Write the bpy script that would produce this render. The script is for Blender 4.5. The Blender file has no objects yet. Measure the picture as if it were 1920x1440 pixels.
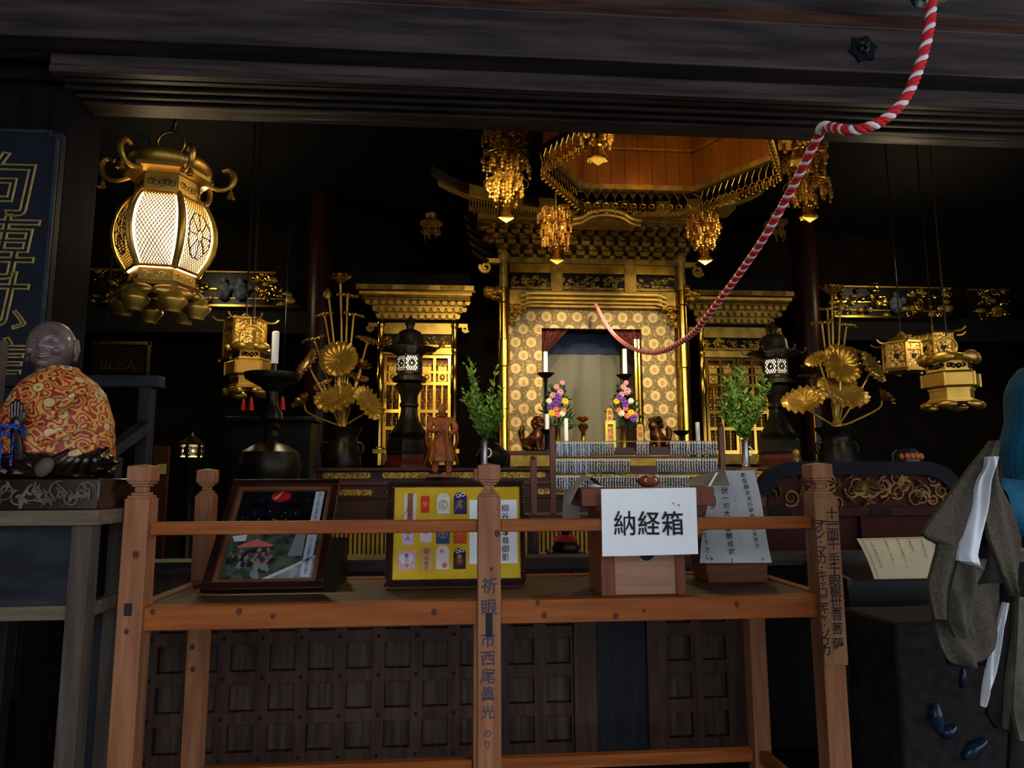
import bpy, math, random
from math import pi, sin, cos, sqrt, atan2
from mathutils import Vector, Matrix, noise
SC = bpy.context.scene
COL = SC.collection
V = Vector
# ------------------------------------------------------------------ camera
EYE = 1.2
FPX = 1331.0
_dx = V((16556, 107, 1331)).normalized()
_dz = V((-43, -9720, 1331)).normalized()
_dz = (_dz - _dx * _dz.dot(_dx)).normalized()
_dy = _dz.cross(_dx)
cam_d = bpy.data.cameras.new('camera')
cam_d.sensor_fit = 'HORIZONTAL'; cam_d.sensor_width = 36; cam_d.lens = FPX / 1920 * 36
cam_d.clip_start = 0.05; cam_d.clip_end = 200
cam = bpy.data.objects.new('camera', cam_d); COL.objects.link(cam)
_r = V((_dx.x, _dy.x, _dz.x)); _u = -V((_dx.y, _dy.y, _dz.y)); _b = -V((_dx.z, _dy.z, _dz.z))
cam.matrix_world = Matrix(((_r.x, _u.x, _b.x, 0), (_r.y, _u.y, _b.y, 0), (_r.z, _u.z, _b.z, EYE), (0, 0, 0, 1)))
SC.camera = cam

def ray(px, py):
    c = V((px - 960, py - 720, FPX))
    return V((c.dot(_dx), c.dot(_dy), c.dot(_dz)))

def P(px, py, Y):
    "where the line of sight through a pixel meets the upright plane Y metres into the hall"
    d = ray(px, py)
    return V((d.x * Y / d.y, Y, EYE + d.z * Y / d.y))

def PZ(px, py, Z):
    d = ray(px, py); t = (Z - EYE) / d.z
    return V((d.x * t, d.y * t, Z))

# ------------------------------------------------------------------ light
w = bpy.data.worlds.new('world'); SC.world = w; w.use_nodes = True
_bg = w.node_tree.nodes['Background']
_bg.inputs[0].default_value = (0.86, 0.92, 1.0, 1); _bg.inputs[1].default_value = 2.7
SC.view_settings.view_transform = 'Standard'
SC.view_settings.look = 'None'
SC.view_settings.gamma = 1.0
SC.view_settings.exposure = 0.0
SC.cycles.max_bounces = 6
SC.cycles.diffuse_bounces = 3
SC.cycles.glossy_bounces = 3
SC.cycles.sample_clamp_indirect = 4.0
SC.cycles.use_denoising = True

def light(name, kind, loc, energy, col, size=0.1, aim=None, spot=60, blend=0.5):
    d = bpy.data.lights.new(name, kind); d.energy = energy; d.color = col
    if kind == 'AREA':
        d.shape = 'DISK'; d.size = size
    else:
        d.shadow_soft_size = size
    if kind == 'SPOT':
        d.spot_size = math.radians(spot); d.spot_blend = blend
    o = bpy.data.objects.new(name, d); COL.objects.link(o); o.location = loc
    if aim is not None:
        o.rotation_euler = (V(aim) - V(loc)).to_track_quat('-Z', 'Y').to_euler()
    return o

CX = 1.685                      # the middle of the altar
WARM = (1.0, 0.80, 0.46)
light('hall_spotlight', 'SPOT', (CX - 1.5, 4.6, 3.72), 520, WARM, 0.12, (CX - 0.6, 8.8, 2.4), 58, 0.8)
light('hall_spotlight', 'SPOT', (CX + 1.5, 4.6, 3.72), 500, WARM, 0.12, (CX + 0.6, 8.8, 1.9), 56, 0.8)
light('canopy_lamp', 'POINT', (CX + 0.3, 5.5, 4.35), 9, (1.0, 0.55, 0.16), 0.1)
light('altar_lamp', 'SPOT', (CX, 6.3, 3.7), 260, WARM, 0.08, (CX, 8.8, 2.1), 58, 0.6)
light('lotus_lamp', 'POINT', (CX - 2.9, 6.0, 2.7), 34, WARM, 0.12)  # pair of added fill lights that make the gilded lotus shine
light('lotus_lamp', 'POINT', (CX + 2.9, 5.6, 2.7), 30, WARM, 0.12)
light('front_lamp', 'POINT', (CX - .2, 4.2, 3.4), 70, WARM, 0.15)  # added fill light for the canopy, pendants and rope, no fixture here
light('niche_lamp', 'POINT', (CX, 8.95, 2.75), 2.0, (0.9, 0.95, 0.85), 0.08)

# ------------------------------------------------------------------ materials
MATS = {}
def _nt(name):
    m = bpy.data.materials.new(name); m.use_nodes = True
    nt = m.node_tree
    return m, nt, nt.nodes, nt.links, nt.nodes['Principled BSDF']

def rgb(h):
    "sRGB hex to linear"
    r = []
    for i in (0, 2, 4):
        c = int(h[i:i + 2], 16) / 255
        r.append(c / 12.92 if c <= 0.04045 else ((c + 0.055) / 1.055) ** 2.4)
    return (*r, 1)

def mat(name, c1, c2=None, rough=0.5, metal=0.0, scale=8.0, stretch=(1, 1, 1), bump=0.0, bscale=None, spec=0.22,
        emit=0.0, coat=0.0, knots=False, detail=4.0, lo=0.35, hi=0.65, trans=0.0, rvar=0.0):
    if name in MATS: return MATS[name]
    m, nt, N, L, b = _nt(name)
    col1 = rgb(c1) if isinstance(c1, str) else c1
    col2 = (rgb(c2) if isinstance(c2, str) else c2) if c2 else None
    b.inputs['Roughness'].default_value = rough; b.inputs['Metallic'].default_value = metal
    b.inputs['Specular IOR Level'].default_value = spec; b.inputs['Coat Weight'].default_value = coat
    b.inputs['Coat Roughness'].default_value = 0.15
    b.inputs['Base Color'].default_value = col1
    if trans: b.inputs['Transmission Weight'].default_value = trans
    if col2 or bump or rvar:
        tc = N.new('ShaderNodeTexCoord'); mp = N.new('ShaderNodeMapping'); mp.inputs['Scale'].default_value = stretch
        L.new(tc.outputs['Object'], mp.inputs['Vector'])
        nz = N.new('ShaderNodeTexNoise'); nz.inputs['Scale'].default_value = scale; nz.inputs['Detail'].default_value = detail
        L.new(mp.outputs[0], nz.inputs['Vector'])
        if rvar:
            mr = N.new('ShaderNodeMapRange'); mr.inputs['To Min'].default_value = max(0.02, rough - rvar); mr.inputs['To Max'].default_value = rough + rvar
            L.new(nz.outputs['Fac'], mr.inputs['Value']); L.new(mr.outputs[0], b.inputs['Roughness'])
        if col2:
            rp = N.new('ShaderNodeValToRGB'); rp.color_ramp.elements[0].position = lo; rp.color_ramp.elements[1].position = hi
            rp.color_ramp.elements[0].color = col1; rp.color_ramp.elements[1].color = col2
            L.new(nz.outputs['Fac'], rp.inputs[0])
            out = rp.outputs[0]
            if knots:
                vo = N.new('ShaderNodeTexVoronoi'); vo.inputs['Scale'].default_value = 3.3
                mk = N.new('ShaderNodeMapping'); mk.inputs['Scale'].default_value = knots; L.new(tc.outputs['Object'], mk.inputs['Vector'])
                L.new(mk.outputs[0], vo.inputs['Vector'])
                kr = N.new('ShaderNodeValToRGB'); kr.color_ramp.elements[0].position = 0.035; kr.color_ramp.elements[1].position = 0.085
                kr.color_ramp.elements[0].color = (1, 1, 1, 1); kr.color_ramp.elements[1].color = (0, 0, 0, 1)
                L.new(vo.outputs['Distance'], kr.inputs[0])
                mx = N.new('ShaderNodeMixRGB'); mx.inputs[2].default_value = (0.045, 0.016, 0.02, 1)
                L.new(kr.outputs[0], mx.inputs[0]); L.new(out, mx.inputs[1]); out = mx.outputs[0]
            L.new(out, b.inputs['Base Color'])
        if bump:
            n2 = nz
            if bscale:
                n2 = N.new('ShaderNodeTexNoise'); n2.inputs['Scale'].default_value = bscale; n2.inputs['Detail'].default_value = 3
                L.new(mp.outputs[0], n2.inputs['Vector'])
            bp = N.new('ShaderNodeBump'); bp.inputs['Strength'].default_value = bump; bp.inputs['Distance'].default_value = 0.02
            L.new(n2.outputs['Fac'], bp.inputs['Height']); L.new(bp.outputs[0], b.inputs['Normal'])
    if emit:
        b.inputs['Emission Color'].default_value = col1; b.inputs['Emission Strength'].default_value = emit
    MATS[name] = m
    return m

class NG:
    "tiny node-math helper"
    def __init__(s, name, rough=0.6, metal=0.0):
        s.m, s.nt, s.N, s.L, s.b = _nt(name); MATS[name] = s.m
        s.b.inputs['Roughness'].default_value = rough; s.b.inputs['Metallic'].default_value = metal
        s.tc = s.N.new('ShaderNodeTexCoord')
        sp = s.N.new('ShaderNodeSeparateXYZ'); s.L.new(s.tc.outputs['Object'], sp.inputs[0])
        s.x, s.y, s.z = sp.outputs
    def mt(s, op, a, b=None, c=None):
        n = s.N.new('ShaderNodeMath'); n.operation = op
        for i, q in enumerate((a, b, c)):
            if q is None: continue
            if isinstance(q, (int, float)): n.inputs[i].default_value = q
            else: s.L.new(q, n.inputs[i])
        return n.outputs[0]
    def mix(s, f, a, b):
        n = s.N.new('ShaderNodeMixRGB')
        for i, q in enumerate((f, a, b)):
            if isinstance(q, str): n.inputs[i].default_value = rgb(q)
            elif isinstance(q, tuple): n.inputs[i].default_value = q
            elif isinstance(q, (int, float)): n.inputs[i].default_value = q
            else: s.L.new(q, n.inputs[i])
        return n.outputs[0]
    def less(s, a, b): return s.mt('LESS_THAN', a, b)
    def step(s, a, e0, e1):
        n = s.N.new('ShaderNodeMapRange'); s.L.new(a, n.inputs[0]); n.inputs[1].default_value = e0; n.inputs[2].default_value = e1
        return n.outputs[0]
    def noise(s, scale, detail=2.0, vec=None):
        n = s.N.new('ShaderNodeTexNoise'); n.inputs['Scale'].default_value = scale; n.inputs['Detail'].default_value = detail
        s.L.new(vec or s.tc.outputs['Object'], n.inputs['Vector']); return n.outputs['Fac']
    def voro(s, scale, feature='F1', vec=None):
        n = s.N.new('ShaderNodeTexVoronoi'); n.feature = feature; n.inputs['Scale'].default_value = scale
        s.L.new(vec or s.tc.outputs['Object'], n.inputs['Vector']); return n
    def col(s, c): s.L.new(c, s.b.inputs['Base Color'])

def m_wood(axis, name, c1, c2, rough=0.55, knots=True, sc=5.0, spec=0.2):
    st = [9, 9, 9]; st[axis] = 0.7
    kn = [1.0, 1.0, 1.0]; kn[axis] = 0.75
    return mat(name, c1, c2, rough=rough, spec=spec, scale=sc, stretch=tuple(st), bump=0.12, knots=tuple(kn) if knots else False, detail=6)

WX = m_wood(0, 'cedar along x', '804016', '985422'); WY = m_wood(1, 'cedar along y', '7a3e18', '925024'); WZ = m_wood(2, 'cedar along z', '845236', '9a6848')
OWX = m_wood(0, 'old grey wood x', '554839','6c5e4e', 0.7, False); OWZ = m_wood(2, 'old grey wood z', '3e3530','52483f', 0.7, False)
CHX = m_wood(0, 'dark worn wood x', '16181e','262830', 0.6, False); CHZ = m_wood(2, 'dark worn wood z', '14161c','202228', 0.6, False)
LIN = m_wood(0, 'dark painted beam', '262123','443a38', 0.42, False, 3.0); LINZ = m_wood(2, 'dark painted post', '0a090b', '110f11', 0.8, False, 3.0, 0.06)
LATT = m_wood(2, 'lattice wood', '32211a','4a342b', 0.55, False, 4.0); LATB = m_wood(2, 'lattice board', '30241e','503f35', 0.6, False, 4.0)
GOLD = mat('gold leaf', '8f6d22', 'b48a35', rough=0.34, metal=0.85, scale=6, rvar=0.08)
GOLDB = mat('bright gold leaf', 'a9863a', 'cfaa50', rough=0.38, metal=0.6, scale=7, rvar=0.08)
GOLDD = mat('dull old gold', '6e5722', '97783a', rough=0.45, metal=0.65, scale=10, rvar=0.1)
GOLDP = mat('polished gold', 'b08a2e', 'c9a045', rough=0.2, metal=1.0, scale=5)
BRASS = mat('lantern brass', '96742e', 'b48c40', rough=0.36, metal=0.8, scale=9, rvar=0.1)
BRONZE = mat('dark bronze', '16140f', '26211a', rough=0.35, metal=0.5, scale=9, rvar=0.1)
BLACK = mat('black lacquer', '0a0a0c', '111114', rough=0.35, scale=3, spec=0.12)
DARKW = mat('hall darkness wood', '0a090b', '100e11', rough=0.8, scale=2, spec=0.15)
REDL = mat('red lacquer', '3c1410', '4e1c15', rough=0.35, scale=3, spec=0.3)
BROWNL = mat('brown lacquer', '2e150d', '3d1f14', rough=0.5, scale=4, spec=0.25)
PAPER = mat('white paper', 'f0f2f6', 'f6f7fa', rough=0.8, scale=12)
PAPERG = mat('grey paper', '8a8882', '9c9b96', rough=0.8, scale=6)
INK = mat('black ink', '15141a', rough=0.6)
INKG = mat('faded ink', '3a3a46', rough=0.7)
WAX = mat('white candle wax', 'dcdde0', rough=0.5)
LIT = mat('lit lantern paper', (1.0, 0.80, 0.45, 1), rough=0.8, emit=6.5)
LITS = mat('lit lamp paper', (1.0, 0.86, 0.62, 1), rough=0.8, emit=2.2)
LITD = mat('dim lantern paper', (1.0, 0.72, 0.30, 1), rough=0.8, emit=1.1)
# ------------------------------------------------------------------ mesh helpers
_GL = {}
def glyph(ch, bold=0.0):
    k = (ch, bold)
    if k not in _GL:
        c = bpy.data.curves.new('t', 'FONT'); c.body = ch; c.resolution_u = 2; c.offset = bold
        o = bpy.data.objects.new('t', c); COL.objects.link(o)
        dg = bpy.context.evaluated_depsgraph_get(); dg.update()
        me = bpy.data.meshes.new_from_object(o.evaluated_get(dg))
        vs = [(v.co.x, v.co.y) for v in me.vertices]; fs = [tuple(p.vertices) for p in me.polygons]
        if vs:
            mx = (min(a for a, b in vs) + max(a for a, b in vs)) / 2
            if ord(ch) < 0x2000: my = (min(b for a, b in vs) + max(b for a, b in vs)) / 2
            else: my = 0.38; mx = 0.5 if not (0.3 < mx < 0.7) else mx
            vs = [(a - mx, b - my) for a, b in vs]
        bpy.data.objects.remove(o); bpy.data.meshes.remove(me); bpy.data.curves.remove(c)
        _GL[k] = (vs, fs)
    return _GL[k]

class MB:
    def __init__(s, M=None):
        s.v = []; s.f = []; s.M = M
    def add(s, vs, fs):
        b = len(s.v)
        s.v.extend((s.M @ V(q)) if s.M is not None else V(q) for q in vs)
        s.f.extend(tuple(b + i for i in q) for q in fs)
        return s
    def box(s, c, d, R=None):
        c = V(c); x, y, z = d[0] / 2, d[1] / 2, d[2] / 2
        vs = [V((a, b, e)) for a in (-x, x) for b in (-y, y) for e in (-z, z)]
        if R is not None: vs = [R @ q for q in vs]
        return s.add([c + q for q in vs], [(0, 1, 3, 2), (4, 6, 7, 5), (0, 4, 5, 1), (2, 3, 7, 6), (0, 2, 6, 4), (1, 5, 7, 3)])
    def box2(s, lo, hi):
        lo = V(lo); hi = V(hi); return s.box((lo + hi) / 2, hi - lo)
    def bar(s, a, b, w, h, up=(0, 0, 1)):
        a = V(a); b = V(b); d = (b - a); x = d.normalized(); u = V(up); y = u.cross(x)
        if y.length < 1e-4: y = V((0, 1, 0)).cross(x)
        y.normalize(); z = x.cross(y)
        R = Matrix((x, y, z)).transposed()
        return s.box((a + b) / 2, (d.length, w, h), R)
    def tube(s, pts, r, n=8, caps=True, closed=False, flat=1.0):
        pts = [V(p) for p in pts]; m = len(pts)
        rs = r if isinstance(r, (list, tuple)) else [r] * m
        t0 = (pts[1] - pts[0]).normalized()
        a = V((0, 0, 1)) if abs(t0.z) < 0.9 else V((1, 0, 0))
        nrm = (a - t0 * a.dot(t0)).normalized()
        vs = []; fs = []
        for i, p in enumerate(pts):
            if closed: t = (pts[(i + 1) % m] - pts[i - 1]).normalized()
            else: t = (pts[min(i + 1, m - 1)] - pts[max(i - 1, 0)]).normalized()
            nrm = nrm - t * nrm.dot(t)
            nrm = nrm.normalized() if nrm.length > 1e-6 else t.orthogonal().normalized()
            bn = t.cross(nrm)
            for k in range(n):
                th = 2 * pi * k / n
                vs.append(p + (nrm * cos(th) * flat + bn * sin(th)) * rs[i])
        for i in range(m if closed else m - 1):
            for k in range(n):
                j = (i + 1) % m
                fs.append((i * n + k, i * n + (k + 1) % n, j * n + (k + 1) % n, j * n + k))
        if caps and not closed:
            fs.append(tuple(range(n))[::-1]); fs.append(tuple((m - 1) * n + k for k in range(n)))
        return s.add(vs, fs)
    def lathe(s, prof, n=24, c=(0, 0, 0), ph=0.0, caps=True, fn=None, R=None):
        c = V(c); vs = []; fs = []
        for i, (r, z) in enumerate(prof):
            for k in range(n):
                th = ph + 2 * pi * k / n; rr = r * (fn(th, i) if fn else 1.0)
                q = V((rr * cos(th), rr * sin(th), z)); vs.append(c + (R @ q if R is not None else q))
        for i in range(len(prof) - 1):
            for k in range(n):
                fs.append((i * n + k, i * n + (k + 1) % n, (i + 1) * n + (k + 1) % n, (i + 1) * n + k))
        if caps:
            if prof[0][0] > 1e-5: fs.append(tuple(range(n))[::-1])
            if prof[-1][0] > 1e-5: fs.append(tuple((len(prof) - 1) * n + k for k in range(n)))
        return s.add(vs, fs)
    def ball(s, c, r, nu=12, nv=8, R=None, fn=None):
        c = V(c); r = r if isinstance(r, (tuple, list, Vector)) else (r, r, r)
        vs = []; fs = []
        for j in range(1, nv):
            el = -pi / 2 + pi * j / nv
            for i in range(nu):
                az = 2 * pi * i / nu; k = fn(az, el) if fn else 1.0
                q = V((r[0] * cos(el) * cos(az) * k, r[1] * cos(el) * sin(az) * k, r[2] * sin(el) * k))
                vs.append(c + (R @ q if R is not None else q))
        b = len(vs)
        kb = fn(0, -pi / 2) if fn else 1; kt = fn(0, pi / 2) if fn else 1
        for q in (V((0, 0, -r[2] * kb)), V((0, 0, r[2] * kt))): vs.append(c + (R @ q if R is not None else q))
        for j in range(nv - 2):
            for i in range(nu):
                fs.append((j * nu + i, j * nu + (i + 1) % nu, (j + 1) * nu + (i + 1) % nu, (j + 1) * nu + i))
        for i in range(nu):
            fs.append((b, (i + 1) % nu, i)); fs.append((b + 1, (nv - 2) * nu + i, (nv - 2) * nu + (i + 1) % nu))
        return s.add(vs, fs)
    def prism(s, poly, ext):
        n = len(poly); e = V(ext); poly = [V(p) for p in poly]
        fs = [tuple(range(n))[::-1], tuple(range(n, 2 * n))] + [(i, (i + 1) % n, n + (i + 1) % n, n + i) for i in range(n)]
        return s.add(poly + [p + e for p in poly], fs)
    def sheet(s, fn, nu, nv, th=None):
        "surface fn(u,v) with thickness vector th"
        vs = [V(fn(i / nu, j / nv)) for j in range(nv + 1) for i in range(nu + 1)]
        w = nu + 1; fs = [(j * w + i, j * w + i + 1, (j + 1) * w + i + 1, (j + 1) * w + i) for j in range(nv) for i in range(nu)]
        if th is not None:
            n = len(vs); t = V(th); vs += [q + t for q in vs]; fs += [tuple(n + k for k in f[::-1]) for f in fs]
            rim = [i for i in range(w)] + [j * w + nu for j in range(1, nv + 1)] + [nv * w + i for i in range(nu - 1, -1, -1)] + [j * w for j in range(nv - 1, 0, -1)]
            for a, b in zip(rim, rim[1:] + rim[:1]): fs.append((b, a, n + a, n + b))
        return s.add(vs, fs)
    def text(s, txt, top, x, y, size, vertical=True, pitch=1.0, bold=0.0, sx=1.0, jit=0.0, seed=1):
        "characters from the middle of the first one on, x = reading right, y = up on the surface"
        x = V(x).normalized(); y = V(y).normalized(); p = V(top); rd = random.Random(seed)
        for ch in txt:
            if ch not in ' \u3000':
                vs, fs = glyph(ch, bold)
                j = rd.uniform(-jit, jit); q = 1 + rd.uniform(-jit, jit)
                s.add([p + x * ((a + b * j) * size * sx * q) + y * ((b - a * j * 0.6) * size * q) for a, b in vs], fs)
            p = p - y * size * pitch if vertical else p + x * size * pitch * sx
        return s
    def build(s, name, m, parent=None, loc=None, flat=False, ang=40, bevel=0, local=False):
        if loc is None: loc = V((0, 0, 0))
        off = V(loc)
        if parent is not None:
            r = parent
            while r.parent is not None: r = r.parent
            off = V(r.location) if not local else V((0, 0, 0))
        me = bpy.data.meshes.new(name)
        me.from_pydata([q - off for q in s.v], [], s.f)
        me.update()
        if not flat:
            me.polygons.foreach_set('use_smooth', [True] * len(me.polygons))
            me.set_sharp_from_angle(angle=math.radians(ang))
        me.materials.append(m)
        o = bpy.data.objects.new(name, me); COL.objects.link(o)
        if parent is not None: o.parent = parent
        else: o.location = loc
        if bevel:
            b = o.modifiers.new('bevel', 'BEVEL'); b.width = bevel; b.segments = 2; b.limit_method = 'ANGLE'
        return o

def tag(o, label=None, cat=None, group=None, kind=None):
    if label: o['label'] = label
    if cat: o['category'] = cat
    if group: o['group'] = group
    if kind: o['kind'] = kind
    return o

def thing(name, label, cat, loc=(0, 0, 0), group=None):
    o = bpy.data.objects.new(name, None); COL.objects.link(o); o.location = loc; o.empty_display_size = 0.1
    return tag(o, label, cat, group)

def struct(name, mb, m, **k):
    return tag(mb.build(name, m, **k), kind='structure')

def dup(root, loc, label=None, rotz=None, group=None, scale=None):
    def cp(o, par):
        c = o.copy(); COL.objects.link(c)
        if par is not None: c.parent = par
        for ch in [q for q in KIDS.get(o.name, [])]: cp(ch, c)
        return c
    KIDS.clear()
    for o in COL.objects:
        if o.parent is not None: KIDS.setdefault(o.parent.name, []).append(o)
    r = cp(root, None); r.location = loc
    if rotz is not None: r.rotation_euler = (0, 0, rotz)
    if scale is not None: r.scale = scale if isinstance(scale, (tuple, list)) else (scale,) * 3
    if label: r['label'] = label
    if group: r['group'] = group
    return r
KIDS = {}

def skin(nodes, edges, sub=2, root=0):
    "nodes: [(x,y,z,r) or (x,y,z,rx,ry)] -> verts, faces of one smooth skinned body"
    me = bpy.data.meshes.new('s'); me.from_pydata([n[:3] for n in nodes], edges, []); me.update()
    o = bpy.data.objects.new('s', me); COL.objects.link(o)
    md = o.modifiers.new('s', 'SKIN'); md.use_smooth_shade = True
    for i, n in enumerate(nodes):
        sv = me.skin_vertices[0].data[i]; sv.radius = (n[3], n[4] if len(n) > 4 else n[3]); sv.use_root = (i == root)
    if sub:
        ss = o.modifiers.new('u', 'SUBSURF'); ss.levels = sub; ss.render_levels = sub
    dg = bpy.context.evaluated_depsgraph_get(); dg.update()
    e = bpy.data.meshes.new_from_object(o.evaluated_get(dg))
    vs = [v.co.copy() for v in e.vertices]; fs = [tuple(p.vertices) for p in e.polygons]
    bpy.data.objects.remove(o); bpy.data.meshes.remove(me); bpy.data.meshes.remove(e)
    return vs, fs

def rot(ax, a): return Matrix.Rotation(a, 3, ax)

def scroll(c, r, turns=1.25, a0=0.0, x=V((1, 0, 0)), y=V((0, 0, 1)), n=14, inner=0.25):
    "points of a spiral curl"
    return [V(c) + (x * cos(a0 + t * turns * 2 * pi) + y * sin(a0 + t * turns * 2 * pi)) * r * (1 - (1 - inner) * t) for t in [i / n for i in range(n + 1)]]

def spline(pts, n=8):
    "Catmull-Rom through points"
    p = [V(q) for q in pts]; p = [p[0] * 2 - p[1]] + p + [p[-1] * 2 - p[-2]]; out = []
    for i in range(1, len(p) - 2):
        for k in range(n):
            t = k / n
            out.append(0.5 * ((2 * p[i]) + (p[i + 1] - p[i - 1]) * t + (2 * p[i - 1] - 5 * p[i] + 4 * p[i + 1] - p[i + 2]) * t * t + (3 * p[i] - p[i - 1] - 3 * p[i + 1] + p[i + 2]) * t ** 3))
    out.append(p[-2]); return out
# ================================================================== THE SETTING
PLANK = mat('dark floor planks', '120c09', '1c130e', rough=0.5, scale=4, stretch=(1, 9, 1), bump=0.1)
PLAST = mat('dark brown hall wall', '120d09', '1a130d', rough=0.9, scale=3, spec=.1)
mb = MB()
for i in range(34): mb.box2((-7, -8 + i * 0.3333, -0.08), (8, -8 + (i + 1) * 0.3333 - 0.004, 0))
struct('floor', mb, PLANK)
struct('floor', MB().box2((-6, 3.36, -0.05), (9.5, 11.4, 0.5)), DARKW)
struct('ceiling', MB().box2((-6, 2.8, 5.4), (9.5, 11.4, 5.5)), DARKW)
struct('ceiling', MB().box2((-8, -3.2, 3.7), (9.5, 2.45, 3.85)), DARKW)  # unseen porch roof above the camera, added to limit light from overhead
struct('wall_left', MB().box2((-3.5, -3.2, 0), (-3.4, 2.5, 3.7)), DARKW)  # unseen porch side wall, added to block daylight from the left
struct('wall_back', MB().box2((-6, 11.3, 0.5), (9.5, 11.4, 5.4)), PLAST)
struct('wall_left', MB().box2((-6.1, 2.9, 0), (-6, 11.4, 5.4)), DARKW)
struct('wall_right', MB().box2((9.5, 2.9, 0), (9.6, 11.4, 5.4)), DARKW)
ztop = P(960, 17, 2.5).z; zb1 = P(960, 106, 2.5).z; zb2 = P(960, 162, 2.6).z; zt2 = P(960, 100, 2.6).z
struct('wall_front', MB().box2((-6, 2.66, ztop - 0.02), (9.5, 2.8, 5.4)), LIN)
struct('wall_front', MB().box2((-6, 2.82, 0), (-1.92, 2.98, ztop)), DARKW)
# lintel: the deep upper beam, the set-back lower beam, the grooved door track beneath, the reddish rail above
struct('lintel', MB().box2((-3.2, 2.5, zb1), (7.5, 2.66, ztop)), LIN, bevel=0.006)
struct('lintel', MB().box2((-1.52, 2.6, zb2 + 0.012), (7.5, 2.66, zb1)), LIN, bevel=0.004)
REDW = m_wood(0, 'reddish worn rail', '26140f', '4a2e24', 0.5, False)
struct('trim_1', MB().box2((-3.2, 2.56, ztop), (7.5, 2.66, ztop + 0.10)), REDW)
mb = MB().box2((-1.52, 2.605, zb2 + 0.006), (7.5, 2.93, zb2 + 0.05))
for a, b in ((2.6, 2.632), (2.645, 2.668), (2.712, 2.727), (2.771, 2.786), (2.83, 2.93)):
    mb.box2((-1.52, a, zb2 - 0.012), (7.5, b, zb2 + 0.02))
struct('trim_2', mb, LIN)
struct('trim_3', MB().box2((-1.52, 2.598, zb2 + 0.012), (7.5, 2.601, zb2 + 0.02)), REDW)
# pillar at the left end of the lintel
mb = MB().box2((-1.92, 2.74, 0), (-1.512, 2.99, 3.4)).box2((-1.97, 2.70, P(60, 148, 2.7).z), (-1.50, 2.745, P(60, 60, 2.7).z))
struct('pillar', mb, LINZ, bevel=0.006)
# the lattice front under the stand
YL = 3.3; ztl = 0.81
def latt(name, x0, x1, cols, first, rows=(0.055, 0.221, 0.387, 0.553), cell=0.11, pitch=0.166, nails=True):
    mb = MB().box2((x0, YL + 0.035, 0.0), (x1, YL + 0.05, ztl)); board = mb
    o = struct(name, board, LATB)
    fr = MB(); xs = [first + pitch * i for i in range(cols)]
    zs = [r for r in rows]
    cuts = [x0] + [q for x in xs for q in (x, x + cell)] + [x1]
    for i in range(0, len(cuts), 2):
        if cuts[i + 1] - cuts[i] > 0.002: fr.box2((cuts[i], YL, 0.0), (cuts[i + 1], YL + 0.036, ztl))
    hz = [0.0] + [q for z in zs for q in (z, z + cell)] + [ztl]
    for i in range(0, len(hz), 2): fr.box2((x0, YL + 0.001, hz[i]), (x1, YL + 0.035, hz[i + 1]))
    fr.build('lattice_frame', LATT, o, bevel=0.003)
    if nails:
        nb = MB()
        for x in xs[:-1]:
            for z in zs[:-1] + [zs[-1]]:
                nb.ball((x + cell + 0.028, YL - 0.001, z + cell + 0.028), (0.008, 0.006, 0.008), 8, 6)
            nb.ball((x + cell + 0.028, YL - 0.001, zs[0] - 0.028), (0.008, 0.006, 0.008), 8, 6)
        nb.build('nail_head', BRONZE, o)
    return o
def xl(px, py=1280): return P(px, py, YL).x
latt('door_1', xl(205), xl(345), 2, xl(216))
latt('door_2', xl(346), xl(893), 9, xl(355))
latt('door_3', xl(893), xl(1076), 2, xl(955), nails=False)
struct('trim_4', MB().box2((xl(1076), YL - 0.02, 0), (xl(1117), YL + 0.04, ztl)), LATT)
struct('trim_5', MB().box2((xl(1117), YL + 0.03, 0), (xl(1215), YL + 0.05, ztl)), CHZ)
latt('door_4', xl(1215), xl(1400), 2, xl(1253), nails=False)
struct('wall_front', MB().box2((xl(1400), YL, 0), (7.5, YL + 0.05, ztl)), DARKW)
struct('wall_front', MB().box2((-3.2, YL, 0), (xl(204), YL + 0.05, ztl)), DARKW)
struct('trim_6', MB().box2((-3.2, YL - 0.06, ztl), (7.5, YL + 0.10, ztl + 0.05)), LIN)
# round hall pillars
for px in (594, 1527):
    q = P(px, 800, 10.2); struct('pillar', MB().lathe([(0.19, 0.5), (0.19, 5.4)], 32, (q.x, 10.2, 0)), mat('deep red lacquer pillar', '220a07', '2c0e0a', rough=.35, scale=3))
for a_, b_ in ((-6, P(612, 572, 10.2).x), (P(1540, 572, 10.2).x, 9.5)): struct('trim_7', MB().box2((a_, 10.1, P(400, 572, 10.2).z - 0.42), (b_, 10.3, P(400, 572, 10.2).z - 0.06)), DARKW)

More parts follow.
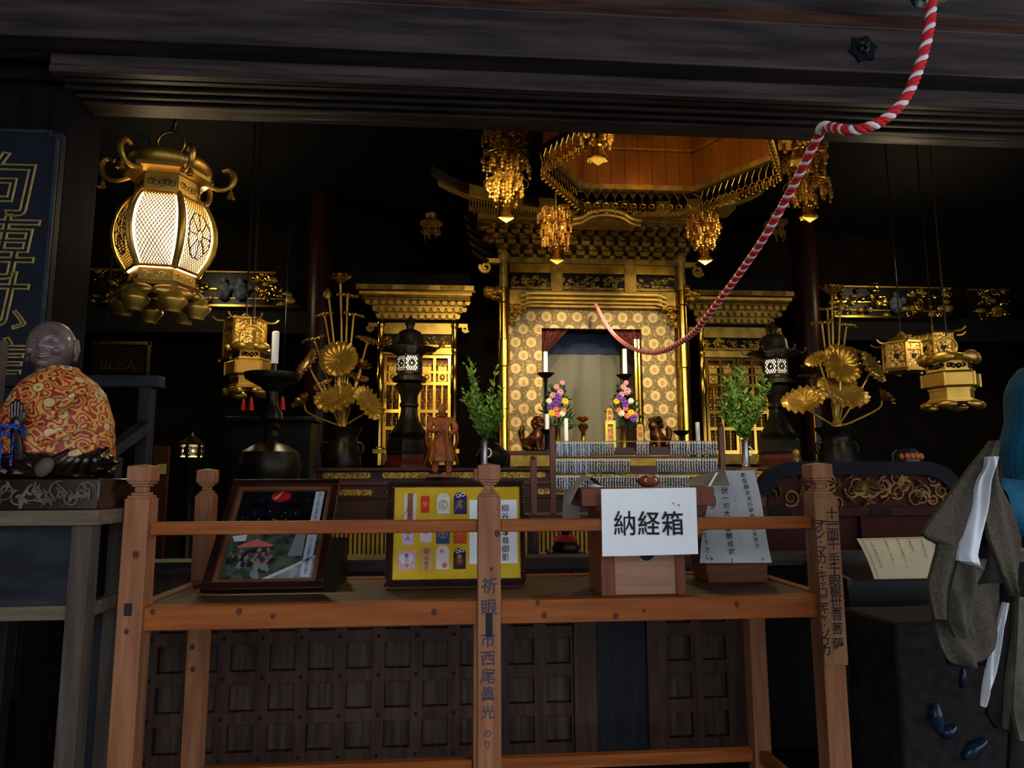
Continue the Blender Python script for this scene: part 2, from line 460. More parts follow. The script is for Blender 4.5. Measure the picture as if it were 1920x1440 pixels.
# ================================================================== THE OFFERING STAND
YF, YB = 2.3, 2.88
PW = 0.072
xL = P(249, 1050, YF - PW / 2).x; xC = P(917.5, 1100, YF - PW / 2).x; xR = P(1556, 1100, YF - PW / 2).x
zcap = P(917, 868, YF - 0.04).z
stand = thing('offering_stand', 'long reddish cedar offering stand with rail and shelf in front of the hall', 'stand', (xC, (YF + YB) / 2, 0))
def post(mb, x, y, w, zc):
    h = w / 2
    zs = zc - 0.105
    mb.box2((x - h, y - h, 0), (x + h, y + h, zs))
    mb.box2((x - h * .86, y - h * .86, zs), (x + h * .86, y + h * .86, zs + 0.009))
    mb.box2((x - h * .66, y - h * .66, zs + 0.009), (x + h * .66, y + h * .66, zs + 0.018))
    mb.box2((x - h * .46, y - h * .46, zs + 0.018), (x + h * .46, y + h * .46, zs + 0.036))
    mb.box2((x - h * .66, y - h * .66, zs + 0.036), (x + h * .66, y + h * .66, zs + 0.044))
    mb.box2((x - h * .86, y - h * .86, zs + 0.044), (x + h * .86, y + h * .86, zs + 0.052))
    b = h * 0.98
    vs = [(x + a * b, y + c * b, z) for z in (zs + 0.052, zs + 0.098) for a, c in ((-1, -1), (1, -1), (1, 1), (-1, 1))] + [(x, y, zc)]
    mb.add(vs, [(3, 2, 1, 0), (0, 1, 5, 4), (1, 2, 6, 5), (2, 3, 7, 6), (3, 0, 4, 7), (4, 5, 8), (5, 6, 8), (6, 7, 8), (7, 4, 8)])
    return mb
for x in (xL, xC, xR):
    post(MB(), x, YF, PW, zcap).build('front_post', WZ, stand, bevel=0.002, flat=True)
zcapb = P(383, 878, YB - 0.035).z
for x in (xL, xC, xR):
    post(MB(), x, YB, PW * 0.92, zcapb).build('back_post', WZ, stand, bevel=0.002, flat=True)
zr1 = P(700, 976, YF - 0.02).z; zr0 = P(700, 1000, YF - 0.02).z
zs1 = P(917, 1126, YF - 0.02).z; zs0 = P(917, 1170, YF - 0.02).z
for a, b in ((xL, xC), (xC, xR)):
    MB().box2((a + PW / 2, YF - 0.02, zr0), (b - PW / 2, YF + 0.02, zr1)).build('top_rail', WX, stand, bevel=0.004)
    MB().box2((a + PW / 2, YF - 0.022, zs0), (b - PW / 2, YF + 0.022, zs1)).build('shelf_beam', WX, stand, bevel=0.002)
    MB().box2((a + PW / 2, YB - 0.02, zs0), (b - PW / 2, YB + 0.02, zs1)).build('shelf_beam', WX, stand, bevel=0.002)
    MB().box2((a + PW / 2, YB - 0.018, 0.11), (b - PW / 2, YB + 0.018, 0.155)).build('stretcher', WX, stand, bevel=0.002)
for x in (xL, xR):
    MB().box2((x - 0.02, YF + PW / 2, zs0), (x + 0.02, YB - PW / 2, zs1)).build('side_beam', WY, stand)
    MB().box2((x - 0.018, YF + PW / 2, 0.11), (x + 0.018, YB - PW / 2, 0.155)).build('stretcher', WY, stand)
SHB = m_wood(0, 'brown shelf boards', '3a2414','4a301c', 0.55, False)
ZS = zs1 - 0.004
mb = MB()
for i in range(4):
    y0 = YF + 0.022 + i * 0.1285; mb.box2((xL + 0.02, y0, ZS - 0.02), (xR - 0.02, y0 + 0.126, ZS))
mb.build('shelf_board', SHB, stand)
# brush writing on the middle post
mb = MB(); yy = YF - PW / 2 - 0.0012
def onpost(t, y0, y1, size, px=917.5):
    n = len(t); mb = MB()
    for i, ch in enumerate(t):
        py = y0 + (y1 - y0) * (i / max(1, n - 1)); q = P(px, py, yy); mb.text(ch, q, (1, 0, 0), (0, 0, 1), size, bold=0.012, jit=0.06, seed=i)
    mb.build('lettering', mat('grey brush ink', '3b3a4c', rough=0.7), stand)
onpost('祈眼', 1098, 1138, 0.05); onpost('市西尾眞光', 1200, 1335, 0.045, 915); onpost('のり', 1375, 1396, 0.026, 914)
q = P(917, 1172, yy - 0.001)
MB().box((q.x, q.y, q.z), (0.021, 0.0015, 0.072)).build('tape_strip', mat('black tape', '17161a', rough=0.5), stand)
q = P(240, 1143, YF - PW / 2 - 0.001); MB().box(q, (0.022, 0.003, 0.036)).build('peg_end', mat('dark peg end', '2a1a1c', rough=0.6), stand)

KNOT = mat('dark wood knot', '4a2219', '5c3222', rough=.6, scale=160)
for px, py, yk, r in ((256, 1040, YF - PW / 2, 1.3), (238, 1184, YF - PW / 2, 1), (922, 1067, YF - PW / 2, .7), (932, 1000, YF - PW / 2, 1.2), (360, 1213, YB - PW * .46, 1.1), (362, 1255, YB - PW * .46, 1.2), (286, 1147, YF - .022, 1), (448, 1146, YF - .022, 1.2), (512, 1155, YF - .022, 1), (815, 1147, YF - .022, 1.2), (1020, 1153, YF - .022, 1.1), (1008, 1130, YF - .022, .9), (1155, 1155, YF - .022, 1.2), (1207, 1145, YF - .022, .8), (1382, 1133, YF - .022, 1.1)):
    MB().ball(P(px, py, yk), (.0075 * r, .0012, .0085 * r), 14, 8, fn=lambda a, e: 1 + .18 * sin(3 * a + px)).build('wood_knot', KNOT, stand)
# mantra board tied to the right front post
a = P(1547, 932, 2.25); b = P(1561, 1247, 2.25)
mboard = thing('mantra_board', 'narrow wooden board with two columns of black brush writing on the right post', 'sign board', (a.x, 2.25, b.z))
BOARDW = m_wood(2, 'pale board wood', '82583a','966a48', 0.6, False)
hw = 0.039
MB().box2((a.x - hw, 2.245, b.z), (a.x + hw, YF - PW / 2 - 0.0005, a.z)).build('board', BOARDW, mboard, bevel=0.0015)
mb = MB()
for i, ch in enumerate('十一面千手千眼観世音菩薩'):
    py = [962, 983, 1001, 1021, 1047, 1066, 1088, 1109, 1131, 1152, 1178, 1207][i]; q = P(1560 + (py - 962) * 0.048, py, 2.2438); mb.text(ch, q, (1, 0, 0), (0, 0, 1), 0.040, bold=0.010, jit=0.05, seed=i)
for i, ch in enumerate('オン・マカ・キャロニキャ・ソワカ'):
    py = 985 + i * 15.6; q = P(1536.5 + (py - 962) * 0.045, py, 2.2438); mb.text(ch, q, (1, 0, 0), (0, 0, 1), 0.038 if ch not in 'ャ・' else 0.028, bold=0.012, jit=0.05, seed=i + 40)
mb.build('lettering', INK, mboard)
mb = MB().tube([(a.x - hw - 0.004, 2.243, P(1547, 978, 2.24).z + 0.005), (a.x, 2.242, P(1547, 978, 2.24).z), (a.x + hw + 0.004, 2.243, P(1547, 978, 2.24).z - 0.001)], 0.0016, 6)
mb.build('tie_cord', INK, mboard)
mb = MB().ball(P(1582, 1238, 2.2445), (0.003, 0.002, 0.003), 8, 6); mb.build('nail_head', GOLDB, mboard)
# ================================================================== FOREGROUND LEFT: PLAQUE, BENCH, CHAIR, STATUE
def frame4(o, x, y):
    x = V(x).normalized(); y = V(y); y = (y - x * y.dot(x)).normalized(); z = x.cross(y)
    return Matrix(((x.x, y.x, z.x, o[0]), (x.y, y.y, z.y, o[1]), (x.z, y.z, z.z, o[2]), (0, 0, 0, 1)))

def glyph_outline(mb, ch, c, size, r):
    cu = bpy.data.curves.new('t', 'FONT'); cu.body = ch; cu.fill_mode = 'NONE'; cu.bevel_depth = r / size; cu.bevel_resolution = 1; cu.resolution_u = 2
    cu.shear = 0.12
    o = bpy.data.objects.new('t', cu); COL.objects.link(o)
    dg = bpy.context.evaluated_depsgraph_get(); dg.update()
    me = bpy.data.meshes.new_from_object(o.evaluated_get(dg))
    c = V(c)
    mb.add([c + V(((v.co.x - 0.55) * size, v.co.z * size, (v.co.y - 0.38) * size)) for v in me.vertices], [tuple(p.vertices) for p in me.polygons])
    bpy.data.objects.remove(o); bpy.data.meshes.remove(me); bpy.data.curves.remove(cu)

YP = 2.69
NAVY = mat('dark navy board', '050b16','08111f', rough=0.6, scale=5, bump=0.05)
pa = P(114, 246, YP); pbz = P(60, 1312, YP).z
plq = thing('calligraphy_plaque', 'tall dark navy board with gold-edged raised calligraphy on the left pillar', 'plaque', (pa.x - 0.18, YP, pbz))
MB().box2((pa.x - 0.40, YP, pbz), (pa.x, YP + 0.045, pa.z)).build('board', NAVY, plq, bevel=0.004)
mb = MB()
e = 0.012
for lo, hi in (((pa.x - 0.40, YP - 0.006, pa.z - e), (pa.x - 0.03, YP + 0.01, pa.z)), ((pa.x - e, YP - 0.006, pbz + .03), (pa.x, YP + 0.01, pa.z - 0.03)), ((pa.x - 0.40, YP - 0.006, pbz), (pa.x - 0.03, YP + 0.01, pbz + e))):
    mb.box2(lo, hi)
for z, s in ((pa.z, -1), (pbz, 1)):
    mb.tube([(pa.x - 0.035, YP - 0.002, z + s * 0.004), (pa.x - 0.03, YP - 0.002, z + s * 0.022), (pa.x - 0.012, YP - 0.002, z + s * 0.022), (pa.x - 0.004, YP - 0.002, z + s * 0.036)], 0.007, 6)
mb.build('frame_edge', mat('worn blue frame edge', '141e26','28343c', rough=0.5, scale=30), plq)
mb = MB()
for ch, px, py, s in (('向', 2, 345, 0.27), ('専', 4, 462, 0.27), ('寸', -4, 560, 0.22), ('ゝ', 34, 598, 0.12), ('言', 8, 680, 0.20)):
    glyph_outline(mb, ch, P(px, py, YP - 0.004), s, 0.0042)
mb.build('calligraphy', mat('worn gold edge', '8a7640','a8925a', rough=0.45, metal=0.6, scale=20), plq)

# bench
YBn = 2.12
bx = min(P(188, 970, YBn).x, xL - PW / 2 - .006); bz = P(100, 957, YBn).z; bz0 = P(100, 986, YBn).z
bench = thing('wooden_bench', 'weathered grey wooden bench under the seated red-robed statue', 'bench', (bx - 0.3, YBn + 0.2, 0))
MB().box2((bx - 0.75, YBn, bz0), (bx, YBn + 0.31, bz)).build('seat', OWX, bench, bevel=0.004)
lx = P(133, 1000, YBn + 0.02).x; lx1 = P(170, 1000, YBn + 0.02).x
for y in (YBn + 0.02, YBn + 0.24):
    MB().box2((lx, y, 0), (lx1, y + 0.06, bz0)).build('leg', OWZ, bench, bevel=0.003)
for y in (YBn + 0.02, YBn + 0.24):
    MB().box2((bx - 0.75, y, 0), (bx - 0.69, y + 0.06, bz0)).build('leg', OWZ, bench, bevel=0.003)
zr = P(60, 1135, YBn + 0.05).z; zq = P(60, 1162, YBn + 0.05).z
MB().box2((bx - 0.69, YBn + 0.03, zq), (lx, YBn + 0.07, zr)).build('lower_rail', OWX, bench, bevel=0.003)
MB().box2((lx + 0.01, YBn + 0.08, zq), (lx1 - 0.01, YBn + 0.24, zr)).build('lower_rail', OWX, bench, bevel=0.003)
MB().box2((bx - 0.69, YBn + 0.05, zr), (lx, YBn + 0.065, bz0)).build('front_panel', mat('blue grey scuffed panel', '12151b','2c3238', rough=0.6, scale=5, stretch=(1, 1, 4), lo=0.45, hi=0.8), bench)

# armchair behind
YC = 2.64
chair = thing('armchair', 'dark worn wooden armchair frame with sloping arm behind the statue', 'chair', (P(150, 715, YC).x, 2.75, 0))
t1 = P(305, 706, YC); t0 = P(8, 706, YC); tz = P(200, 727, YC).z
MB().box2((t0.x, YC - 0.03, tz), (t1.x, YC + 0.03, t1.z)).build('back_rail', CHX, chair, bevel=0.004)
pa_ = P(261, 800, YC); pb_ = P(284, 800, YC)
MB().box2((pa_.x, YC - 0.025, 0.0), (pb_.x, YC + 0.025, tz)).build('back_post', CHZ, chair, bevel=0.003)
MB().box2((t0.x + 0.05, YC - 0.025, 0.0), (t0.x + 0.10, YC + 0.025, tz)).build('back_post', CHZ, chair, bevel=0.003)
f0 = P(197, 870, 2.47); f1 = P(223, 870, 2.47)
for x0, x1 in ((f0.x, f1.x),):
    MB().box2((x0, 2.45, 0.0), (x1, 2.50, P(210, 858, 2.47).z)).build('front_post', CHZ, chair, bevel=0.003)
    a = P(192, 858, 2.44); b = P(276, 797, YC - 0.03)
    MB().bar(a, b, 0.05, 0.035).build('arm', CHZ, chair, bevel=0.003)
    MB().box2((x0 + .005, 2.50, P(210, 990, 2.47).z), (x1 - .005, YC - 0.025, P(210, 960, 2.47).z)).build('seat_rail', CHX, chair)
MB().box2((t0.x + 0.1, YC - 0.02, bz - 0.12), (pa_.x, YC + 0.02, bz - 0.06)).build('back_rail', CHX, chair)
MB().box2((P(-12, 700, 2.5).x, 2.48, 0), (P(4, 700, 2.5).x, 2.52, P(0, 640, 2.5).z)).build('front_post', OWZ, chair)

# statue
YS_ = 2.27
SK = 2.19 / 1331          # metres per pixel there
sc0 = P(95, 900, YS_)
stat = thing('seated_monk_statue', 'small seated monk statue of dark lacquered wood wearing a red and gold brocade bib', 'statue', (sc0.x, YS_, bz))
def sz(py): return P(95, py, YS_).z
LACQ = mat('dark brown statue lacquer', '150b09','28160f', rough=0.22, scale=14, coat=0.4)
SKINS = mat('worn grey brown statue skin', '54423f','72605e', rough=0.32, scale=16, coat=0.3)
CARVE = mat('carved scroll wash', '40382e','6e6452', rough=0.6, scale=25)
mb = MB().box2((sc0.x - 0.34, YBn + 0.015, bz), (bx - .008, YBn + 0.29, P(95, 897, YBn + .015).z))
mb.build('base', LACQ, stat, bevel=0.004)
mb = MB(); rd = random.Random(5); yb = YBn + 0.012
for i in range(9):
    px = -40 + i * 25; q = P(px, 927 + (8 if i % 2 else -6), yb)
    mb.tube(scroll(q, 0.024 if i % 2 else 0.03, 1.2, rd.uniform(0, 6), n=16), [0.0022 + 0.002 * t / 16 for t in range(17)], 5)
    for k in range(5):
        a = rd.uniform(0, 2 * pi); m_ = q + V((cos(a), 0, sin(a))) * 0.03
        mb.tube([q, (q + m_) / 2 + V((0.006, -0.001, 0)), m_], [0.002, 0.005, 0.001], 5)
mb.build('carved_scrolls', CARVE, stat)
# folded legs and sleeves
mb = MB()
def legf(az, el): return 1 + 0.045 * sin(az * 7 + el * 9) + 0.03 * sin(el * 13 + az * 3)
mb.ball((sc0.x, YS_ - 0.02, sz(872)), (0.19, 0.145, 0.058), 64, 26, fn=legf)
for s in (-1, 1):
    for k in range(6):
        pts = [V((sc0.x + s * (0.03 + 0.028 * k), YS_ - 0.165 + 0.012 * k, sz(888 - k))), V((sc0.x + s * (0.075 + 0.022 * k), YS_ - 0.175 + 0.012 * k, sz(872 - 2 * k))), V((sc0.x + s * (0.12 + 0.014 * k), YS_ - 0.14 + 0.014 * k, sz(850 - k)))]
        mb.tube(spline(pts, 6), 0.011, 7)
mb.build('folded_legs', LACQ, stat)
MB().ball(P(83, 876, YS_ - 0.185), (0.022, 0.012, 0.03), 16, 10, R=rot('Y', 0.6)).build('foot', mat('foot wood', '3e3428','54483a', rough=0.5), stat)
# brocade robe
g = NG('red gold brocade', rough=0.55)
vo = g.voro(19.0); vs_ = vo.outputs['Distance']
nz_ = g.mt('FRACT', g.mt('MULTIPLY', g.noise(30, 0.6), 6.0))
c = g.mix(g.less(nz_, 0.52), '8e1e0c', 'c08a3e')
c = g.mix(g.less(vs_, 0.36), c, '6a1c0a'); c = g.mix(g.less(vs_, 0.32), c, 'c4a468')
c = g.mix(g.less(vs_, 0.16), c, g.mix(g.step(vo.outputs['Color'], 0.45, 0.5), 'b89a5e', '5c6a5e'))
g.col(c)
BROC = g.m
prof = [(887, 97, .125), (875, 99, .14), (850, 99, .15), (820, 98, .15), (790, 95, .145), (760, 86, .13), (735, 74, .115), (715, 58, .10), (702, 42, .075), (693, 30, .055), (688, 27, .05)]
mb = MB(); n = 56; vs = []; fs = []
for i, (py, hw_, hd) in enumerate(prof):
    for k in range(n):
        th = 2 * pi * k / n
        fold = 1 + (0.022 * sin(9 * th + i * 1.7) + 0.02 * sin(5 * th - i * 1.1)) * (1 if i < 8 else .3)
        px = hw_ * SK * fold
        vs.append((sc0.x + cos(th) * px, YS_ + 0.01 + sin(th) * hd * fold, sz(py) + 0.01 * sin(3 * th) * (1 if i == 0 else 0)))
for i in range(len(prof) - 1):
    for k in range(n): fs.append((i * n + k, i * n + (k + 1) % n, (i + 1) * n + (k + 1) % n, (i + 1) * n + k))
mb.add(vs, fs)
for (p0, p1) in (((60, 805), (150, 745)), ((70, 835), (175, 790)), ((100, 775), (165, 725)), ((110, 860), (182, 835))):
    a = P(p0[0], p0[1], YS_ - 0.125); b = P(p1[0], p1[1], YS_ - 0.10)
    mb.tube(spline([a, (a + b) / 2 + V((0, -0.028, -0.008)), b], 8), [0.004] + [0.012] * 15 + [0.004], 8)
ob = mb.build('brocade_bib', BROC, stat)
# head
def gs(x, m, s): return math.exp(-((x - m) / s) ** 2)
def head(mb, c, r, yaw, wide=0.86, nu=56, nv=44, ears=True, earlen=1.0):
    az0 = -pi / 2 + yaw
    def fn(az, el):
        a = (az - az0 + pi) % (2 * pi) - pi; b = abs(a)
        k = 1 + 0.20 * gs(a, 0, .13) * gs(el, -.13, .13) + 0.09 * gs(a, 0, .09) * gs(el, .05, .16)
        k += -0.085 * gs(b, .36, .17) * gs(el, .07, .09) + 0.045 * gs(b, .33, .25) * gs(el, .24, .08)
        k += 0.05 * gs(b, .5, .2) * gs(el, -.22, .16) - 0.05 * gs(b, .3, .06) * gs(el, -.35, .12)
        k += -0.06 * gs(a, 0, .3) * gs(el, -.47, .03) + 0.045 * gs(a, 0, .22) * gs(el, -.40, .045) + 0.05 * gs(a, 0, .2) * gs(el, -.55, .05)
        k += 0.06 * gs(a, 0, .35) * gs(el, -.78, .14)
        return k
    mb.ball(c, (r * wide, r * 0.98, r * 1.12), nu, nv, fn=fn)
    f = V((cos(az0), sin(az0), 0)); sd = V((-sin(az0), cos(az0), 0)); c = V(c)
    if ears:
        for s in (-1, 1):
            q = c + sd * s * r * wide * 1.02 - f * r * 0.05 + V((0, 0, -r * .05 * earlen))
            R = Matrix((f, sd, V((0, 0, 1)))).transposed()
            mb.ball(q, (r * .17, r * .07, r * .27 * earlen), 12, 10, R=R)
            mb.tube([q + V((0, 0, r * .26 * earlen)) + f * r * .08, q + V((0, 0, r * .29 * earlen)) - f * r * .1, q + sd * s * r * .06 - f * r * .2, q - V((0, 0, r * .2 * earlen)) - f * r * .12, q - V((0, 0, r * .38 * earlen)) + f * r * .02], [r * .05, r * .06, r * .06, r * .07, r * .08], 7)
    return f, sd
hc = P(97, 650, YS_); hr = 43 * SK
mb = MB(); f, sd = head(mb, hc, hr, 0.10, wide=0.93, earlen=1.45)
up_ = V((0, 0, 1))
mb.ball(hc + f * hr * .98 - up_ * hr * .12, (hr * .13, hr * .12, hr * .12), 12, 8); mb.tube([hc + f * hr * .93 + up_ * hr * .15, hc + f * hr * 1.0 - up_ * hr * .1], [hr * .06, hr * .10], 8)
for s in (-1, 1):
    mb.tube(spline([hc + f * hr * .93 + sd * s * hr * .14 + up_ * hr * .24, hc + f * hr * .86 + sd * s * hr * .36 + up_ * hr * .33, hc + f * hr * .68 + sd * s * hr * .58 + up_ * hr * .22], 5), hr * .055, 6)
    mb.ball(hc + f * hr * .70 + sd * s * hr * .48 - up_ * hr * .30, (hr * .23, hr * .22, hr * .20), 12, 8)
    mb.tube(spline([hc + f * hr * .95 + sd * s * hr * .12 - up_ * hr * .12, hc + f * hr * .88 + sd * s * hr * .30 - up_ * hr * .36, hc + f * hr * .76 + sd * s * hr * .34 - up_ * hr * .6], 5), hr * .04, 6)
for dz_, r_ in ((-.50, .05), (-.60, .06)): mb.tube(spline([hc + f * hr * .80 - sd * hr * .30 + up_ * hr * (dz_ + .08), hc + f * hr * .93 + up_ * hr * dz_, hc + f * hr * .80 + sd * hr * .30 + up_ * hr * (dz_ + .08)], 6), hr * r_, 6)
mb.ball(hc + f * hr * .72 - up_ * hr * .82, (hr * .25, hr * .2, hr * .18), 12, 8)
mb.lathe([(hr * .62, hc.z - hr * 1.25), (hr * .58, hc.z - hr * .85)], 20, (hc.x, hc.y + 0.01, 0))
ob = mb.build('head', SKINS, stat)
for s in (-1, 1): MB().ball(hc + f * hr * .90 + sd * s * hr * .32 + V((0, 0, hr * .07)), (hr * .11, hr * .11, hr * .065), 10, 8).build('eye', mat('glass statue eyes', '14161c', '70788a', rough=0.06, scale=60), stat)
# raised hand: palm, fingers, thumb
hb = P(30, 795, YS_ - 0.17)
mb = MB()
mb.ball(hb + V((0, 0.0, 0.0)), (0.016, 0.009, 0.026), 14, 10)
mb.tube([hb + V((0, 0.03, -0.10)), hb + V((0, 0.012, -0.045)), hb], [0.022, 0.016, 0.014], 10)
for k, L_ in enumerate((0.036, 0.043, 0.041, 0.032)):
    x = -0.0125 + k * 0.0083
    mb.tube(spline([hb + V((x * .8, 0, 0.012)), hb + V((x, -0.001, 0.03)), hb + V((x * 1.02, -0.003, 0.03 + L_ * .6)), hb + V((x * 1.02, -0.002, 0.028 + L_))], 4), [0.0052] * 10 + [0.0046, 0.0042, 0.003], 8)
mb.tube([hb + V((0.012, 0, -0.006)), hb + V((0.021, -0.003, 0.012)), hb + V((0.021, -0.004, 0.032))], [0.006, 0.0055, 0.0035], 8)
mb.build('raised_hand', LACQ, stat)
mb = MB()
for k in range(26):
    t = 2 * pi * k / 26
    mb.ball(hb + V((0.032 * cos(t), -0.012 + 0.02 * sin(t), -0.022 - 0.018 * sin(t) * 0.6 + (0.02 if k % 2 else 0) * 0.3)), 0.0055, 8, 6)
mb.tube([hb + V((0.032 * cos(t), -0.012 + 0.02 * sin(t), -0.022 - 0.0108 * sin(t))) for t in [2 * pi * k / 26 for k in range(26)]], .002, 5, closed=True)
for x_ in (-.016, .014): mb.tube([hb + V((x_, -.031, -.03)), hb + V((x_, -.031, -.12))], .0015, 5)
for k in range(9):
    mb.ball(hb + V((-0.016, -0.03, -0.05 - k * 0.0085)), 0.004, 6, 5); mb.ball(hb + V((0.014, -0.032, -0.05 - k * 0.008)), 0.004, 6, 5)
mb.build('prayer_beads', mat('blue glass beads', '0c1848', '2c50b0', rough=0.1, scale=60), stat)

# ================================================================== ROPE, GONG, NAIL COVER
ns = P(1618, 92, 2.495)
nailc = thing('nail_cover', 'dark metal star-shaped nail cover with a round boss on the lintel', 'ornament', ns)
st = [V((ns.x + (0.062 if k % 2 == 0 else 0.046) * cos(pi * k / 6 + .2), 2.499, ns.z + (0.062 if k % 2 == 0 else 0.046) * sin(pi * k / 6 + .2))) for k in range(12)]
NC = mat('blue black metal', '0f171d','1a262d', rough=0.4, metal=0.6, scale=30)
MB().prism(st, (0, -0.008, 0)).build('plate', NC, nailc)
MB().lathe([(0.022, 0), (0.022, 0.010), (0.012, 0.018), (0.012, 0.03), (0.0, 0.034)], 20, (ns.x, 2.492, ns.z), R=rot('X', pi / 2)).build('boss', NC, nailc)
for k in range(6): MB().ball((ns.x + .04 * cos(pi * k / 3), 2.491, ns.z + .04 * sin(pi * k / 3)), .003, 6, 5).build('stud', NC, nailc)

RR = 0.0195
path = [(1750, -60, 2.36), (1747, 0, 2.36), (1741, 60, 2.36), (1722, 130, 2.37), (1695, 188, 2.38), (1655, 226, 2.40), (1610, 243, 2.43), (1580, 243, 2.50), (1562, 239, 2.58), (1546, 240, 2.66), (1533, 258, 2.72), (1512, 300, 2.84), (1480, 362, 3.02),
        (1420, 465, 3.40), (1330, 588, 4.15), (1288, 634, 4.7), (1230, 661, 5.5), (1180, 650, 6.4), (1142, 616, 7.3), (1117, 571, 8.32)]
sp = spline([P(*q) for q in path], 20)
# even spacing
out = [sp[0]]; step = 0.0052
for a, b in zip(sp, sp[1:]):
    while (b - out[-1]).length > step and (b - a).length > 1e-9:
        out.append(out[-1] + (b - out[-1]).normalized() * step)
rope = thing('twisted_rope', 'red and white twisted rope hanging from the lintel to the altar', 'rope', out[0])
t0 = None; nrm = None; A = []; 
for i, p in enumerate(out):
    t = (out[min(i + 1, len(out) - 1)] - out[max(i - 1, 0)]).normalized()
    if nrm is None: nrm = t.orthogonal().normalized()
    nrm = (nrm - t * nrm.dot(t)).normalized(); A.append((p, nrm.copy(), t.cross(nrm)))
def strand(ph):
    return [p + (a * cos(ph + i * step / 0.066 * 2 * pi) + b * sin(ph + i * step / 0.066 * 2 * pi)) * RR * 0.5 for i, (p, a, b) in enumerate(A)]
RED = mat('red cord', 'c8222a', 'd8343a', rough=0.75, scale=60, bump=0.3); WHT = mat('white cord', 'e2dede', 'efecec', rough=0.75, scale=60, bump=0.3)
for k in range(3):
    MB().tube(strand(k * 2 * pi / 3), RR * 0.56, 8).build(('white_strand', 'red_strand', 'red_strand')[k], WHT if k == 0 else RED, rope)
k0 = P(1546, 240, 2.655)
mb = MB().tube([k0 + V((0.022 * cos(t), 0.03 * sin(t), 0.004 * sin(2 * t))) for t in [2 * pi * i / 20 for i in range(20)]], 0.0135, 8, closed=True)
mb.build('knot', WHT, rope)
gq = P(1625, -62, 2.42)
gong = thing('hanging_gong', 'flat round brass gong just above the rope, mostly out of view', 'gong', gq)
MB().lathe([(0, -.03), (0.09, -.028), (0.115, 0), (0.12, 0), (0.12, .01), (0.09, .03), (0, .032)], 36, gq, R=rot('X', pi / 2)).build('body', BRASS, gong)
wq = P(1749, -8, 2.36)
wrap = MB()
for k in range(3):
    wrap.tube([wq + V((0.06 * cos(t), 0.06 * sin(t), 0.02 * k + .01)) for t in [2 * pi * i / 24 for i in range(24)]], 0.016, 8, closed=True)
o = wrap.build('rope_collar', mat('striped cloth', 'b8b49a', '2f7a6a', rough=0.7, scale=18, lo=.45, hi=.52), loc=wq)
tag(o, 'padded ring of striped cloth round the top of the red and white rope', 'collar')

# ================================================================== BIG LIT LANTERN
YLn = 3.5
lc = P(309, 445, YLn); LS = (ray(309, 445).normalized().dot(V((_dx.z, _dy.z, _dz.z))) * (lc - V((0, 0, EYE))).length) / 1331
def lz(py): return P(309, py, YLn).z
lant = thing('hanging_lantern', 'large brightly lit gold hexagonal temple lantern hanging at upper left', 'lantern', (lc.x, lc.y, lz(600)))
HP = math.radians(-50)
def hexv(k, r, z): return V((lc.x + r * cos(HP + k * pi / 3), lc.y + r * sin(HP + k * pi / 3), z))
bp = [(378, 62), (392, 74), (410, 83), (430, 88), (450, 89), (470, 86), (490, 78), (505, 68), (516, 61)]
def brad(t):
    t *= len(bp) - 1; i = min(int(t), len(bp) - 2); u = t - i
    return (bp[i][1] * (1 - u) + bp[i + 1][1] * u) * LS, lz(bp[i][0] * (1 - u) + bp[i + 1][0] * u)
def pan(k, u, t, off=0.0):
    r, z = brad(t); return hexv(k, r + off, z).lerp(hexv(k + 1, r + off, z), u)
mb = MB(); mb.lathe([(r * LS * 0.955, lz(y)) for y, r in bp][::-1], 6, (lc.x, lc.y, 0), ph=HP, caps=False)
mb.build('lit_paper', LIT, lant, flat=True)
for k in range(6):
    mb = MB()
    mb.tube([hexv(k, brad(t / 16)[0], brad(t / 16)[1]) for t in range(17)], 0.011, 6); mb.build('rib', BRASS, lant)
for k in range(6):
    mb = MB(); m = 11
    for d in range(-m, m + 1):
        for sgn in (1, -1):
            pts = []
            for i in range(15):
                t = 0.06 + 0.88 * i / 14; u = d / m + sgn * (t - .5) * 1.5 + .5
                u2 = 0.10 + 0.8 * u
                if 0.10 <= u2 <= 0.90: pts.append(pan(k, u2, t, -0.001))
            if len(pts) > 1: mb.tube(pts, 0.0027, 4, caps=False)
    mb.build('lattice', BRASS, lant)
    mb = MB()
    for u in (0.06, 0.94): mb.tube([pan(k, u, 0.03 + .94 * i / 12, 0) for i in range(13)], 0.007, 4)
    for t in (0.04, 0.96): mb.tube([pan(k, .06 + .88 * i / 6, t, 0) for i in range(7)], 0.008, 4)
    mb.build('panel_frame', BRASS, lant)
    if k % 2 == 0:
        mb = MB(); R0 = 0.30
        mb.tube([pan(k, .5 + R0 * cos(a) * (1 + .07 * abs(sin(a * 4))), .5 + R0 * .82 * sin(a) * (1 + .07 * abs(sin(a * 4))), 0.004) for a in [2 * pi * i / 64 for i in range(64)]], 0.003, 4, closed=True)
        mb.tube([pan(k, .5 + .08 * cos(a), .5 + .065 * sin(a), 0.004) for a in [2 * pi * i / 16 for i in range(16)]], 0.003, 4, closed=True)
        for j in range(8):
            a = 2 * pi * j / 8; mb.tube([pan(k, .5 + q * cos(a), .5 + q * .82 * sin(a), 0.004) for q in (.08, .19, .30)], 0.003, 4)
        mb.build('flower_crest', BRONZE, lant)
def hexbox(name, y0, y1, r0, r1, m, bev=0):
    MB().lathe([(r1 * LS, lz(y1)), (r0 * LS, lz(y0))], 6, (lc.x, lc.y, 0), ph=HP).build(name, m, lant, flat=True)
hexbox('neck', 344, 379, 57, 58, BRASS)
hexbox('base_band', 514, 542, 57, 59, BRASS); hexbox('base_rim', 540, 547, 68, 64, BRASS)
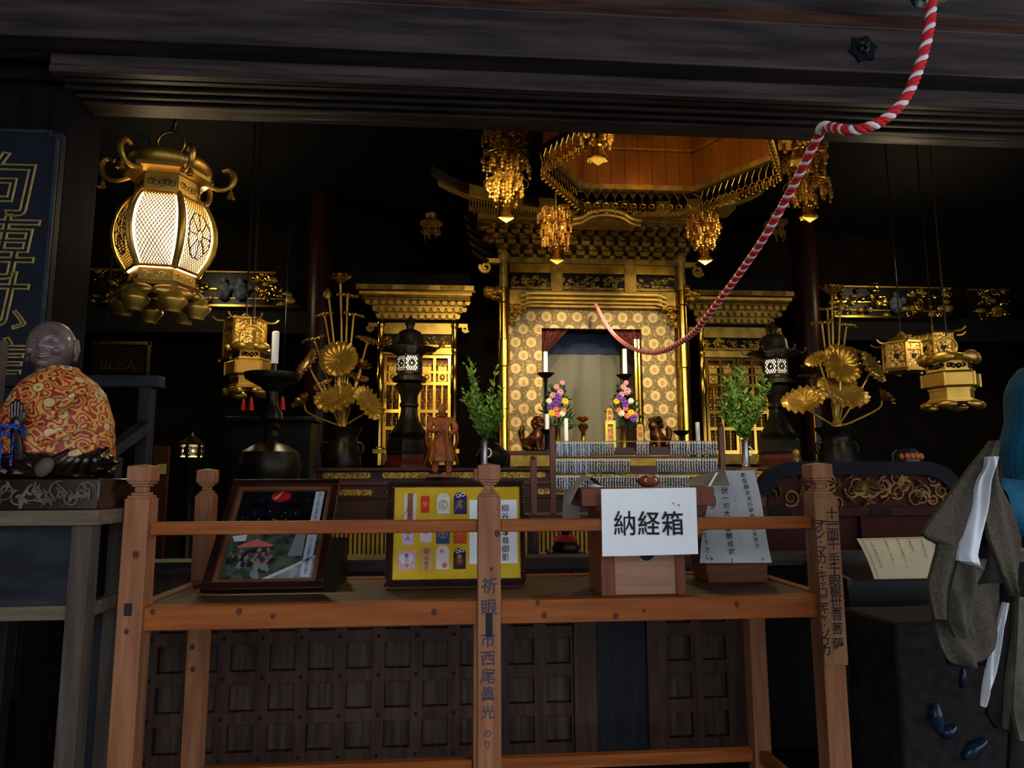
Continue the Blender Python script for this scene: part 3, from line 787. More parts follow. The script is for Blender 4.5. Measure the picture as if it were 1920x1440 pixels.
for k in range(6):
    for (ya, yb, rr, nm) in ((351, 372, 57, 'neck_openwork'), (520, 537, 58, 'base_scroll')):
        mb = MB(); rd = random.Random(k)
        for i in range(5):
            c_ = hexv(k, (rr + .3) * LS, lz((ya + yb) / 2)).lerp(hexv(k + 1, (rr + .3) * LS, lz((ya + yb) / 2)), .18 + .16 * i)
            tx = (hexv(k + 1, 1, 0) - hexv(k, 1, 0)).normalized()
            mb.tube(scroll(c_, (yb - ya) * LS * .36, 1.3, i * 2.1, x=tx), 0.0025, 5)
        mb.build(nm, GOLDB if nm[0] == 'b' else BRONZE, lant)
# roof
MB().lathe([(60 * LS, lz(344)), (80 * LS, lz(338)), (80 * LS, lz(331)), (62 * LS, lz(325)), (40 * LS, lz(308)), (16 * LS, lz(298)), (10 * LS, lz(290))], 6, (lc.x, lc.y, 0), ph=HP).build('roof', BRASS, lant, flat=True)
for k in range(6):
    out_ = (hexv(k, 1, 0) - hexv(k, 0, 0)); b = hexv(k, 76 * LS, lz(338)); up = V((0, 0, 1))
    pts = [b - out_ * .03, b + out_ * 14 * LS - up * 10 * LS, b + out_ * 34 * LS - up * 2 * LS, b + out_ * 40 * LS + up * 18 * LS, b + out_ * 30 * LS + up * 32 * LS, b + out_ * 18 * LS + up * 28 * LS]
    h = MB().tube(spline(pts, 5), [0.012] * 10 + [0.015] * 8 + [0.012] * 8, 8).build('corner_scroll', BRASS, lant)
    q = b + out_ * 36 * LS - up * 12 * LS
    mb = MB().tube([q + up * 10 * LS, q], 0.002, 5).lathe([(0.001, 0), (0.010, -.004), (0.013, -.02), (0.019, -.036), (0.012, -.03)], 10, q, fn=lambda th, i: 1 + (.2 * cos(th * 5) if i == 3 else 0))
    mb.build('bell', BRASS, h)
    m_ = (hexv(k, 1, 0) + hexv(k + 1, 1, 0)) / 2 - V((lc.x, lc.y, 0)); m_.z = 0; m_.normalize(); tx = V((-m_.y, m_.x, 0))
    c_ = V((lc.x, lc.y, lz(320))) + m_ * 60 * LS
    R = Matrix((tx, m_, up)).transposed() @ rot('X', -0.5)
    MB().ball(c_, (38 * LS, 13 * LS, 19 * LS), 26, 12, R=R, fn=lambda az, el: 1 + .10 * abs(sin(az * 4)) * cos(el)).build('roof_petal', BRASS, lant)
MB().lathe([(14 * LS, lz(303)), (9 * LS, lz(298)), (11 * LS, lz(292)), (14 * LS, lz(286)), (11 * LS, lz(280)), (3 * LS, lz(276)), (0, lz(273))], 20, (lc.x, lc.y, 0)).build('finial', BRASS, lant)
rc = V((lc.x, lc.y, lz(268)))
MB().tube([rc + V((25 * LS * cos(t), 0, 24 * LS * sin(t))) for t in [2 * pi * i / 28 for i in range(28)]], 0.006, 8, closed=True).build('ring', BRASS, lant)
zt = lz(244)
mb = MB().tube(spline([V((lc.x, lc.y, zt)), V((lc.x + .012, lc.y, zt + .03)), V((lc.x + .014, lc.y, zt + .07)), V((lc.x - .008, lc.y, zt + .12)), V((lc.x + .002, lc.y, zt + .17))], 6), 0.008, 8)
mb.ball((lc.x + .002, lc.y, zt + .14), .016, 10, 8)
mb.build('hook', BRONZE, lant)
hz_ = lz(196)
struct('ceiling', MB().box2((-6, 3.4, hz_ + .02), (9.5, 3.62, hz_ + .14)), DARKW)
MB().tube([(lc.x + .002, lc.y, zt + .15), (lc.x + .002, lc.y, hz_ + .025)], 0.006, 6).build('hook', BRONZE, lant)
# cloud-shaped feet
for k in range(6):
    c_ = hexv(k, 62 * LS, lz(560)); m_ = (hexv(k, 1, 0) - hexv(k, 0, 0)); tx = V((-m_.y, m_.x, 0)); R = Matrix((tx, m_, V((0, 0, 1)))).transposed()
    mb = MB().ball(c_, (36 * LS, 13 * LS, 13 * LS), 20, 10, R=R)
    mb.lathe([(4 * LS, lz(600)), (13 * LS, lz(597)), (15 * LS, lz(590)), (25 * LS, lz(578)), (25 * LS, lz(573)), (16 * LS, lz(560)), (10 * LS, lz(550))], 18, (c_.x + m_.x * .0, c_.y + m_.y * .0, 0))
    mb.build('cloud_foot', BRASS, lant)
# ================================================================== THE MAIN SHRINE
YM = 8.6
MS = (P(1283, 700, YM).x - P(945, 700, YM).x) / 338
CX = (P(1283, 700, YM).x + P(945, 700, YM).x) / 2
def mx(dpx, yo=0): return CX + dpx * MS * (YM + yo) / YM
def mz(py, yo=0): return P(1114, py, YM + yo).z
ZT = mz(880)
# brocade with rows of pale discs
g = NG('gold disc brocade', rough=0.55, metal=0.15)
px_, pz_ = 0.196, 0.167
row = g.mt('FLOOR', g.mt('DIVIDE', g.z, pz_)); odd = g.mt('MULTIPLY', g.mt('FLOORED_MODULO', row, 2.0), 0.5)
fx = g.mt('MULTIPLY', g.mt('SUBTRACT', g.mt('FRACT', g.mt('ADD', g.mt('DIVIDE', g.x, px_), odd)), 0.5), px_)
fz = g.mt('MULTIPLY', g.mt('SUBTRACT', g.mt('FRACT', g.mt('DIVIDE', g.z, pz_)), 0.5), pz_)
d = g.mt('SQRT', g.mt('ADD', g.mt('MULTIPLY', fx, fx), g.mt('MULTIPLY', fz, fz)))
sc_ = g.voro(30.0, 'F1'); sc2 = g.step(sc_.outputs['Distance'], 0.30, 0.42)
c = g.mix(sc2, '8a7238', '5f4c22'); c = g.mix(g.less(sc_.outputs['Distance'], 0.2), c, 'a68b4a')
c = g.mix(g.less(d, 0.068), c, '5a4720'); c = g.mix(g.less(d, 0.064), c, 'b29862')
d2 = g.mt('SQRT', g.mt('ADD', g.mt('MULTIPLY', fx, fx), g.mt('MULTIPLY', g.mt('MULTIPLY', g.mt('ADD', fz, 0.006), g.mt('ADD', fz, 0.006)), 0.6)))
c = g.mix(g.less(d2, 0.024), c, '8a6a38'); c = g.mix(g.less(d2, 0.016), c, '9c7a44')
g.col(c); BRD = g.m

shr = thing('gilded_shrine', 'tall gilded central shrine with brocade front, dark niche and curved roof', 'shrine', (CX, YM, ZT))
# plinth
MB().box2((mx(-182), YM - 0.12, ZT), (mx(182), YM + 1.2, mz(862))).build('plinth', GOLDD, shr)
for s in (-1, 1):
    x = mx(169 * s)
    MB().lathe([(0.085, mz(862)), (0.085, mz(850)), (0.066, mz(846)), (0.062, mz(690)), (0.075, mz(688)), (0.075, mz(640)), (0.062, mz(638)), (0.06, mz(572)), (0.072, mz(570)), (0.072, mz(545)), (0.058, mz(543))], 24, (x, YM, 0)).build('column', GOLDP, shr)
    MB().lathe([(0.058, mz(543)), (0.055, mz(495)), (0.07, mz(490)), (0.07, mz(478)), (0.05, mz(476)), (0.05, mz(462))], 24, (x, YM, 0)).build('upper_column', GOLDD, shr)
    # scroll nosing and carved lion nosing
    mb = MB()
    pts = scroll(V((mx(203 * s), YM, mz(505))), 0.075, 1.4, 0.4 if s > 0 else pi - .4, x=V((1, 0, 0)), y=V((0, 0, -1)) if s > 0 else V((0, 0, 1)))
    mb.tube(pts, 0.022, 6); mb.box2((mx(175 * s), YM - .04, mz(498)), (mx(205 * s), YM + .04, mz(490)))
    mb.build('beam_nosing', GOLDB, shr)
    rd = random.Random(3 + s); mb = MB()
    for i in range(16):
        t = i / 15; mb.ball((mx(s * (176 + 24 * t)), YM - .03 + rd.uniform(-.05, .05), mz(545 + 10 * sin(t * 3) + rd.uniform(-7, 7))), rd.uniform(.03, .06), 8, 6)
    mb.build('carved_nosing', GOLD, shr)
    # carved corner bracket under the lintel
    mb = MB()
    for i in range(30):
        a, b = sorted((rd.random(), rd.random())); mb.ball((mx(s * (157 - 34 * a)), YM - .02, mz(575 + 40 * (1 - b) * (1 - a * .6))), rd.uniform(.018, .035), 8, 6)
    mb.build('carved_corner', GOLD, shr)
# brocade walls around the niche opening
mb = MB()
yb0 = YM + 0.10
mb.box2((mx(-160), yb0, mz(862)), (mx(-97), yb0 + .04, mz(565)))
mb.box2((mx(94), yb0, mz(862)), (mx(158), yb0 + .04, mz(565)))
mb.box2((mx(-97), yb0, mz(613)), (mx(94), yb0 + .04, mz(565)))
mb.build('brocade_wall', BRD, shr)
# niche
CURT = mat('pale grey curtain', '5c5b50', '66645a', rough=0.9, scale=1.2, stretch=(5, 1, .1))
CURB = mat('dusk blue cloth', '1c2338', '252d46', rough=0.8, scale=3)
CURR = mat('dark red brocade curtain', '3a1214', '5a2a1e', rough=0.6, scale=30)
NICH = mat('niche wood', '1e120c', '2c1a10', rough=0.4, scale=4)
mb = MB(); yn = YM + 0.75
mb.box2((mx(-112), yb0 + .04, mz(862)), (mx(-103), yn, mz(600))); mb.box2((mx(103), yb0 + .04, mz(862)), (mx(112), yn, mz(600)))
mb.box2((mx(-112), yb0 + .04, mz(600)), (mx(112), yn, mz(590))); mb.box2((mx(-112), yb0 - .0, mz(862)), (mx(112), yn, mz(848))); mb.box2((mx(-112), yn, mz(862)), (mx(112), yn + .03, mz(590)))
mb.build('niche', NICH, shr)
mb = MB(); N_ = 48
mb.sheet(lambda u, v: (mx(-100 + 172 * u), yn - .05 + .012 * sin(u * 40) * (1 if .33 < u < .36 or u > .68 else .25), mz(847 - (847 - 640) * v)), 64, 2, (0, .008, 0))
mb.build('pale_curtain', CURT, shr)
MB().sheet(lambda u, v: (mx(-100 + 200 * u), yn - .07 + .008 * sin(u * 22), mz(646 - 40 * v)), 48, 2, (0, .006, 0)).build('blue_valance', CURB, shr)
MB().box2((mx(72), yn - .10, mz(847)), (mx(100), yn - .06, mz(606))).build('niche_panel', NICH, shr)
for s in (-1, 1):
    def fn(u, v, s=s):
        w_ = 48 * (1 - v) + 4; return (mx(s * (96 - w_ * u)), yb0 + .10 + .02 * sin(u * 18), mz(612 + 52 * v))
    MB().sheet(fn, 24, 10, (0, .008, 0)).build('swag_curtain', CURR, shr)
for dx, w_ in ((82, 4), (89, 3)):
    MB().box2((mx(dx), yb0 + .07, mz(847)), (mx(dx + w_), yb0 + .10, mz(630))).build('gilt_jamb', GOLDP, shr)
# head beams
def beam(name, d0, d1, y0, y1, m, yo=-.05, dp=.10, bev=.004):
    return MB().box2((mx(d0), YM + yo, mz(y1)), (mx(d1), YM + yo + dp, mz(y0))).build(name, m, shr, bevel=bev)
beam('lower_beam', -158, 158, 545, 577, GOLDD, 0.0, .1)
mb = MB()
for py, r in ((556, .028), (565, .022), (573, .016)):
    mb.tube(spline([V((mx(-138), YM - .03, mz(py + 2))), V((mx(-120), YM - .05, mz(py - 2))), V((mx(-110), YM - .05, mz(py - 3))), V((mx(110), YM - .05, mz(py - 3))), V((mx(120), YM - .05, mz(py - 2))), V((mx(138), YM - .03, mz(py + 2)))], 6), r, 8)
mb.build('rainbow_moulding', GOLDB, shr)
beam('frieze_board', -158, 158, 515, 545, BLACK, 0.02, .06)
rd = random.Random(11); mb = MB().box2((mx(-155), YM + .012, mz(543)), (mx(155), YM + .02, mz(539)))
for i in range(170):
    px = rd.uniform(-154, 154)
    if abs(abs(px) - 70) < 12: continue
    q = V((mx(px), YM + .015, mz(rd.uniform(519, 541))))
    if i % 3: mb.ball(q, (rd.uniform(.015, .035), .02, rd.uniform(.012, .03)), 7, 5)
    else: mb.tube(scroll(q, rd.uniform(.02, .04), 1.2, rd.uniform(0, 6), n=9), .007, 5)
mb.build('frieze_carving', GOLDD, shr)
beam('upper_beam', -158, 158, 497, 514, GOLD, -.02, .1)
beam('top_beam', -166, 166, 487, 497, GOLDD, -.05, .14)
for d_ in (-70, 70):
    mb = MB().prism([(mx(d_ - 11), YM - .04, mz(497)), (mx(d_ + 11), YM - .04, mz(497)), (mx(d_ + 11), YM - .04, mz(545)), (mx(d_ + 7), YM - .04, mz(550)), (mx(d_ + 5), YM - .04, mz(547)), (mx(d_), YM - .04, mz(553)), (mx(d_ - 5), YM - .04, mz(547)), (mx(d_ - 7), YM - .04, mz(550)), (mx(d_ - 11), YM - .04, mz(545))], (0, .05, 0))
    mb.build('clamp_plate', GOLDD, shr)
# bracket tiers
BD = mat('dark gilt bracket', '1f190d', '3a2f16', rough=0.45, metal=0.5, scale=8)
for i, py in enumerate((478, 459, 440, 421)):
    half = 172 + 14 * i; yo = -.10 * i; y0 = YM + yo
    X_ = lambda d: mx(d, yo); Z_ = lambda p: mz(p, yo)
    MB().box2((X_(-half), y0 + .02, Z_(py + 10)), (X_(half), y0 + .10, Z_(py - 10))).build('bracket_beam', BD, shr)
    mb = MB(); n = int(2 * half / 23)
    for k in range(n + 1):
        dx = -half + 2 * half * k / n + (6 if i % 2 else 0)
        for a, dx2, dy, dep in ((8.2, dx, 0, .06), (4.5, dx + 11.5, 7.5, .035)):
            if dx2 > half: continue
            mb.prism([(X_(dx2 - a), y0 - dep, Z_(py + dy - 5)), (X_(dx2 + a), y0 - dep, Z_(py + dy - 5)), (X_(dx2 + a), y0 - dep, Z_(py + dy + 0)), (X_(dx2 + a - 2.5), y0 - dep, Z_(py + dy + 3.5)), (X_(dx2 - a + 2.5), y0 - dep, Z_(py + dy + 3.5)), (X_(dx2 - a), y0 - dep, Z_(py + dy + 0))], (0, .10, 0))
        mb.box((X_(dx), y0 - .075, Z_(py - 7)), (.055, .04, .022))
    mb.box2((X_(-half), y0 - .03, Z_(py - 7)), (X_(half), y0 + .03, Z_(py - 10)))
    mb.build('bracket_block', GOLDD if i % 2 else GOLD, shr)
for s in (-1, 1):
    mb = MB()
    for r in range(5):
        for k in range(3):
            a = V((mx(s * (182 + 10 * r * .3)), YM + .1, mz(497 - 16 * r))); dx = s * (215 + k * 12 - (4 - r) * 2)
            b = V((mx(s * (205 + 9 * k + 4 * r)), YM - .05 - .08 * k, mz(494 - 16 * r - 2 * k)))
            mb.tube([a, b + V((0, 0, -.01)), b + V((s * .04, -.03, .03))], [.02, .025, .012], 6)
    mb.build('tail_rafter', BD, shr)
    rd = random.Random(20 + s); mb = MB()
    for r in range(3):
        for k in range(10):
            t = k / 9; mb.ball((mx(s * (205 + 26 * t - 9 * r), -.3), YM - .35 + .1 * r, mz(400 + 20 * r + 8 * t + rd.uniform(-4, 4), -.3)), rd.uniform(.03, .055), 8, 6)
    mb.build('dragon_nosing', mat('reddish old gilt', '4a2c14', '6e4a22', rough=.4, metal=.6, scale=12), shr)
# eaves
MB().box2((mx(-232, -.45), YM - .45, mz(414, -.45)), (mx(232, -.45), YM + .05, mz(398, -.45))).build('eave_beam', GOLDD, shr, bevel=.004)
mb = MB()
for k in range(96):
    dx = -255 + 510 * k / 95
    if abs(dx) < 52: continue
    lift = 10 * (abs(dx) / 255) ** 3
    mb.box((mx(dx, -.7), YM - .62, mz(396 - lift, -.7)), (.016, .30, .028))
mb.box2((mx(-250, -.6), YM - .56, mz(393, -.6)), (mx(250, -.6), YM - .46, mz(389, -.6)))
mb.build('rafter_end', GOLDB, shr)
def eave(dx):
    a = abs(dx)
    for (x0, y0), (x1, y1) in zip(((0, 372), (60, 372), (120, 371), (200, 363), (262, 352), (300, 339), (334, 322)), ((60, 372), (120, 371), (200, 363), (262, 352), (300, 339), (334, 322), (400, 300))):
        if a <= x1: return y0 + (y1 - y0) * (a - x0) / (x1 - x0)
for s in (-1, 1):
    cuts = [(52, 100, BD), (100, 128, GOLDB), (128, 160, BD), (160, 186, GOLDB), (186, 222, BD), (222, 262, GOLDB), (262, 284, BD), (284, 334, mat('grey gilt tip', '3c3a32', '5a574a', rough=.4, metal=.5, scale=6))]
    for a, b, m in cuts:
        def fn(u, v, a=a, b=b):
            dx = a + (b - a) * u; return (mx(s * dx, -.85), YM - .80 - .10 * (dx / 334) ** 2, mz(eave(dx) + (20 - 8 * (dx / 334)) * v, -.85))
        MB().sheet(fn, 8, 1, (0, .12, 0)).build('fascia', m, shr)
    def fn2(u, v):
        dx = 52 + 268 * u; return (mx(s * dx, -.8), YM - .76, mz(eave(dx) + 23 - 8 * (dx / 334) + 3 * v, -.8))
    MB().sheet(fn2, 24, 1, (0, .10, 0)).build('eave_moulding', GOLDB, shr)
    def fn3(u, v):
        dx = 334 * u; return (mx(s * dx * (1 - .35 * v), -.8), YM - .78 + 1.4 * v, mz(eave(dx), -.82) + .02 + 1.15 * v ** 1.4)
    MB().sheet(fn3, 24, 10, (0, .04, .06)).build('roof_slope', mat('dark bark roof', '141210', '1e1a16', rough=.8, scale=20, stretch=(4, 1, 1)), shr)
# undulating gable
mb = MB()
for dy, r in ((0, .03), (9, .02)):
    mb.tube(spline([V((mx(dx, -.86), YM - .86, mz(py + dy, -.86))) for dx, py in ((-66, 412), (-48, 408), (-30, 398), (0, 393), (30, 398), (48, 408), (66, 412))], 6), r, 8)
mb.build('gable_moulding', GOLDB, shr)
mb = MB().prism([(mx(dx, -.8), YM - .80, mz(py, -.8)) for dx, py in ((-66, 414), (-48, 408), (-30, 398), (0, 393), (30, 398), (48, 408), (66, 414))], (0, .3, 0)); mb.build('gable_board', GOLDD, shr)
rd = random.Random(8); mb = MB()
for i in range(34): mb.tube(scroll(V((mx(rd.uniform(-55, 55), -.84), YM - .84, mz(rd.uniform(380, 391), -.84))), rd.uniform(.03, .06), 1.2, rd.uniform(0, 6), n=9), .012, 5)
mb.build('gable_carving', GOLDD, shr)
MB().box2((mx(-160), YM + .14, mz(565)), (mx(160), YM + .9, mz(400))).build('upper_body', BLACK, shr)
MB().box2((mx(-168), yb0 + .05, mz(862)), (mx(-160), YM + .9, mz(400))).build('side_wall', GOLDD, shr)
MB().box2((mx(160), yb0 + .05, mz(862)), (mx(168), YM + .9, mz(400))).build('side_wall', GOLDD, shr)

# ================================================================== SIDE SHRINES
YW = 9.65
WS = MS * YW / YM
wcl = P(783, 700, YW).x
def wz(py): return P(787, py, YW).z
wing = thing('side_shrine', 'gilded side shrine with openwork doors to the left of the central shrine', 'shrine', (0, 0, 0), 'gilded side shrines')
def wx(d): return d * WS
def wb(name, d0, d1, y0, y1, m, yo=0, dp=.1, par=None, bev=0):
    k = (YW + yo) / YW; z_ = lambda p: P(787, p, YW + yo).z
    return MB().box2((wx(d0) * k, yo, z_(y1)), (wx(d1) * k, yo + dp, z_(y0))).build(name, m, par or wing, bevel=bev)
for s in (-1, 1):
    MB().lathe([(.085, wz(872)), (.085, wz(840)), (.055, wz(838)), (.05, wz(740)), (.058, wz(738)), (.058, wz(700)), (.05, wz(698)), (.048, wz(662)), (.056, wz(660)), (.056, wz(652)), (.048, wz(650)), (.048, wz(615)), (.06, wz(612)), (.06, wz(604)), (.04, wz(600))], 20, (wx(67 * s), 0, 0)).build('column', GOLDP, wing)
    mb = MB().tube(scroll(V((wx(86 * s), -.02, wz(617))), .05, 1.4, .4 if s > 0 else pi - .4, y=V((0, 0, -1)) if s > 0 else V((0, 0, 1))), .016, 6).box2((wx(72 * s), -.03, wz(614)), (wx(90 * s), .03, wz(607)))
    mb.build('beam_nosing', GOLDB, wing)
    wb('base_block', 67 * s - 10, 67 * s + 10, 842, 850, GOLDB, -.12, .2)
wb('upper_beam', -62, 62, 606, 626, GOLDB, -.01); wb('frieze_board', -62, 62, 628, 652, BLACK, .03, .05); wb('lower_beam', -70, 70, 652, 664, GOLDB, -.03)
wb('back_board', -66, 66, 664, 872, mat('red brown gilt backing', '4a2410', '6e3e1a', rough=.4, metal=.4, scale=5), .10, .04); wb('sill', -72, 72, 852, 872, GOLDD, -.06, .2)
rd = random.Random(4); mb = MB().box2((wx(-60), .01, wz(650)), (wx(60), .03, wz(646)))
for i in range(46):
    q = V((wx(rd.uniform(-58, 58)), .02, wz(rd.uniform(632, 648))))
    mb.ball(q, (rd.uniform(.02, .04), .02, rd.uniform(.015, .03)), 7, 5) if i % 2 else mb.tube(scroll(q, rd.uniform(.03, .05), 1.2, rd.uniform(0, 6), n=9), .009, 5)
mb.build('frieze_carving', GOLD, wing)
# openwork doors
for s in (-1, 1):
    x0, x1 = (-60, -1) if s < 0 else (1, 60)
    mb = MB()
    for a, b in ((x0, x0 + 5), (x1 - 5, x1), ((x0 + x1) / 2 - 2.5, (x0 + x1) / 2 + 2.5)): mb.box2((wx(a), .0, wz(852)), (wx(b), .05, wz(666)))
    for y0, y1 in ((666, 671), (696, 700), (716, 722), (768, 774), (800, 806), (845, 852)): mb.box2((wx(x0), -.002, wz(y1)), (wx(x1), .048, wz(y0)))
    d_ = mb.build('door', GOLDP, wing)
    mb = MB()
    for cx_ in ((x0 * 3 + x1) / 4 + .6, (x0 + 3 * x1) / 4 - .6):
        for side in (-1, 1):
            for j in range(18):
                py = 724 + j * 6.8; mb.tube(scroll(V((wx(cx_ + side * 5), .03, wz(py))), .024, 1.0, j * 1.7, n=8), .007, 5)
        mb.box2((wx(cx_ - 1.2), .02, wz(846)), (wx(cx_ + 1.2), .05, wz(722)))
    mb.build('openwork', GOLD, d_)
    for cx_ in ((x0 * 3 + x1) / 4 + .6, (x0 + 3 * x1) / 4 - .6):
        mb = MB(); mb.box2((wx(cx_ - 8), .01, wz(715)), (wx(cx_ + 8), .03, wz(700))); mb.ball((wx(cx_), .0, wz(707)), (.036, .015, .042), 10, 8)
        for j in range(4): mb.tube(scroll(V((wx(cx_ - 7.5 + j * 5), .02, wz(683))), .03, 1.2, j * 2., n=9), .008, 5)
        mb.box2((wx(cx_ - 8), .02, wz(700)), (wx(cx_ + 8), .03, wz(680))); mb.build('crest_plate', GOLDB, d_)
# brackets and cornice
for i, py in enumerate((593, 580, 567)):
    half = 72 + 9 * i; wb('bracket_beam', -half, half, py - 5, py + 6, GOLDD, -.06 * i + .01, .08); wz_ = lambda p: P(787, p, YW - .06 * i - .04).z
    mb = MB(); n = int(2 * half / 13)
    for k in range(n + 1):
        dx = -half + 2 * half * k / n + (3 if i % 2 else 0)
        mb.prism([(wx(dx - 4.5), -.06 * i - .04, wz_(py - 4)), (wx(dx + 4.5), -.06 * i - .04, wz_(py - 4)), (wx(dx + 4.5), -.06 * i - .04, wz_(py)), (wx(dx + 2.5), -.06 * i - .04, wz_(py + 4)), (wx(dx - 2.5), -.06 * i - .04, wz_(py + 4)), (wx(dx - 4.5), -.06 * i - .04, wz_(py))], (0, .07, 0))
    mb.box2((wx(-half), -.06 * i - .045, wz_(py - 3)), (wx(half), -.06 * i + .02, wz_(py - 6)))
    mb.build('bracket_block', GOLDB, wing)
wb('cornice', -112, 104, 534, 543, GOLDB, -.32, .4); wb('cornice', -116, 107, 544, 547, GOLDP, -.36, .4); wb('cornice', -106, 100, 548, 553, GOLDB, -.30, .4); wb('cornice', -100, 96, 554, 561, GOLDD, -.25, .3)
mb = MB()
for k in range(60): mb.box((wx(-92 + 182 * k / 59), -.28, P(787, 557, YW - .28).z), (.012, .1, .02))
mb.build('rafter_end', GOLDD, wing)
for dx in (-66, -2, 62):
    zc_ = lambda p: P(787, p, YW - .325).z
    mb = MB().prism([(wx(dx - 20), -.325, zc_(534.5)), (wx(dx + 20), -.325, zc_(534.5)), (wx(dx + 23), -.325, zc_(538.5)), (wx(dx + 20), -.325, zc_(542.5)), (wx(dx - 20), -.325, zc_(542.5)), (wx(dx - 23), -.325, zc_(538.5))], (0, -.006, 0)); mb.build('cornice_plate', GOLDD, wing)
wb('cabinet_body', -66, 66, 560, 664, BLACK, .14, .25); wb('roof_top', -104, 96, 512, 534, DARKW, -.15, .5)
wing.location = (wcl, YW, 0)
dup(wing, (2 * CX - wcl, YW, 0), 'gilded side shrine with openwork doors to the right of the central shrine')

# ================================================================== ALTAR TIERS
YT = 7.2
tier = thing('altar_tier', 'long brown lacquered altar tier with gilt plates below the shrines', 'altar', (CX, YT, 0.5))
tx0 = P(592, 885, YT).x; tx1 = 2 * CX - tx0
def tz(py, Y=YT): return P(700, py, Y).z
MB().box2((tx0, YT + .02, .5), (tx1, 10.05, tz(884))).build('body', BROWNL, tier)
MB().box2((tx0 - .06, YT - .05, tz(884)), (tx1 + .06, 10.05, ZT)).build('top', BROWNL, tier, bevel=.008)
GPL = mat('engraved gilt plate', '6e5520', 'b18d3e', rough=.35, metal=.8, scale=45, bump=.4, lo=.4, hi=.6)
def plate(x0, x1, py0, py1, Y):
    zc = (tz(py0, Y) + tz(py1, Y)) / 2; h = abs(tz(py0, Y) - tz(py1, Y)) / 2; pts = []
    for k in range(9): pts.append((x1 + h * sin(pi * k / 8) * .8, Y, zc + h * cos(pi * k / 8)))
    for k in range(9): pts.append((x0 - h * sin(pi * k / 8) * .8, Y, zc - h * cos(pi * k / 8)))
    MB().prism(pts, (0, -.012, 0)).build('gilt_plate', GPL, tier)
w1 = P(700, 890, YT).x - P(607, 890, YT).x
for i in range(11):
    x = P(609, 890, YT).x + i * (w1 + .1)
    if x + w1 < tx1: plate(x, x + w1 - .06, 886, 897, YT + .018)
MB().box2((tx0 + .05, YT + .002, tz(936)), (tx1 - .05, YT + .08, tz(909))).build('lower_band', BROWNL, tier, bevel=.006)
MB().box2((tx0 + .02, YT - .02, tz(909)), (tx1 - .02, YT + .06, tz(903))).build('lower_band', REDL, tier)
for i in range(8):
    x = P(634, 925, YT).x + i * .5
    if x + .4 < tx1: plate(x, x + .32, 918, 929, YT - .001)
grl = thing('slatted_grille', 'low gilded grille of upright slats beneath the altar tier', 'grille', (CX, YT - .2, .5))
mb = MB(); yg = YT - .2
for k in range(150):
    x = tx0 + .05 + k * .042
    if x < tx1: mb.box((x, yg, (tz(1000, yg) + tz(1042, yg)) / 2), (.024, .02, tz(1000, yg) - tz(1042, yg) + .06))
mb.box2((tx0, yg - .012, tz(1045, yg)), (tx1, yg + .012, tz(1039, yg))); mb.box2((tx0, yg - .012, tz(998, yg)), (tx1, yg + .012, tz(993, yg)))
mb.build('slat', mat('yellow gilt slat', '8a7028', 'a98b3c', rough=.5, metal=.3, scale=5), grl)
MB().box2((tx0, yg - .03, .5), (tx1, yg + .03, tz(1045, yg))).build('plinth', BLACK, grl)
# ================================================================== ON AND BEFORE THE ALTAR
def pxm(px, py, Y):
    "metres per pixel at a point"
    return (P(px + 10, py, Y) - P(px - 10, py, Y)).length / 20
def prof_at(px, Y, pts):
    "profile [(radius px, row)] -> [(r, z)] from the bottom up"
    k = pxm(px, pts[0][1], Y); return sorted([(r * k, P(px, y, Y).z) for r, y in pts], key=lambda q: q[1])
def P0(px, py, Y): return P(px, py, Y)
def mirror(px, py, Y): q = P(px, py, Y); return V((2 * CX - q.x, Y, q.z))

# ---- pedestal lamps
YLP = 7.7
lp = P(765, 880, YLP)
lamp = thing('pedestal_lamp', 'tall black bronze pedestal lamp with a lit white box on the left of the altar', 'lamp', (0, 0, 0), 'bronze pedestal lamps')
def lpr(pts): return [(r, z - ZT) for r, z in prof_at(765, YLP, pts)]
MB().lathe([(46 * pxm(765, 880, YLP), .001)] + lpr([(46, 872), (41, 862), (40, 852)]), 6, ph=.3).build('red_base', REDL, lamp, flat=True)
MB().lathe(lpr([(44, 852), (42, 848), (40, 826), (36, 822), (40, 815), (34, 812)]), 6, ph=.3).build('base', BRONZE, lamp, flat=True)
MB().lathe(lpr([(34, 813), (28, 803), (20, 790), (16, 775), (15, 765), (18, 762), (18, 757), (15, 754), (17, 742), (24, 728), (26, 722), (20, 718), (32, 716), (32, 708), (24, 704), (23, 700)]), 24).build('shaft', BRONZE, lamp)
MB().lathe(lpr([(21, 700), (23, 694), (23, 672), (21, 667)]), 6, ph=.26).build('lit_box', LITS, lamp, flat=True)
k_ = pxm(765, 690, YLP); zb_, zt_ = P(765, 700, YLP).z - ZT, P(765, 667, YLP).z - ZT
mb = MB(); hx = lambda a, r, z: V((r * cos(.26 + a * pi / 3), r * sin(.26 + a * pi / 3), z))
for a in range(6):
    mb.bar(hx(a, 23.5 * k_, zb_), hx(a, 23.5 * k_, zt_), .016, .016)
    for z in (zb_ + .01, zt_ - .01): mb.bar(hx(a, 23.5 * k_, z), hx(a + 1, 23.5 * k_, z), .014, .02)
    for j in range(-4, 9):
        for sg in (1, -1):
            u0, u1 = (j / 5, (j + 4) / 5) if sg > 0 else ((j + 4) / 5, j / 5)
            pp = [(u0 + (u1 - u0) * t, t) for t in [i / 8 for i in range(9)]]; pp = [(u, t) for u, t in pp if 0 <= u <= 1]
            if len(pp) > 1:
                f_ = lambda u, t: hx(a, 23.3 * k_, zb_ + (zt_ - zb_) * t).lerp(hx(a + 1, 23.3 * k_, zb_ + (zt_ - zb_) * t), u)
                mb.bar(f_(*pp[0]), f_(*pp[-1]), .008, .008)
mb.build('lattice', BRONZE, lamp)
mb = MB()
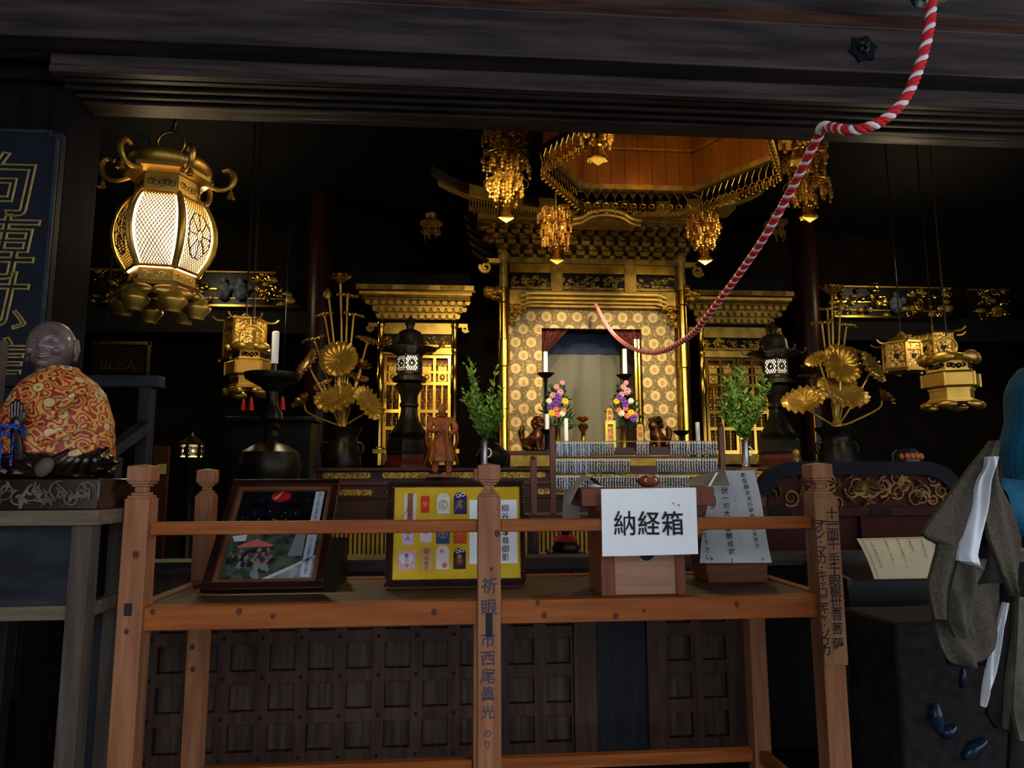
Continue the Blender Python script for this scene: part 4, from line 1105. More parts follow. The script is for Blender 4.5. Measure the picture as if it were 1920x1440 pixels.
for a in range(6):
    c_ = (hx(a, 23.6 * k_, (zb_ + zt_) / 2) + hx(a + 1, 23.6 * k_, (zb_ + zt_) / 2)) / 2; n_ = V((c_.x, c_.y, 0)).normalized(); tx = V((-n_.y, n_.x, 0))
    mb.tube([c_ + (tx * cos(t) * 4.2 + V((0, 0, 1)) * (sin(t) * 4.6 + (3 if 1.3 < t < 1.9 else 0))) * k_ + n_ * .004 for t in [2 * pi * i / 16 for i in range(16)]], .009, 5, closed=True)
mb.build('window_rim', BRONZE, lamp)
MB().lathe(lpr([(22, 668), (34, 661), (50, 657), (51, 654), (30, 650), (27, 644), (26, 632), (20, 623), (12, 619), (7, 617), (8, 611), (10, 607), (6, 600), (2, 594), (0, 590)]), 24).build('roof', BRONZE, lamp)
for a in range(6):
    b_ = hx(a + .5, 44 * k_, P(765, 656, YLP).z - ZT); o_ = V((b_.x, b_.y, 0)).normalized()
    MB().tube(spline([b_ - o_ * .03, b_ + o_ * .05, b_ + o_ * .09 + V((0, 0, .025)), b_ + o_ * .075 + V((0, 0, .055))], 5), .013, 6).build('eave_curl', BRONZE, lamp)
lamp.location = (lp.x, YLP, ZT)
lpx = P(1463, 880, YLP).x
dup(lamp, (lpx, YLP, ZT), 'tall black bronze pedestal lamp with a lit white box on the right of the altar')
for x in (lp.x, lpx):
    light('pedestal_light', 'POINT', (x, YLP - .32, P(765, 690, YLP).z), 1.5, (1, .8, .5), .1)

# ---- golden lotus arrangements
YLo = 7.9
def lotus_leaf(mb, c, r, n, ruf=.10, dish=.35, seed=0):
    n = V(n).normalized(); x = n.orthogonal().normalized(); y = n.cross(x); c = V(c); rr = random.Random(seed); ph = rr.uniform(0, 6)
    nu = 72; vs = []; fs = []; rings = 9
    for j in range(rings + 1):
        t = j / rings
        for i in range(nu):
            a = 2 * pi * i / nu
            h = dish * t * t * r - (0.22 * r * max(0, t - .75) / .25) * 1.0 + ruf * r * sin(18 * a + ph) * t ** 3 + .05 * r * sin(3 * a + ph) * t
            q = r * t * (1 + .03 * sin(18 * a) * t)
            vs.append(c + x * cos(a) * q + y * sin(a) * q + n * h)
    for j in range(rings):
        for i in range(nu): fs.append((j * nu + i, j * nu + (i + 1) % nu, (j + 1) * nu + (i + 1) % nu, (j + 1) * nu + i))
    m = len(vs); vs += [q - n * .008 for q in vs]; fs += [tuple(m + k for k in f[::-1]) for f in fs]
    b = rings * nu; fs += [(b + i, m + b + i, m + b + (i + 1) % nu, b + (i + 1) % nu) for i in range(nu)]
    return mb.add(vs, fs)
def lotus_flower(mb, c, r, up, petals=9, open_=1.0):
    up = V(up).normalized(); x = up.orthogonal().normalized(); y = up.cross(x); c = V(c)
    for ring, (m, tilt, s) in enumerate(((petals, .95 * open_, 1.0), (petals - 2, .55 * open_, .9), (5, .25 * open_, .8))):
        for k in range(m):
            a = 2 * pi * (k + ring * .5) / m; o = x * cos(a) + y * sin(a); d = (up * cos(tilt) + o * sin(tilt)); sd = up.cross(o).normalized(); nn = d.cross(sd)
            R = Matrix((sd, nn, d)).transposed()
            mb.ball(c + o * r * .15 + d * r * .5 * s, (r * .26 * s, r * .06, r * .55 * s), 9, 7, R=R)
    mb.ball(c + up * r * .1, r * .22, 10, 7)
    return mb
LEAFG = mat('lotus gold', '8e6c26', 'b48e3c', rough=.3, metal=.55, scale=7)
def lotus(label, base, vase_pts, leaves, flowers, buds, group='golden lotus arrangements', handle=None, YLo=7.9):
    bx_, by_ = base
    q0 = P(bx_, by_, YLo); k = pxm(bx_, by_ - 100, YLo)
    t = thing('golden_lotus_arrangement', label, 'altar flowers', (q0.x, YLo, ZT), group)
    pr = prof_at(bx_, YLo, vase_pts); pr[0] = (pr[0][0], ZT)
    MB().lathe(pr, 28, (q0.x, YLo, 0)).build('vase', BRONZE, t)
    if handle:
        for s in (-1, 1):
            MB().tube(spline([V((q0.x + s * k * 24, YLo, P(bx_, 830, YLo).z)), V((q0.x + s * k * 36, YLo, P(bx_, 832, YLo).z)), V((q0.x + s * k * 38, YLo, P(bx_, 846, YLo).z)), V((q0.x + s * k * 27, YLo, P(bx_, 858, YLo).z))], 5), .02, 7).build('handle', BRONZE, t)
    ztopv = pr[-1][1]
    def stem(c, drop=.35):
        a = V((q0.x + (c[0] - q0.x) * .06, YLo, ztopv - .1)); zm = a.z + (c[2] - a.z) * drop
        if c[2] < ztopv + .05: zm = ztopv + .06
        pts = [a, V((q0.x + (c[0] - q0.x) * .10, YLo, ztopv + .02)), V((q0.x + (c[0] - q0.x) * .28, (YLo + c[1]) / 2, max(zm, ztopv + .05))), V((c[0] - (c[0] - q0.x) * .12, c[1], max(c[2] - .10, ztopv + .04) if c[2] > ztopv + .2 else c[2] - .02)), V(c)]
        MB().tube(spline(pts, 6), .011, 6).build('stem', GOLDB, t)
    for i, (px, py, r, n, dY) in enumerate(leaves):
        c = P(px, py, YLo + dY); stem(c); lotus_leaf(MB(), c, r * k * 1.18, n, seed=i).build('lotus_leaf', LEAFG, t)
    for px, py, r, up, dY in flowers:
        c = P(px, py, YLo + dY); stem(c); lotus_flower(MB(), c, r * k, up).build('lotus_flower', GOLD, t)
    for px, py, r, dY in buds:
        c = P(px, py, YLo + dY); stem(c)
        MB().lathe([(0, -r * k), (r * k * .5, -r * k * .8), (r * k * .72, -r * k * .1), (r * k * .5, r * k * .6), (r * k * .15, r * k * 1.1), (0, r * k * 1.3)], 12, c).build('lotus_bud', GOLDD, t)
    return t
VP_ = [(34, 880), (36, 874), (34, 850), (30, 835), (27, 826), (29, 815), (36, 806), (37, 802)]
lotus('gilded metal lotus leaves and flowers in a black vase left of the altar', (641, 880), VP_,
      [(635, 674, 31, (-.05, -1, .28), -.1), (632, 748, 35, (-.1, -.75, .75), -.12), (690, 757, 30, (.75, -.55, .45), -.15), (578, 682, 25, (-.75, -.5, .45), -.1), (608, 720, 18, (-.5, -.4, .8), .1), (588, 638, 20, (-.3, -.2, .95), .15), (690, 640, 21, (.3, -.3, .9), .15),
       (607, 592, 16, (-.2, -.15, .97), .05), (664, 592, 17, (.2, -.2, .97), .05), (652, 556, 18, (.1, -.18, .98), .05), (668, 708, 20, (.3, -.3, .9), .12)],
      [(638, 530, 24, (0, -.35, 1), 0), (570, 757, 20, (-.6, -.5, .6), -.05), (677, 690, 19, (.4, -.5, .8), .1)], [(614, 552, 11, 0)], handle=True)
lotus('gilded metal lotus leaves and flowers in a black vase right of the altar', (1572, 880), VP_,
      [(1577, 682, 32, (.08, -1, .25), -.1), (1579, 738, 38, (.05, -.75, .75), -.12), (1634, 690, 27, (.5, -.75, .4), -.1), (1507, 752, 31, (-.4, -.55, .75), -.15), (1532, 674, 17, (-.6, -.4, .7), -.32), (1590, 660, 24, (.2, -.2, .95), .12),
       (1541, 606, 16, (-.2, -.2, .97), .05), (1588, 612, 15, (.2, -.2, .97), .05), (1552, 580, 15, (-.1, -.2, .97), .05)],
      [(1560, 552, 24, (0, -.35, 1), 0), (1655, 750, 20, (.6, -.5, .6), -.05)], [(1577, 574, 10, 0)], handle=True, YLo=7.45)
# the orange gold flower and the long-stemmed leaf beside it
c = P(1521, 700, 8.15); fl = thing('gilded_lotus_flower', 'single orange gold lotus flower beside the right lotus leaves', 'altar flower', (c.x, 8.15, ZT))
ORG = mat('orange gold', '7a4a16', '9c6424', rough=.3, metal=.85, scale=6)
lotus_flower(MB(), c, .15, (0, -.35, 1)).build('flower', ORG, fl)
mb = MB(); lotus_leaf(mb, c - V((0, 0, .05)), .14, (0, -.2, 1)).build('leaf', ORG, fl)
MB().tube([(c.x, 8.15, ZT), (c.x, 8.15, c.z - .04)], .012, 6).build('stem', ORG, fl)

# ---- warrior carving
YWa = 7.05
wq0 = P(828, 889, YWa); HW = P(828, 757, YWa).z - wq0.z
war = thing('warrior_carving', 'carved reddish wooden figure in robes with a crown leaning on a staff', 'statue', (wq0.x, YWa, wq0.z - .03))
CW = mat('carved red brown wood', '6e3a1c', '94552c', rough=.5, scale=12)
struct_w = MB().box((wq0.x, YWa + .02, wq0.z - .015), (.34, .26, .03)).build('plinth', CW, war)
h = HW; O = wq0
nd = [(0, 0, .50, .085), (0, 0, .62, .095), (0, 0, .74, .115), (0, 0, .81, .05), (0, -.01, .865, .052), (0, -.005, .92, .05),
      (-.14, .0, .76, .055), (-.19, -.03, .63, .048), (-.10, -.13, .60, .04), (-.03, -.16, .63, .035), (.14, 0, .76, .055), (.20, -.02, .64, .048), (.14, -.12, .56, .04), (.10, -.17, .58, .035),
      (-.075, 0, .40, .075), (-.085, -.01, .22, .06), (-.09, .0, .05, .05), (-.095, -.06, .02, .04), (.075, 0, .40, .075), (.09, -.01, .22, .06), (.10, 0, .05, .05), (.105, -.06, .02, .04)]
vs, fs = skin([(O.x + a * h, YWa + b * h, O.z + c * h, r * h) for a, b, c, r in nd], [(0, 1), (1, 2), (2, 3), (3, 4), (4, 5), (2, 6), (6, 7), (7, 8), (8, 9), (2, 10), (10, 11), (11, 12), (12, 13), (0, 14), (14, 15), (15, 16), (16, 17), (0, 18), (18, 19), (19, 20), (20, 21)])
MB().add(vs, fs).build('body', CW, war)
mb = MB(); head(mb, (O.x, YWa - .01, O.z + .885 * h), .055 * h, .1, nu=32, nv=26); mb.build('head', CW, war)
MB().lathe([(.06 * h, O.z + .90 * h), (.065 * h, O.z + .93 * h), (.05 * h, O.z + .96 * h), (.02 * h, O.z + .97 * h), (.025 * h, O.z + .99 * h), (0, O.z + 1.0 * h)], 14, (O.x, YWa, 0), fn=lambda t, i: 1 + .12 * cos(5 * t)).build('crown', CW, war)
MB().lathe([(.19 * h, O.z + .18 * h), (.17 * h, O.z + .30 * h), (.13 * h, O.z + .45 * h), (.10 * h, O.z + .56 * h), (.115 * h, O.z + .60 * h)], 40, (O.x, YWa + .01, 0), caps=False, fn=lambda t, i: 1 + .10 * sin(9 * t + i) * (1 if i < 3 else .3)).build('robe_skirt', CW, war)
for s in (-1, 1):
    MB().tube(spline([V((O.x + s * .17 * h, YWa, O.z + .70 * h)), V((O.x + s * .22 * h, YWa - .02, O.z + .50 * h)), V((O.x + s * .18 * h, YWa + .02, O.z + .34 * h)), V((O.x + s * .24 * h, YWa, O.z + .14 * h))], 6), [.05 * h] * 6 + [.04 * h] * 6 + [.03 * h] * 6 + [.01 * h], 8, flat=.5).build('sleeve', CW, war)
MB().tube([(O.x + .085 * h, YWa - .19 * h, O.z), (O.x + .075 * h, YWa - .175 * h, O.z + .64 * h)], .012 * h, 8).build('staff', CW, war)
mb = MB()
for i in range(12): mb.tube(scroll((O.x + random.Random(i).uniform(-.09, .09) * h, YWa - .115 * h, O.z + (.5 + .022 * i) * h), .025 * h, 1.1, i, n=8), .008 * h, 5)
mb.build('armour_relief', CW, war)

# ---- altar table and what stands on it
YA = 7.45
za = P(1110, 847, 7.7).z
atab = thing('altar_table', 'low brown altar table with gilt apron before the niche', 'table', (CX, YA + .45, ZT))
ax0 = P(952, 850, YA).x; ax1 = P(1296, 850, YA).x
MB().box2((ax0, YA, za - .04), (ax1, YA + .90, za)).build('table_top', BROWNL, atab, bevel=.006)
MB().box2((ax0 + .03, YA + .02, za - .16), (ax1 - .03, YA + .05, za - .04)).build('apron', GOLDD, atab)
for x in (ax0 + .06, ax1 - .06):
    for y in (YA + .06, YA + .84): MB().box((x, y, (ZT + za - .04) / 2), (.07, .07, za - .04 - ZT)).build('leg', REDL, atab)
# lion statues
LIONM = mat('brown bronze', '2e1a0e', '5c371c', rough=.3, metal=.7, scale=12)
def lion(label, px, face, Y=7.88):
    q = P(px, 847, Y); S = .42
    t = thing('lion_statue', label, 'statue', (q.x, Y, za), 'bronze lion statues')
    n = [(0, 0, .22, .17), (.2, 0, .36, .19), (.33, 0, .55, .15), (.38, 0, .74, .15), (.53, 0, .70, .10),
         (.33, .13, .28, .075), (.36, .14, .06, .06), (.45, .14, .05, .055), (.33, -.13, .28, .075), (.36, -.14, .06, .06), (.45, -.14, .05, .055),
         (.02, .19, .14, .12), (.20, .21, .06, .07), (.02, -.19, .14, .12), (.20, -.21, .06, .07), (-.17, 0, .34, .07), (-.20, 0, .55, .10), (-.13, 0, .72, .05)]
    def tr(a, b, c):
        ang = face; return (q.x + (a * cos(ang) - b * sin(ang)) * S, Y + (a * sin(ang) + b * cos(ang)) * S, za + c * S)
    vs, fs = skin([(*tr(a, b, c), r * S) for a, b, c, r in n], [(0, 1), (1, 2), (2, 3), (3, 4), (1, 5), (5, 6), (6, 7), (1, 8), (8, 9), (9, 10), (0, 11), (11, 12), (0, 13), (13, 14), (0, 15), (15, 16), (16, 17)])
    MB().add(vs, fs).build('body', LIONM, t)
    mb = MB(); rd = random.Random(2)
    for i in range(34):
        a = rd.uniform(0, 2 * pi); e_ = rd.uniform(-.6, 1.2); c = tr(.33 - .06 + .15 * cos(e_) * cos(a) * .7, .17 * cos(e_) * sin(a), .74 + .16 * sin(e_))
        mb.ball(c, rd.uniform(.06, .085) * S, 7, 5)
    mb.build('mane', LIONM, t)
    for s in (-1, 1): MB().ball(tr(.42, s * .10, .88), (.04 * S, .03 * S, .05 * S), 8, 6).build('ear', LIONM, t)
    return t
lion('bronze lion statue on the left end of the altar table', 990, -.5); lion('bronze lion statue on the right end of the altar table', 1246, pi + .5)
# candles on low black dishes
def dish(label, px, pyd, Y, candle=None, zbase=None, r=17, name='candle_dish', clabel=None):
    q = P(px, pyd, Y); k = pxm(px, pyd, Y); zb = zbase if zbase is not None else za
    t = thing(name, label, 'candle stand', (q.x, Y, zb))
    MB().lathe([(r * .55 * k, zb), (r * .5 * k, zb + .02), (3.5 * k, zb + .05), (3 * k, q.z - 14 * k), (5 * k, q.z - 11 * k), (3 * k, q.z - 8 * k), (r * .55 * k, q.z - 5 * k), (r * k, q.z + 2 * k), (r * .9 * k, q.z + 2 * k), (r * .3 * k, q.z - 1 * k), (0, q.z - 1 * k)], 24, (q.x, Y, 0)).build('stand', BLACK, t)
    if candle:
        z0, z1 = q.z - 1 * k, P(px + candle[1], candle[0], Y).z
        c_ = MB().lathe([(4.2 * k, z0), (4.2 * k, z1), (3 * k, z1 + .004), (0, z1 + .004)], 14, (P(px + candle[1], pyd, Y).x, Y, 0)).build('candle', WAX, loc=(P(px + candle[1], pyd, Y).x, Y, z0))
        tag(c_, clabel, 'candle')
    return t
dish('black candle dish on the left of the altar table', 1028, 808, 7.52, (777, -2), clabel='white candle on the black dish left of the altar')
dish('empty black candle dish on the right of the altar table', 1278, 810, 7.52)
dish('tall black candlestick at the left edge of the niche', 1023, 702, 8.12, (660, 0), clabel='white candle on the tall left candlestick by the niche')
dish('tall black candlestick at the right edge of the niche', 1172, 705, 8.12, (655, 0), clabel='white candle on the tall right candlestick by the niche')
for px, y0, y1, lab in ((1062, 785, 847, 'white candle standing between the left flowers and the gold lotus stand'), (1311, 792, 880, 'white candle standing right of the altar table')):
    Y = 7.6 if px < 1200 else 7.5; q = P(px, y1, Y); zb = za if px < 1200 else ZT; k = pxm(px, y1, Y)
    tag(MB().lathe([(4 * k, zb), (4 * k, P(px, y0, Y).z), (0, P(px, y0, Y).z + .006)], 14, (q.x, Y, 0)).build('candle', WAX, loc=(q.x, Y, zb)), lab, 'candle')
# flower arrangements
def flowers(label, px, pyv, Y, blooms, seed):
    q = P(px, pyv, Y); k = pxm(px, pyv, Y); rd = random.Random(seed)
    t = thing('flower_arrangement', label, 'flower arrangement', (q.x, Y, za), 'altar bouquets')
    zt = P(px, 800, Y).z
    MB().lathe([(6.2 * k, za), (6.2 * k, zt), (7 * k, zt + .01), (6 * k, zt + .012), (5.2 * k, zt - .02)], 20, (q.x, Y, 0), caps=False).build('vase', GOLDP, t)
    mb = MB()
    for i in range(95):
        py = rd.uniform(722, 805); w_ = 8 + 30 * max(0, (1 - abs(py - 785) / 70)); dx = rd.uniform(-w_, w_); c = P(px - (1107 - px) * .0 + dx, py, Y + rd.uniform(-.06, .1))
        d = V((dx * .02, rd.uniform(-.6, .2), rd.uniform(-.2, .8))).normalized(); sd = d.orthogonal().normalized(); R = Matrix((sd, d.cross(sd), d)).transposed()
        mb.ball(c, (.018, .004, .045), 6, 5, R=R)
    for i in range(8):
        mb.tube([V((q.x, Y, zt - .05)), P(px + rd.uniform(-25, 25), rd.uniform(735, 780), Y)], .005, 5)
    mb.build('foliage', mat('dark leaf', '122410', '2a4a20', rough=.5, scale=20), t)
    for (bx_, by_, r, col) in blooms:
        c = P(bx_, by_, Y - .10); mb = MB(); m = 7
        for ring in range(2):
            for j in range(m):
                a = 2 * pi * (j + ring * .5) / m; tl = .85 - .45 * ring; o = V((cos(a), 0, sin(a))); d = (o * sin(tl) - V((0, 1, 0)) * cos(tl)); sd = V((0, 1, 0)).cross(o).normalized(); R = Matrix((sd, d.cross(sd), d)).transposed()
                mb.ball(c + d * r * k * .5, (r * k * .33, r * k * .12, r * k * .55), 7, 5, R=R)
        mb.ball(c - V((0, r * k * .2, 0)), r * k * .3, 7, 5)
        mb.build('blossom', mat('petal ' + col, col, rough=.6), t)
PU, PK, YE, WH, LP = '6a3c9c', 'd8706c', 'e0b818', 'd8d2b8', 'c88a98'
flowers('bouquet of purple, pink and yellow flowers in a gold vase left of the niche centre', 1045, 847, 7.9,
        [(1043, 726, 7, LP), (1054, 718, 6, LP), (1050, 736, 8, LP), (1036, 742, 8, LP), (1044, 744, 9, PU), (1048, 752, 8, PU), (1040, 757, 9, PU), (1030, 764, 7, PU), (1029, 752, 7, WH), (1059, 753, 8, YE), (1042, 767, 7, PK), (1034, 775, 8, YE), (1045, 778, 7, PK), (1054, 776, 7, WH), (1057, 770, 6, PK), (1026, 780, 6, PU)], 1)
flowers('bouquet of purple, pink and yellow flowers in a gold vase right of the niche centre', 1170, 847, 7.9,
        [(1173, 718, 6, LP), (1168, 726, 7, LP), (1175, 734, 9, LP), (1165, 740, 7, LP), (1160, 745, 8, PU), (1168, 752, 8, PU), (1172, 758, 9, PU), (1155, 753, 7, YE), (1182, 752, 7, WH), (1172, 766, 7, PK), (1160, 770, 7, PK), (1164, 775, 8, WH), (1182, 774, 8, YE), (1175, 780, 7, PK), (1187, 785, 9, PU), (1190, 776, 6, PK)], 2)
# gold lotus stand
q = P(1094, 847, 7.75); k = pxm(1094, 820, 7.75); t = thing('gold_lotus_stand', 'small gold lotus stand on a block at the middle of the altar table', 'stand', (q.x, 7.75, za))
MB().box((q.x, 7.75, za + .02), (34 * k, .14, .04)).build('block', mat('pale stone block', '6a6250', '7e7662', rough=.7), t)
MB().lathe([(10 * k, za + .04), (6 * k, za + .07), (4 * k, za + .10), (4 * k, za + .22), (9 * k, za + .26), (10 * k, za + .29), (7 * k, za + .31)], 20, (q.x, 7.75, 0)).build('pedestal', GOLDP, t)
mb = MB(); lotus_flower(mb, (q.x, 7.75, za + .33), .085, (0, -.1, 1)); mb.build('lotus', ORG, t)
# memorial tablets
PALEW = mat('pale tablet wood', 'a0703a', 'b98a50', rough=.5, scale=14)
def tablet(label, px, y0, y1, w_, Y, text, sheath=False, zbase=None):
    a = P(px, y0, Y); k = pxm(px, y0, Y); zb = za; w2 = w_ * k / 2
    t = thing('wooden_tablet', label, 'tablet', (a.x, Y, zb))
    pts = [(a.x - w2, Y, zb), (a.x + w2, Y, zb), (a.x + w2, Y, a.z - .05), (a.x + w2 * .8, Y, a.z - .035), (a.x + w2, Y, a.z - .025), (a.x + w2 * .6, Y, a.z - .004), (a.x, Y, a.z), (a.x - w2 * .6, Y, a.z - .004), (a.x - w2, Y, a.z - .025), (a.x - w2 * .8, Y, a.z - .035), (a.x - w2, Y, a.z - .05)]
    MB().prism(pts, (0, .015, 0)).build('board', PALEW, t)
    mb = MB(); n = len(text)
    mb.text(text, (a.x, Y - .001, a.z - .05), (1, 0, 0), (0, 0, 1), min(.055, w2 * 1.5), pitch=1.25, bold=.01); mb.build('lettering', mat('brown ink', '3a2010'), t)
    if sheath:
        zz = zb + (a.z - zb) * .62; w3 = w2 * 1.6
        mb = MB().box2((a.x - w3, Y - .02, zb), (a.x - w2 * .85, Y + .03, zz)).box2((a.x + w2 * .85, Y - .02, zb), (a.x + w3, Y + .03, zz)).box2((a.x - w3, Y - .02, zz), (a.x + w3, Y + .03, zz + .04)).box2((a.x - w3, Y + .016, zb), (a.x + w3, Y + .03, zz))
        mb.build('sheath', mat('yellow gilt sheath', 'b09a40', 'c4ae58', rough=.4, metal=.4), t)
    return t
tablet('tall pale wooden tablet in a yellow holder right of the gold lotus stand', 1143, 765, 847, 12, 7.62, '為先祖代々', True)
tablet('short orange brown wooden tablet beside the right lion statue', 1200, 795, 847, 12, 7.62, '先祖')
# ---- vases of green branches
def branches(label, px, vx, vy0, vy1, box, Y, seed, fan=1.0):
    q = P(vx, vy1, Y); k = pxm(vx, vy1, Y); rd = random.Random(seed)
    t = thing('branch_vase', label, 'plant', (q.x, Y, ZT), 'vases of green branches')
    zt = P(vx, vy0, Y).z
    MB().lathe([(8 * k, ZT), (6.5 * k, ZT + .03), (6.5 * k, zt - .02), (7.5 * k, zt), (6.5 * k, zt), (5.5 * k, zt - .03)], 20, (q.x, Y, 0), caps=False).build('vase', mat('silver tube', '7c8088', '9a9ea6', rough=.25, metal=.9, scale=4), t)
    mb = MB().tube([V((q.x + 7 * k + 6 * k * cos(a), Y, zt - .12 + 8 * k * sin(a))) for a in [2 * pi * i / 14 for i in range(14)]], .008, 6, closed=True)
    mb.build('handle', mat('white ring', 'c8c4b4', rough=.4), t)
    st = MB(); lf = MB(); x0, y0, x1, y1 = box
    for i in range(26):
        u = rd.random(); tx_ = x0 + (x1 - x0) * u; ty = y0 + (y1 - y0) * (rd.random() ** 1.4) * .8 + (abs(u - .35) * .25 * (y1 - y0)) * fan
        if i == 0: tx_, ty = x0 + (x1 - x0) * .28, y0
        tip = P(tx_, ty, Y + rd.uniform(-.15, .15)); base = V((q.x, Y, zt - .1)); mid = base.lerp(tip, .5) + V((rd.uniform(-.03, .03), 0, .06)); path_ = spline([base, V((q.x, Y, zt + .02)).lerp(mid, .15), mid, tip], 6)
        st.tube(path_, [.007 * (1 - .7 * j / len(path_)) for j in range(len(path_))], 5)
        for j in range(5, len(path_)):
            for s in range(2):
                p_ = path_[j]; d = (path_[min(j + 1, len(path_) - 1)] - path_[j - 1]).normalized(); sd = V((rd.uniform(-1, 1), rd.uniform(-1, 1), rd.uniform(-.2, .7))).normalized(); d2 = (d * .5 + sd).normalized(); nn = d2.orthogonal().normalized(); s2 = d2.cross(nn); L_ = rd.uniform(.045, .085)
                nn = (nn * cos(rd.uniform(-1, 1)) + s2 * .3).normalized(); s2 = d2.cross(nn)
                lf.add([p_, p_ + d2 * L_ * .35 + s2 * L_ * .2 + nn * .004, p_ + d2 * L_ * .75 + s2 * L_ * .16, p_ + d2 * L_, p_ + d2 * L_ * .75 - s2 * L_ * .16, p_ + d2 * L_ * .35 - s2 * L_ * .2 + nn * .004, p_ + d2 * L_ * .5 - nn * .006], [(0, 1, 6), (1, 2, 6), (2, 3, 6), (3, 4, 6), (4, 5, 6), (5, 0, 6)])
    st.build('stem', mat('green stem', '3a4a20', '506030', rough=.6), t)
    lf.build('foliage', mat('fresh green leaf', '3a5a1c', '5c8032', rough=.4, scale=14), t)
branches('silver vase of fresh green branches left of the niche', 908, 908, 826, 880, (858, 676, 946, 815), 7.0, 3)
branches('silver vase of dark green branches right of the niche', 1397, 1399, 824, 880, (1340, 690, 1452, 815), 7.0, 5)
q = P(925, 880, 7.1); t = thing('bronze_censer', 'dark round bronze jar with a knobbed lid behind the middle post', 'censer', (q.x, 7.3, ZT)); k = pxm(925, 860, 7.3)
MB().lathe([(20 * k, ZT), (28 * k, ZT + .05), (31 * k, ZT + .12), (26 * k, ZT + .17)], 28, (q.x, 7.3, 0)).build('bowl', BRONZE, t)
MB().lathe([(27 * k, ZT + .17), (16 * k, ZT + .23), (7 * k, ZT + .26), (9 * k, ZT + .29), (6 * k, ZT + .33), (9 * k, ZT + .36), (5 * k, ZT + .41), (0, ZT + .43)], 28, (q.x, 7.3, 0)).build('lid', BRONZE, t)

# ---- candlestick at left, with its candle
YCs = 5.2; zfl = .5
q = P(512, 700, YCs); k = pxm(512, 700, YCs); zz = lambda py: P(512, py, YCs).z
t = thing('candlestick', 'big black bronze candlestick with a wide dish at left', 'candle stand', (q.x, YCs, zfl))
MB().lathe([(38 * k, zfl), (34 * k, zfl + .05), (30 * k, zfl + .25), (44 * k, zz(925)), (56 * k, zz(890)), (58 * k, zz(870)), (52 * k, zz(848)), (34 * k, zz(836)), (16 * k, zz(830))], 36, (q.x, YCs, 0)).build('globe', BRONZE, t)
MB().lathe([(15 * k, zz(831)), (11 * k, zz(826)), (14 * k, zz(818)), (10 * k, zz(808)), (16 * k, zz(800)), (12 * k, zz(794)), (22 * k, zz(786)), (20 * k, zz(774)), (13 * k, zz(765)), (10 * k, zz(748)), (12 * k, zz(735)), (26 * k, zz(724)), (50 * k, zz(712)), (53 * k, zz(704)), (53 * k, zz(701)), (30 * k, zz(708)), (5 * k, zz(709)), (4 * k, zz(683)), (0, zz(680))], 32, (q.x, YCs, 0)).build('stem', BRONZE, t)
z0 = zz(682); c_ = MB().lathe([(6.6 * k, z0), (6.8 * k, zz(640)), (6.8 * k, zz(623)), (4 * k, zz(621)), (0, zz(622))], 18, (q.x + .008, YCs, 0)).build('candle', WAX, loc=(q.x, YCs, z0)); tag(c_, 'tall white candle on the big candlestick at left', 'candle')

# ---- amulet rack
YR = 3.9
zd = P(1190, 962, YR).z
desk = thing('small_desk', 'small dark desk carrying the amulet rack', 'desk', (P(1190, 960, YR).x, YR, .5))
dx0, dx1 = P(985, 960, YR).x, P(1368, 960, YR).x
MB().box2((dx0, YR - .16, zd - .03), (dx1, YR + .16, zd)).build('desk_top', BROWNL, desk, bevel=.003)
for x in (dx0 + .04, dx1 - .04):
    for y in (-.12, .12): MB().box((x, YR + y, (.5 + zd - .03) / 2), (.035, .035, zd - .03 - .5)).build('leg', BROWNL, desk)
RACKW = mat('rack wood', '5c3022', '78452f', rough=.4, scale=9, stretch=(4, 4, .5))
rack = thing('amulet_rack', 'wooden rack hung with rows of small amulets behind the sutra box', 'rack', (P(1190, 960, YR).x, YR, zd))
kr = pxm(1190, 860, YR)
for px, y0, w_, dy in ((1035, 800, 10, 0), (1351, 800, 10, 0), (1000, 862, 11, -.10)):
    a = P(px, y0, YR + dy); MB().box2((a.x - w_ * kr / 2, YR + dy - .014, zd), (a.x + w_ * kr / 2, YR + dy + .014, a.z)).build('post', RACKW, rack, bevel=.002)
    MB().lathe([(w_ * kr * .35, a.z), (w_ * kr * .55, a.z + .008), (w_ * kr * .45, a.z + .018), (0, a.z + .024)], 12, (a.x, YR + dy, 0)).build('finial', RACKW, rack)
rx0, rx1 = P(1040, 860, YR).x, P(1346, 860, YR).x
rows = ((828, 855), (860, 887), (891, 918))
for y0, y1 in rows:
    z = P(1190, y0, YR).z; MB().box2((rx0, YR - .004, z - .002), (rx1, YR + .004, z + .004)).build('hanging_rail', GOLDD, rack)
    z = P(1190, y1 + 2, YR).z; MB().box2((rx0, YR + .006, z - .004), (rx1, YR + .03, z + .004)).build('shelf_strip', BROWNL, rack)
def rbox(name, x0, x1, y0, y1, m, dy=-.012, d=.01):
    a, b = P(x0, y1, YR), P(x1, y0, YR); MB().box2((a.x, YR + dy, a.z), (b.x, YR + dy + d, b.z)).build(name, m, rack, bevel=.001)
rbox('crosspiece', 1153, 1188, 839, 850, REDL); rbox('crosspiece', 1218, 1253, 838, 852, REDL); rbox('holder', 1184, 1228, 873, 890, REDL)
rbox('gilt_bar', 1096, 1148, 889, 894, GPL, -.02); rbox('gilt_bar', 1164, 1215, 889, 894, GPL, -.02)
c = P(1203, 868, YR - .015); MB().tube([c + V((.016 * cos(a), 0, .02 * sin(a))) for a in [pi * i / 10 for i in range(11)]] + [c + V((-.016, 0, -.02))], .0025, 6).build('brass_loop', GOLDP, rack)
CHM = mat('black amulet', '08080a', '1a1a20', rough=.3, scale=60); CHW = mat('white amulet marks', 'e4e0d2','f0ece0', rough=.5); CHB = mat('blue amulet', '4a6a9c', '88a8cc', rough=.4, scale=40)
